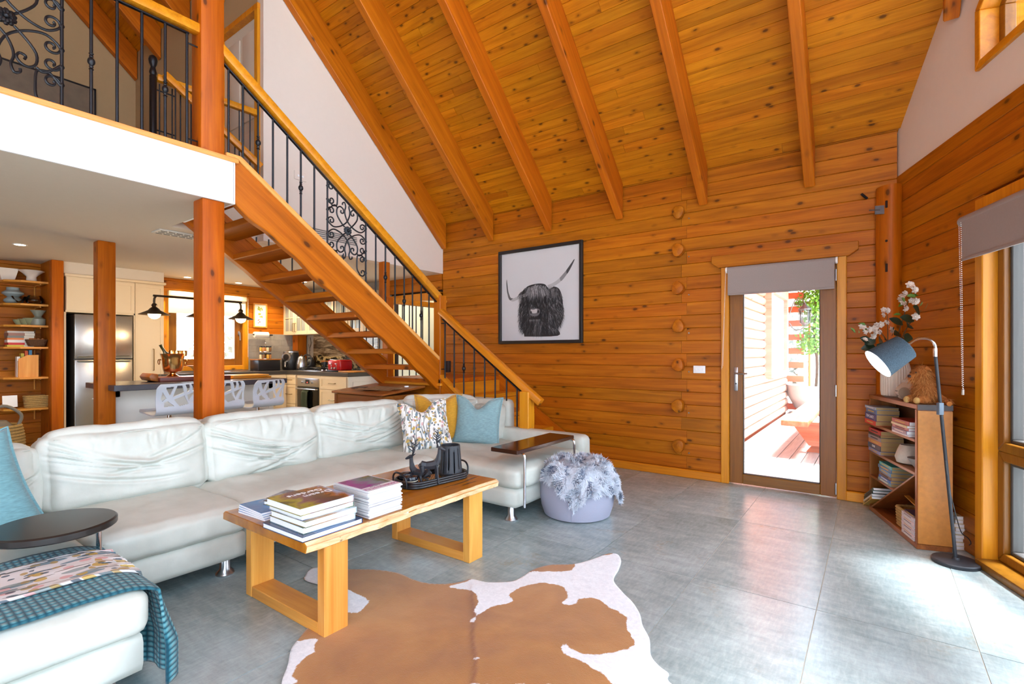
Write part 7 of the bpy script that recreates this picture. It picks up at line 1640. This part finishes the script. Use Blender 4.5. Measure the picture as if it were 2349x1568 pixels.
m = MB(); m.tube(cord, .003, 6); m.build('cord', BLACKP, lmp, world=True, smooth=True)
# ---- blind on the tall window
kb2 = thing('roller_blind', 'grey roller blind at the head of the tall window', 'blind', RW(1.12, 2.10, .06), atan2(RD.y, RD.x))
m = MB(); m.lathe([(.033, 0), (.033, 2.3)], (-.03, 0, 0), 18, M=Matrix.Rotation(pi/2, 3, 'Y')); m.build('roll', FAB, kb2, smooth=True)
m = MB(); m.bb((.02, -.031, -.235), (2.25, -.028, .0)); m.build('fabric', FAB, kb2)
m = MB(); m.bb((.02, -.036, -.252), (2.25, -.024, -.232)); m.build('bottom_bar', FAB, kb2, bevel=.003)
chain([(-.035, -.02, 0), (.0, -.02, -1.02), (.012, -.02, -1.05), (.01, -.02, -1.0), (.008, -.03, 0)], 'chain', kb2)
m = MB(); m.box((.006, -.02, -1.06), (.018, .01, .035)); m.build('chain_weight', plain('clear_plastic', srgb(180, 170, 160), .2), kb2, bevel=.003)
# ================================================================ outside
OUTW = plain('pale_ground', srgb(190, 184, 174), .9, nz=.08, nscale=3)
m = MB(); m.bb((-26, 5.6, -.6), (30, 60, -.45)); m.bb((3.4, -40, -.6), (34, 5.6, -.45)); m.bb((-50, -40, -.6), (-9.3, 60, -.45)); m.bb((-9.3, -40, -.6), (3.4, -5.2, -.45)); tag(m.build('ground', OUTW), 'pale gravel ground around the house', 'ground', kind='structure')
dk = struct('deck_floor', 'weathered timber deck outside the glazed door', 'deck')
pr = None
for i in range(34):
    x = -1.57+.142*i+.07
    for j, (a, b) in enumerate(((5.43, 9.0+.9*((i*7) % 5-2)/2), (9.0+.9*((i*7) % 5-2)/2, 13.6))):
        o = beam('deck_board', (x, a+.003, -.065), (x, b-.003, -.065), .135, .03, W_('deck', 'x'), dk, bevel=.003)
m = MB(); m.bb((-1.6, 5.42, -.45), (3.3, 13.6, -.085)); m.build('deck_base', DARK, dk)
# deck boards beside the tall window, parallel with the prow wall
for i in range(14):
    d0 = -.24-.142*i; a, b = RW(-.15 if i < 3 else .0, -.065, d0), RW(5.4, -.065, d0); beam('deck_board', a, b, .132, .03, W_('deck', 'x'), dk, bevel=.003)
cbn = thing('log_cabin', 'red-stained log cabin wall with window and eave along the deck', 'building', (-1.6, 9, -.1))
RC = W_('redcab', 'x'); zz = -.05
for k in range(19):
    za = -.06+.158*k; segs = [(5.9, 13.1)] if not (.90 < za+.08 < 2.48) else [(5.9, 10.28), (12.12, 13.1)]
    for a, b in segs:
        m = MB(); n = 8; sec = [(-.03, -.076)]+[(.0+.06*cos(t_), .078*sin(t_)) for t_ in [-pi/2+pi*q/n for q in range(n+1)]]+[(-.03, .076)]
        vs = [(0, -x_, z_) for x_, z_ in sec]+[(b-a, -x_, z_) for x_, z_ in sec]; N = len(sec); m.add(vs, [tuple(range(N)), tuple(range(2*N-1, N-1, -1))]+[(q, q+N, (q+1) % N+N, (q+1) % N) for q in range(N)]); o = m.build('log', RC, cbn, recalc=True, smooth=True, angle=50); o.matrix_basis = Matrix.Translation((-.05, a-9, za+.1+.08)) @ Matrix.Rotation(pi/2, 4, 'Z') @ Matrix.Diagonal((1, 1, 1, 1))
m = MB(); m.bb((-1.9, 5.9, -.4), (-1.64, 13.0, 3.0)); m.build('wall_core', plain('red_core', srgb(196, 92, 50), .8), cbn, world=True)
for k in range(0, 19, 2): m = MB(); m.bb((-1.62, 12.93, -.0+.158*k), (-1.28, 13.07, .135+.158*k)); m.build('log_end', plain('red_end', srgb(214, 110, 70), .7), cbn, world=True, bevel=.01)
for a, b in (((-1.62, 10.1, .82), (-1.50, 10.30, 2.6)), ((-1.62, 12.10, .82), (-1.50, 12.3, 2.6)), ((-1.62, 10.3, 2.42), (-1.50, 12.1, 2.6)), ((-1.62, 10.3, .80), (-1.50, 12.1, .92))): m = MB(); m.bb(a, b); m.build('window_trim', RC, cbn, world=True)
m = MB(); m.bb((-1.60, 10.3, .92), (-1.58, 12.1, 2.42)); m.build('window_pane', plain('curtained_glass', srgb(176, 182, 190), .2), cbn, world=True)
for k in range(12): m = MB(); y = 10.34+.15*k; m.tube([(-1.572, y, .95), (-1.572, y, 2.4)], .02, 5, flat=1.0); m.build('curtain_fold', plain('curtain', srgb(168, 174, 184), .8), cbn, world=True)
m = MB(); m.bb((-1.65, 10.3, .92), (-1.57, 10.36, 2.42)); m.build('window_frame', WHITEP, cbn, world=True)
m = MB(); m.prism([(-2.2, 5.8, 3.0), (-.95, 5.8, 2.78), (-.95, 5.8, 2.84), (-2.2, 5.8, 3.08)], (0, 7.9, 0)); m.build('eave', plain('red_end', srgb(206, 84, 36), .7), cbn, world=True)
m = MB(); m.tube([(-.90, 5.8, 2.76), (-.90, 13.8, 2.76)], .07, 10); m.build('gutter', plain('gutter_grey', srgb(120, 116, 116), .5), cbn, world=True, smooth=True)
m = MB(); m.tube(crom([(-.90, 13.4, 2.76), (-.9, 13.4, 2.6), (-1.1, 13.3, 2.45), (-1.5, 13.15, 2.42)], 4), .05, 10); m.build('downpipe', plain('gutter_grey', srgb(120, 116, 116), .5), cbn, world=True, smooth=True)
ln = thing('coach_lantern', 'wrought metal coach lantern on the cabin corner', 'lantern', (-1.46, 12.6, 2.05))
LNM = plain('lantern_metal', srgb(120, 116, 112), .4, .7)
m = MB(); m.tube(crom([(-.06, 0, -.1), (.05, 0, -.25), (.2, 0, -.22), (.24, 0, -.1)], 4), .012, 6); m.tube(crom([(-.06, 0, .1), (.05, 0, .4), (.18, 0, .42), (.24, 0, .33)], 4), .012, 6); m.build('arm', LNM, ln, smooth=True)
m = MB(); m.lathe([(.01, .34), (.03, .3), (.13, .2), (.13, .18)], (.24, 0, 0), 12); m.lathe([(.1, -.1), (.06, -.14), (.01, -.18)], (.24, 0, 0), 12); m.build('cap', LNM, ln)
for k in range(6): m = MB(); a = 2*pi*k/6; m.tube([(.24+.1*cos(a), .1*sin(a), -.1), (.24+.12*cos(a), .12*sin(a), .18)], .007, 5); m.build('bar', LNM, ln)
m = MB(); m.lathe([(.09, -.1), (.11, .18)], (.24, 0, 0), 14); m.build('glass', GLC, ln, smooth=True)
# picnic bench
pb = thing('deck_bench', 'heavy red timber bench with tapered supports on the deck', 'bench', (-.78, 9.0, -.05))
m = MB(); m.bb((-.96, 7.15, .36), (-.66, 10.9, .43)); m.build('seat', W_('bench', 'y'), pb, world=True, bevel=.008)
for y in (7.7, 10.3):
    m = MB(); m.prism([(-.92, y, .36), (-.70, y, .05), (.25, y, .05), (.25, y, .36)], (0, .09, 0)); m.build('rail', W_('bench', 'x'), pb, world=True)
    m = MB(); m.prism([(-.74, y+.09, -.05), (-.30, y+.09, -.05), (-.40, y+.09, .06), (-.66, y+.09, .06)], (0, .08, 0)); m.build('foot', W_('bench', 'x'), pb, world=True)
    m = MB(); m.prism([(-.5, y+.09, .3), (.1, y+.09, .3), (-.05, y+.09, .7), (-.28, y+.09, .7)], (0, .09, 0)); m.build('support', W_('bench', 'z'), pb, world=True)
m = MB(); m.bb((-.50, 7.0, .70), (.5, 11.0, .77)); m.build('table_top', W_('bench', 'y'), pb, world=True, bevel=.008)
# planter and trees
def foliage(m, c_, R, n, L, rr2, sc=(1, 1, 1)):
    for i in range(n):
        d_ = Vector((rr2.gauss(0, 1), rr2.gauss(0, 1), rr2.gauss(0, 1))).normalized()*rr2.random()**.4; p = Vector((c_[0]+d_.x*R*sc[0], c_[1]+d_.y*R*sc[1], c_[2]+d_.z*R*sc[2])); g_ = Vector((rr2.uniform(-1, 1), rr2.uniform(-1, 1), rr2.uniform(-.6, 1))).normalized(); s_ = g_.orthogonal().normalized()*L*.28; l_ = L*rr2.uniform(.6, 1.2); b = len(m.v); m.v += [p, p+g_*l_*.5+s_, p+g_*l_, p+g_*l_*.5-s_]; m.f.append([b, b+1, b+2, b+3]); m.m.append(0)
r9 = random.Random(9)
pot = thing('planter_pot', 'large white curved planter at the cabin corner', 'planter', (-1.05, 13.0, -.05))
m = MB(); m.lathe([(.26, 0), (.42, .12), (.55, .38), (.58, .62), (.55, .62), (.5, .5), (.001, .48)], (0, 0, 0), 32); m.build('body', plain('planter_white', srgb(176, 174, 172), .5, nz=.08), pot, smooth=True)
tree = thing('potted_tree', 'young bright green tree tied to a stake in the white planter', 'tree', (-1.05, 13.0, .44))
m = MB(); m.tube(crom([(0, 0, 0), (.03, 0, .6), (-.02, 0, 1.3), (.02, 0, 2.2)], 4), .03, 8); m.build('trunk', BARK, tree, smooth=True)
m = MB(); m.tube([(-.12, 0, 0), (-.12, 0, 2.0)], .025, 6); m.build('stake', W_('oak', 'z'), tree)
m = MB()
for c_, R in (((-.1, 0, 1.1), .3), ((.05, 0, 1.6), .34), ((-.05, 0, 2.1), .34), ((.3, 0, 2.3), .36), ((.55, 0, 2.0), .3), ((.5, 0, 1.3), .24), ((.75, 0, 2.45), .3)): foliage(m, c_, R, 420, .10, r9)
tag(m.build('leaves', plain('bright_leaf', srgb(120, 168, 50), .5, nz=.3, nscale=5), tree), kind='stuff')
suc = thing('dark_succulent', 'dark purple rosette plant in the white planter', 'plant', (-.62, 12.85, .44))
m = MB(); m.tube([(0, 0, 0), (.05, 0, .3)], .02, 6); m.tube([(0, 0, 0), (.32, .05, .36)], .02, 6); m.build('stems', BARK, suc)
m = MB(); foliage(m, (.05, 0, .36), .16, 70, .16, r9, (1, 1, .6)); foliage(m, (.34, .05, .40), .15, 60, .15, r9, (1, 1, .6)); tag(m.build('rosettes', plain('dark_purple_leaf', srgb(70, 52, 66), .5), suc), kind='stuff')
def bush(name, label, loc, R, n, c_, L=.3, trunk=0):
    t = thing(name, label, 'tree', loc); m = MB(); m.tube([(0, 0, -.1), (.1, 0, trunk+R*.3)], [.12, .05], 7); m.build('trunk', BARK, t, smooth=True); m = MB()
    for k in range(5): foliage(m, (r9.uniform(-.5, .5)*R, r9.uniform(-.5, .5)*R, trunk+R*r9.uniform(.3, 1.0)), R*.6, n//5, L, r9)
    tag(m.build('foliage', plain('fol_%d_%d_%d' % c_, srgb(*c_), .8, nz=.3, nscale=3), t), kind='stuff')
bush('garden_tree', 'grey green tree on the slope behind the cabin', (3.4, 19, -.4), 2.2, 1500, (128, 134, 120), .32, .8)
bush('garden_tree', 'dusky tree behind the planter', (-2.6, 23, -.4), 2.8, 1500, (140, 142, 132), .36, 1.0)
bush('garden_tree', 'pale gum tree beyond the tall window', (11.0, 17.5, -.4), 2.4, 1400, (196, 196, 180), .3, 2.0)
bush('garden_shrub', 'grey shrub beyond the tall window', (9.0, 14.4, -.4), 1.3, 900, (140, 134, 120), .2, .3)
bush('garden_shrub', 'dry shrub outside the kitchen window', (-14.0, 6.5, -.4), 1.6, 1000, (150, 146, 132), .25, .3)
m = MB(); m.grid(lambda u, v: Vector((-40+80*u, 24+14*v, -.5+7*v**1.3+.8*noise3((u*9, v*4, 1)))), 30, 10); tag(m.build('hillside', plain('hill', srgb(186, 176, 160), .95, nz=.25, nscale=1.5), smooth=True), 'dry hillside rising behind the cabin', 'hill', kind='structure')
m = MB(); m.grid(lambda u, v: Vector((-13-9*v, -12+40*u, -.5+5*v**1.2+.5*noise3((u*12, v*4, 7)))), 30, 10); tag(m.build('bank', plain('bank_rock', srgb(196, 192, 186), .95, nz=.3, nscale=2), smooth=True), 'pale rocky bank outside the kitchen window', 'hill', kind='structure')
tk = thing('water_tank', 'corrugated green water tank beyond the deck', 'tank', (3.6, 8.6, -.45))
m = MB(); n = 40; prof = []
for k in range(14): prof += [(.75, .1*k), (.72, .1*k+.05)]
m.lathe(prof+[(.6, 1.45), (.001, 1.5)], (0, 0, 0), 36); m.build('shell', plain('tank_green', srgb(120, 160, 140), .5), tk, smooth=True)
wr_ = thing('wire_fence', 'dark deck posts strung with thin cables outside the tall window', 'fence', RW(1, -.05, -2.2))
for k in range(6): m = MB(); m.tube([RW(-.5, .1+.15*k, -2.2), RW(6, .1+.15*k, -2.2)], .004, 5); m.build('cable', BLACKIRON, wr_, world=True)
for t_ in (-.5, 1.6, 3.7, 5.8): m = MB(); p = RW(t_, -.05, -2.2); m.bb((p.x-.03, p.y-.03, -.3), (p.x+.03, p.y+.03, 1.05)); m.build('post', BLACKIRON, wr_, world=True)
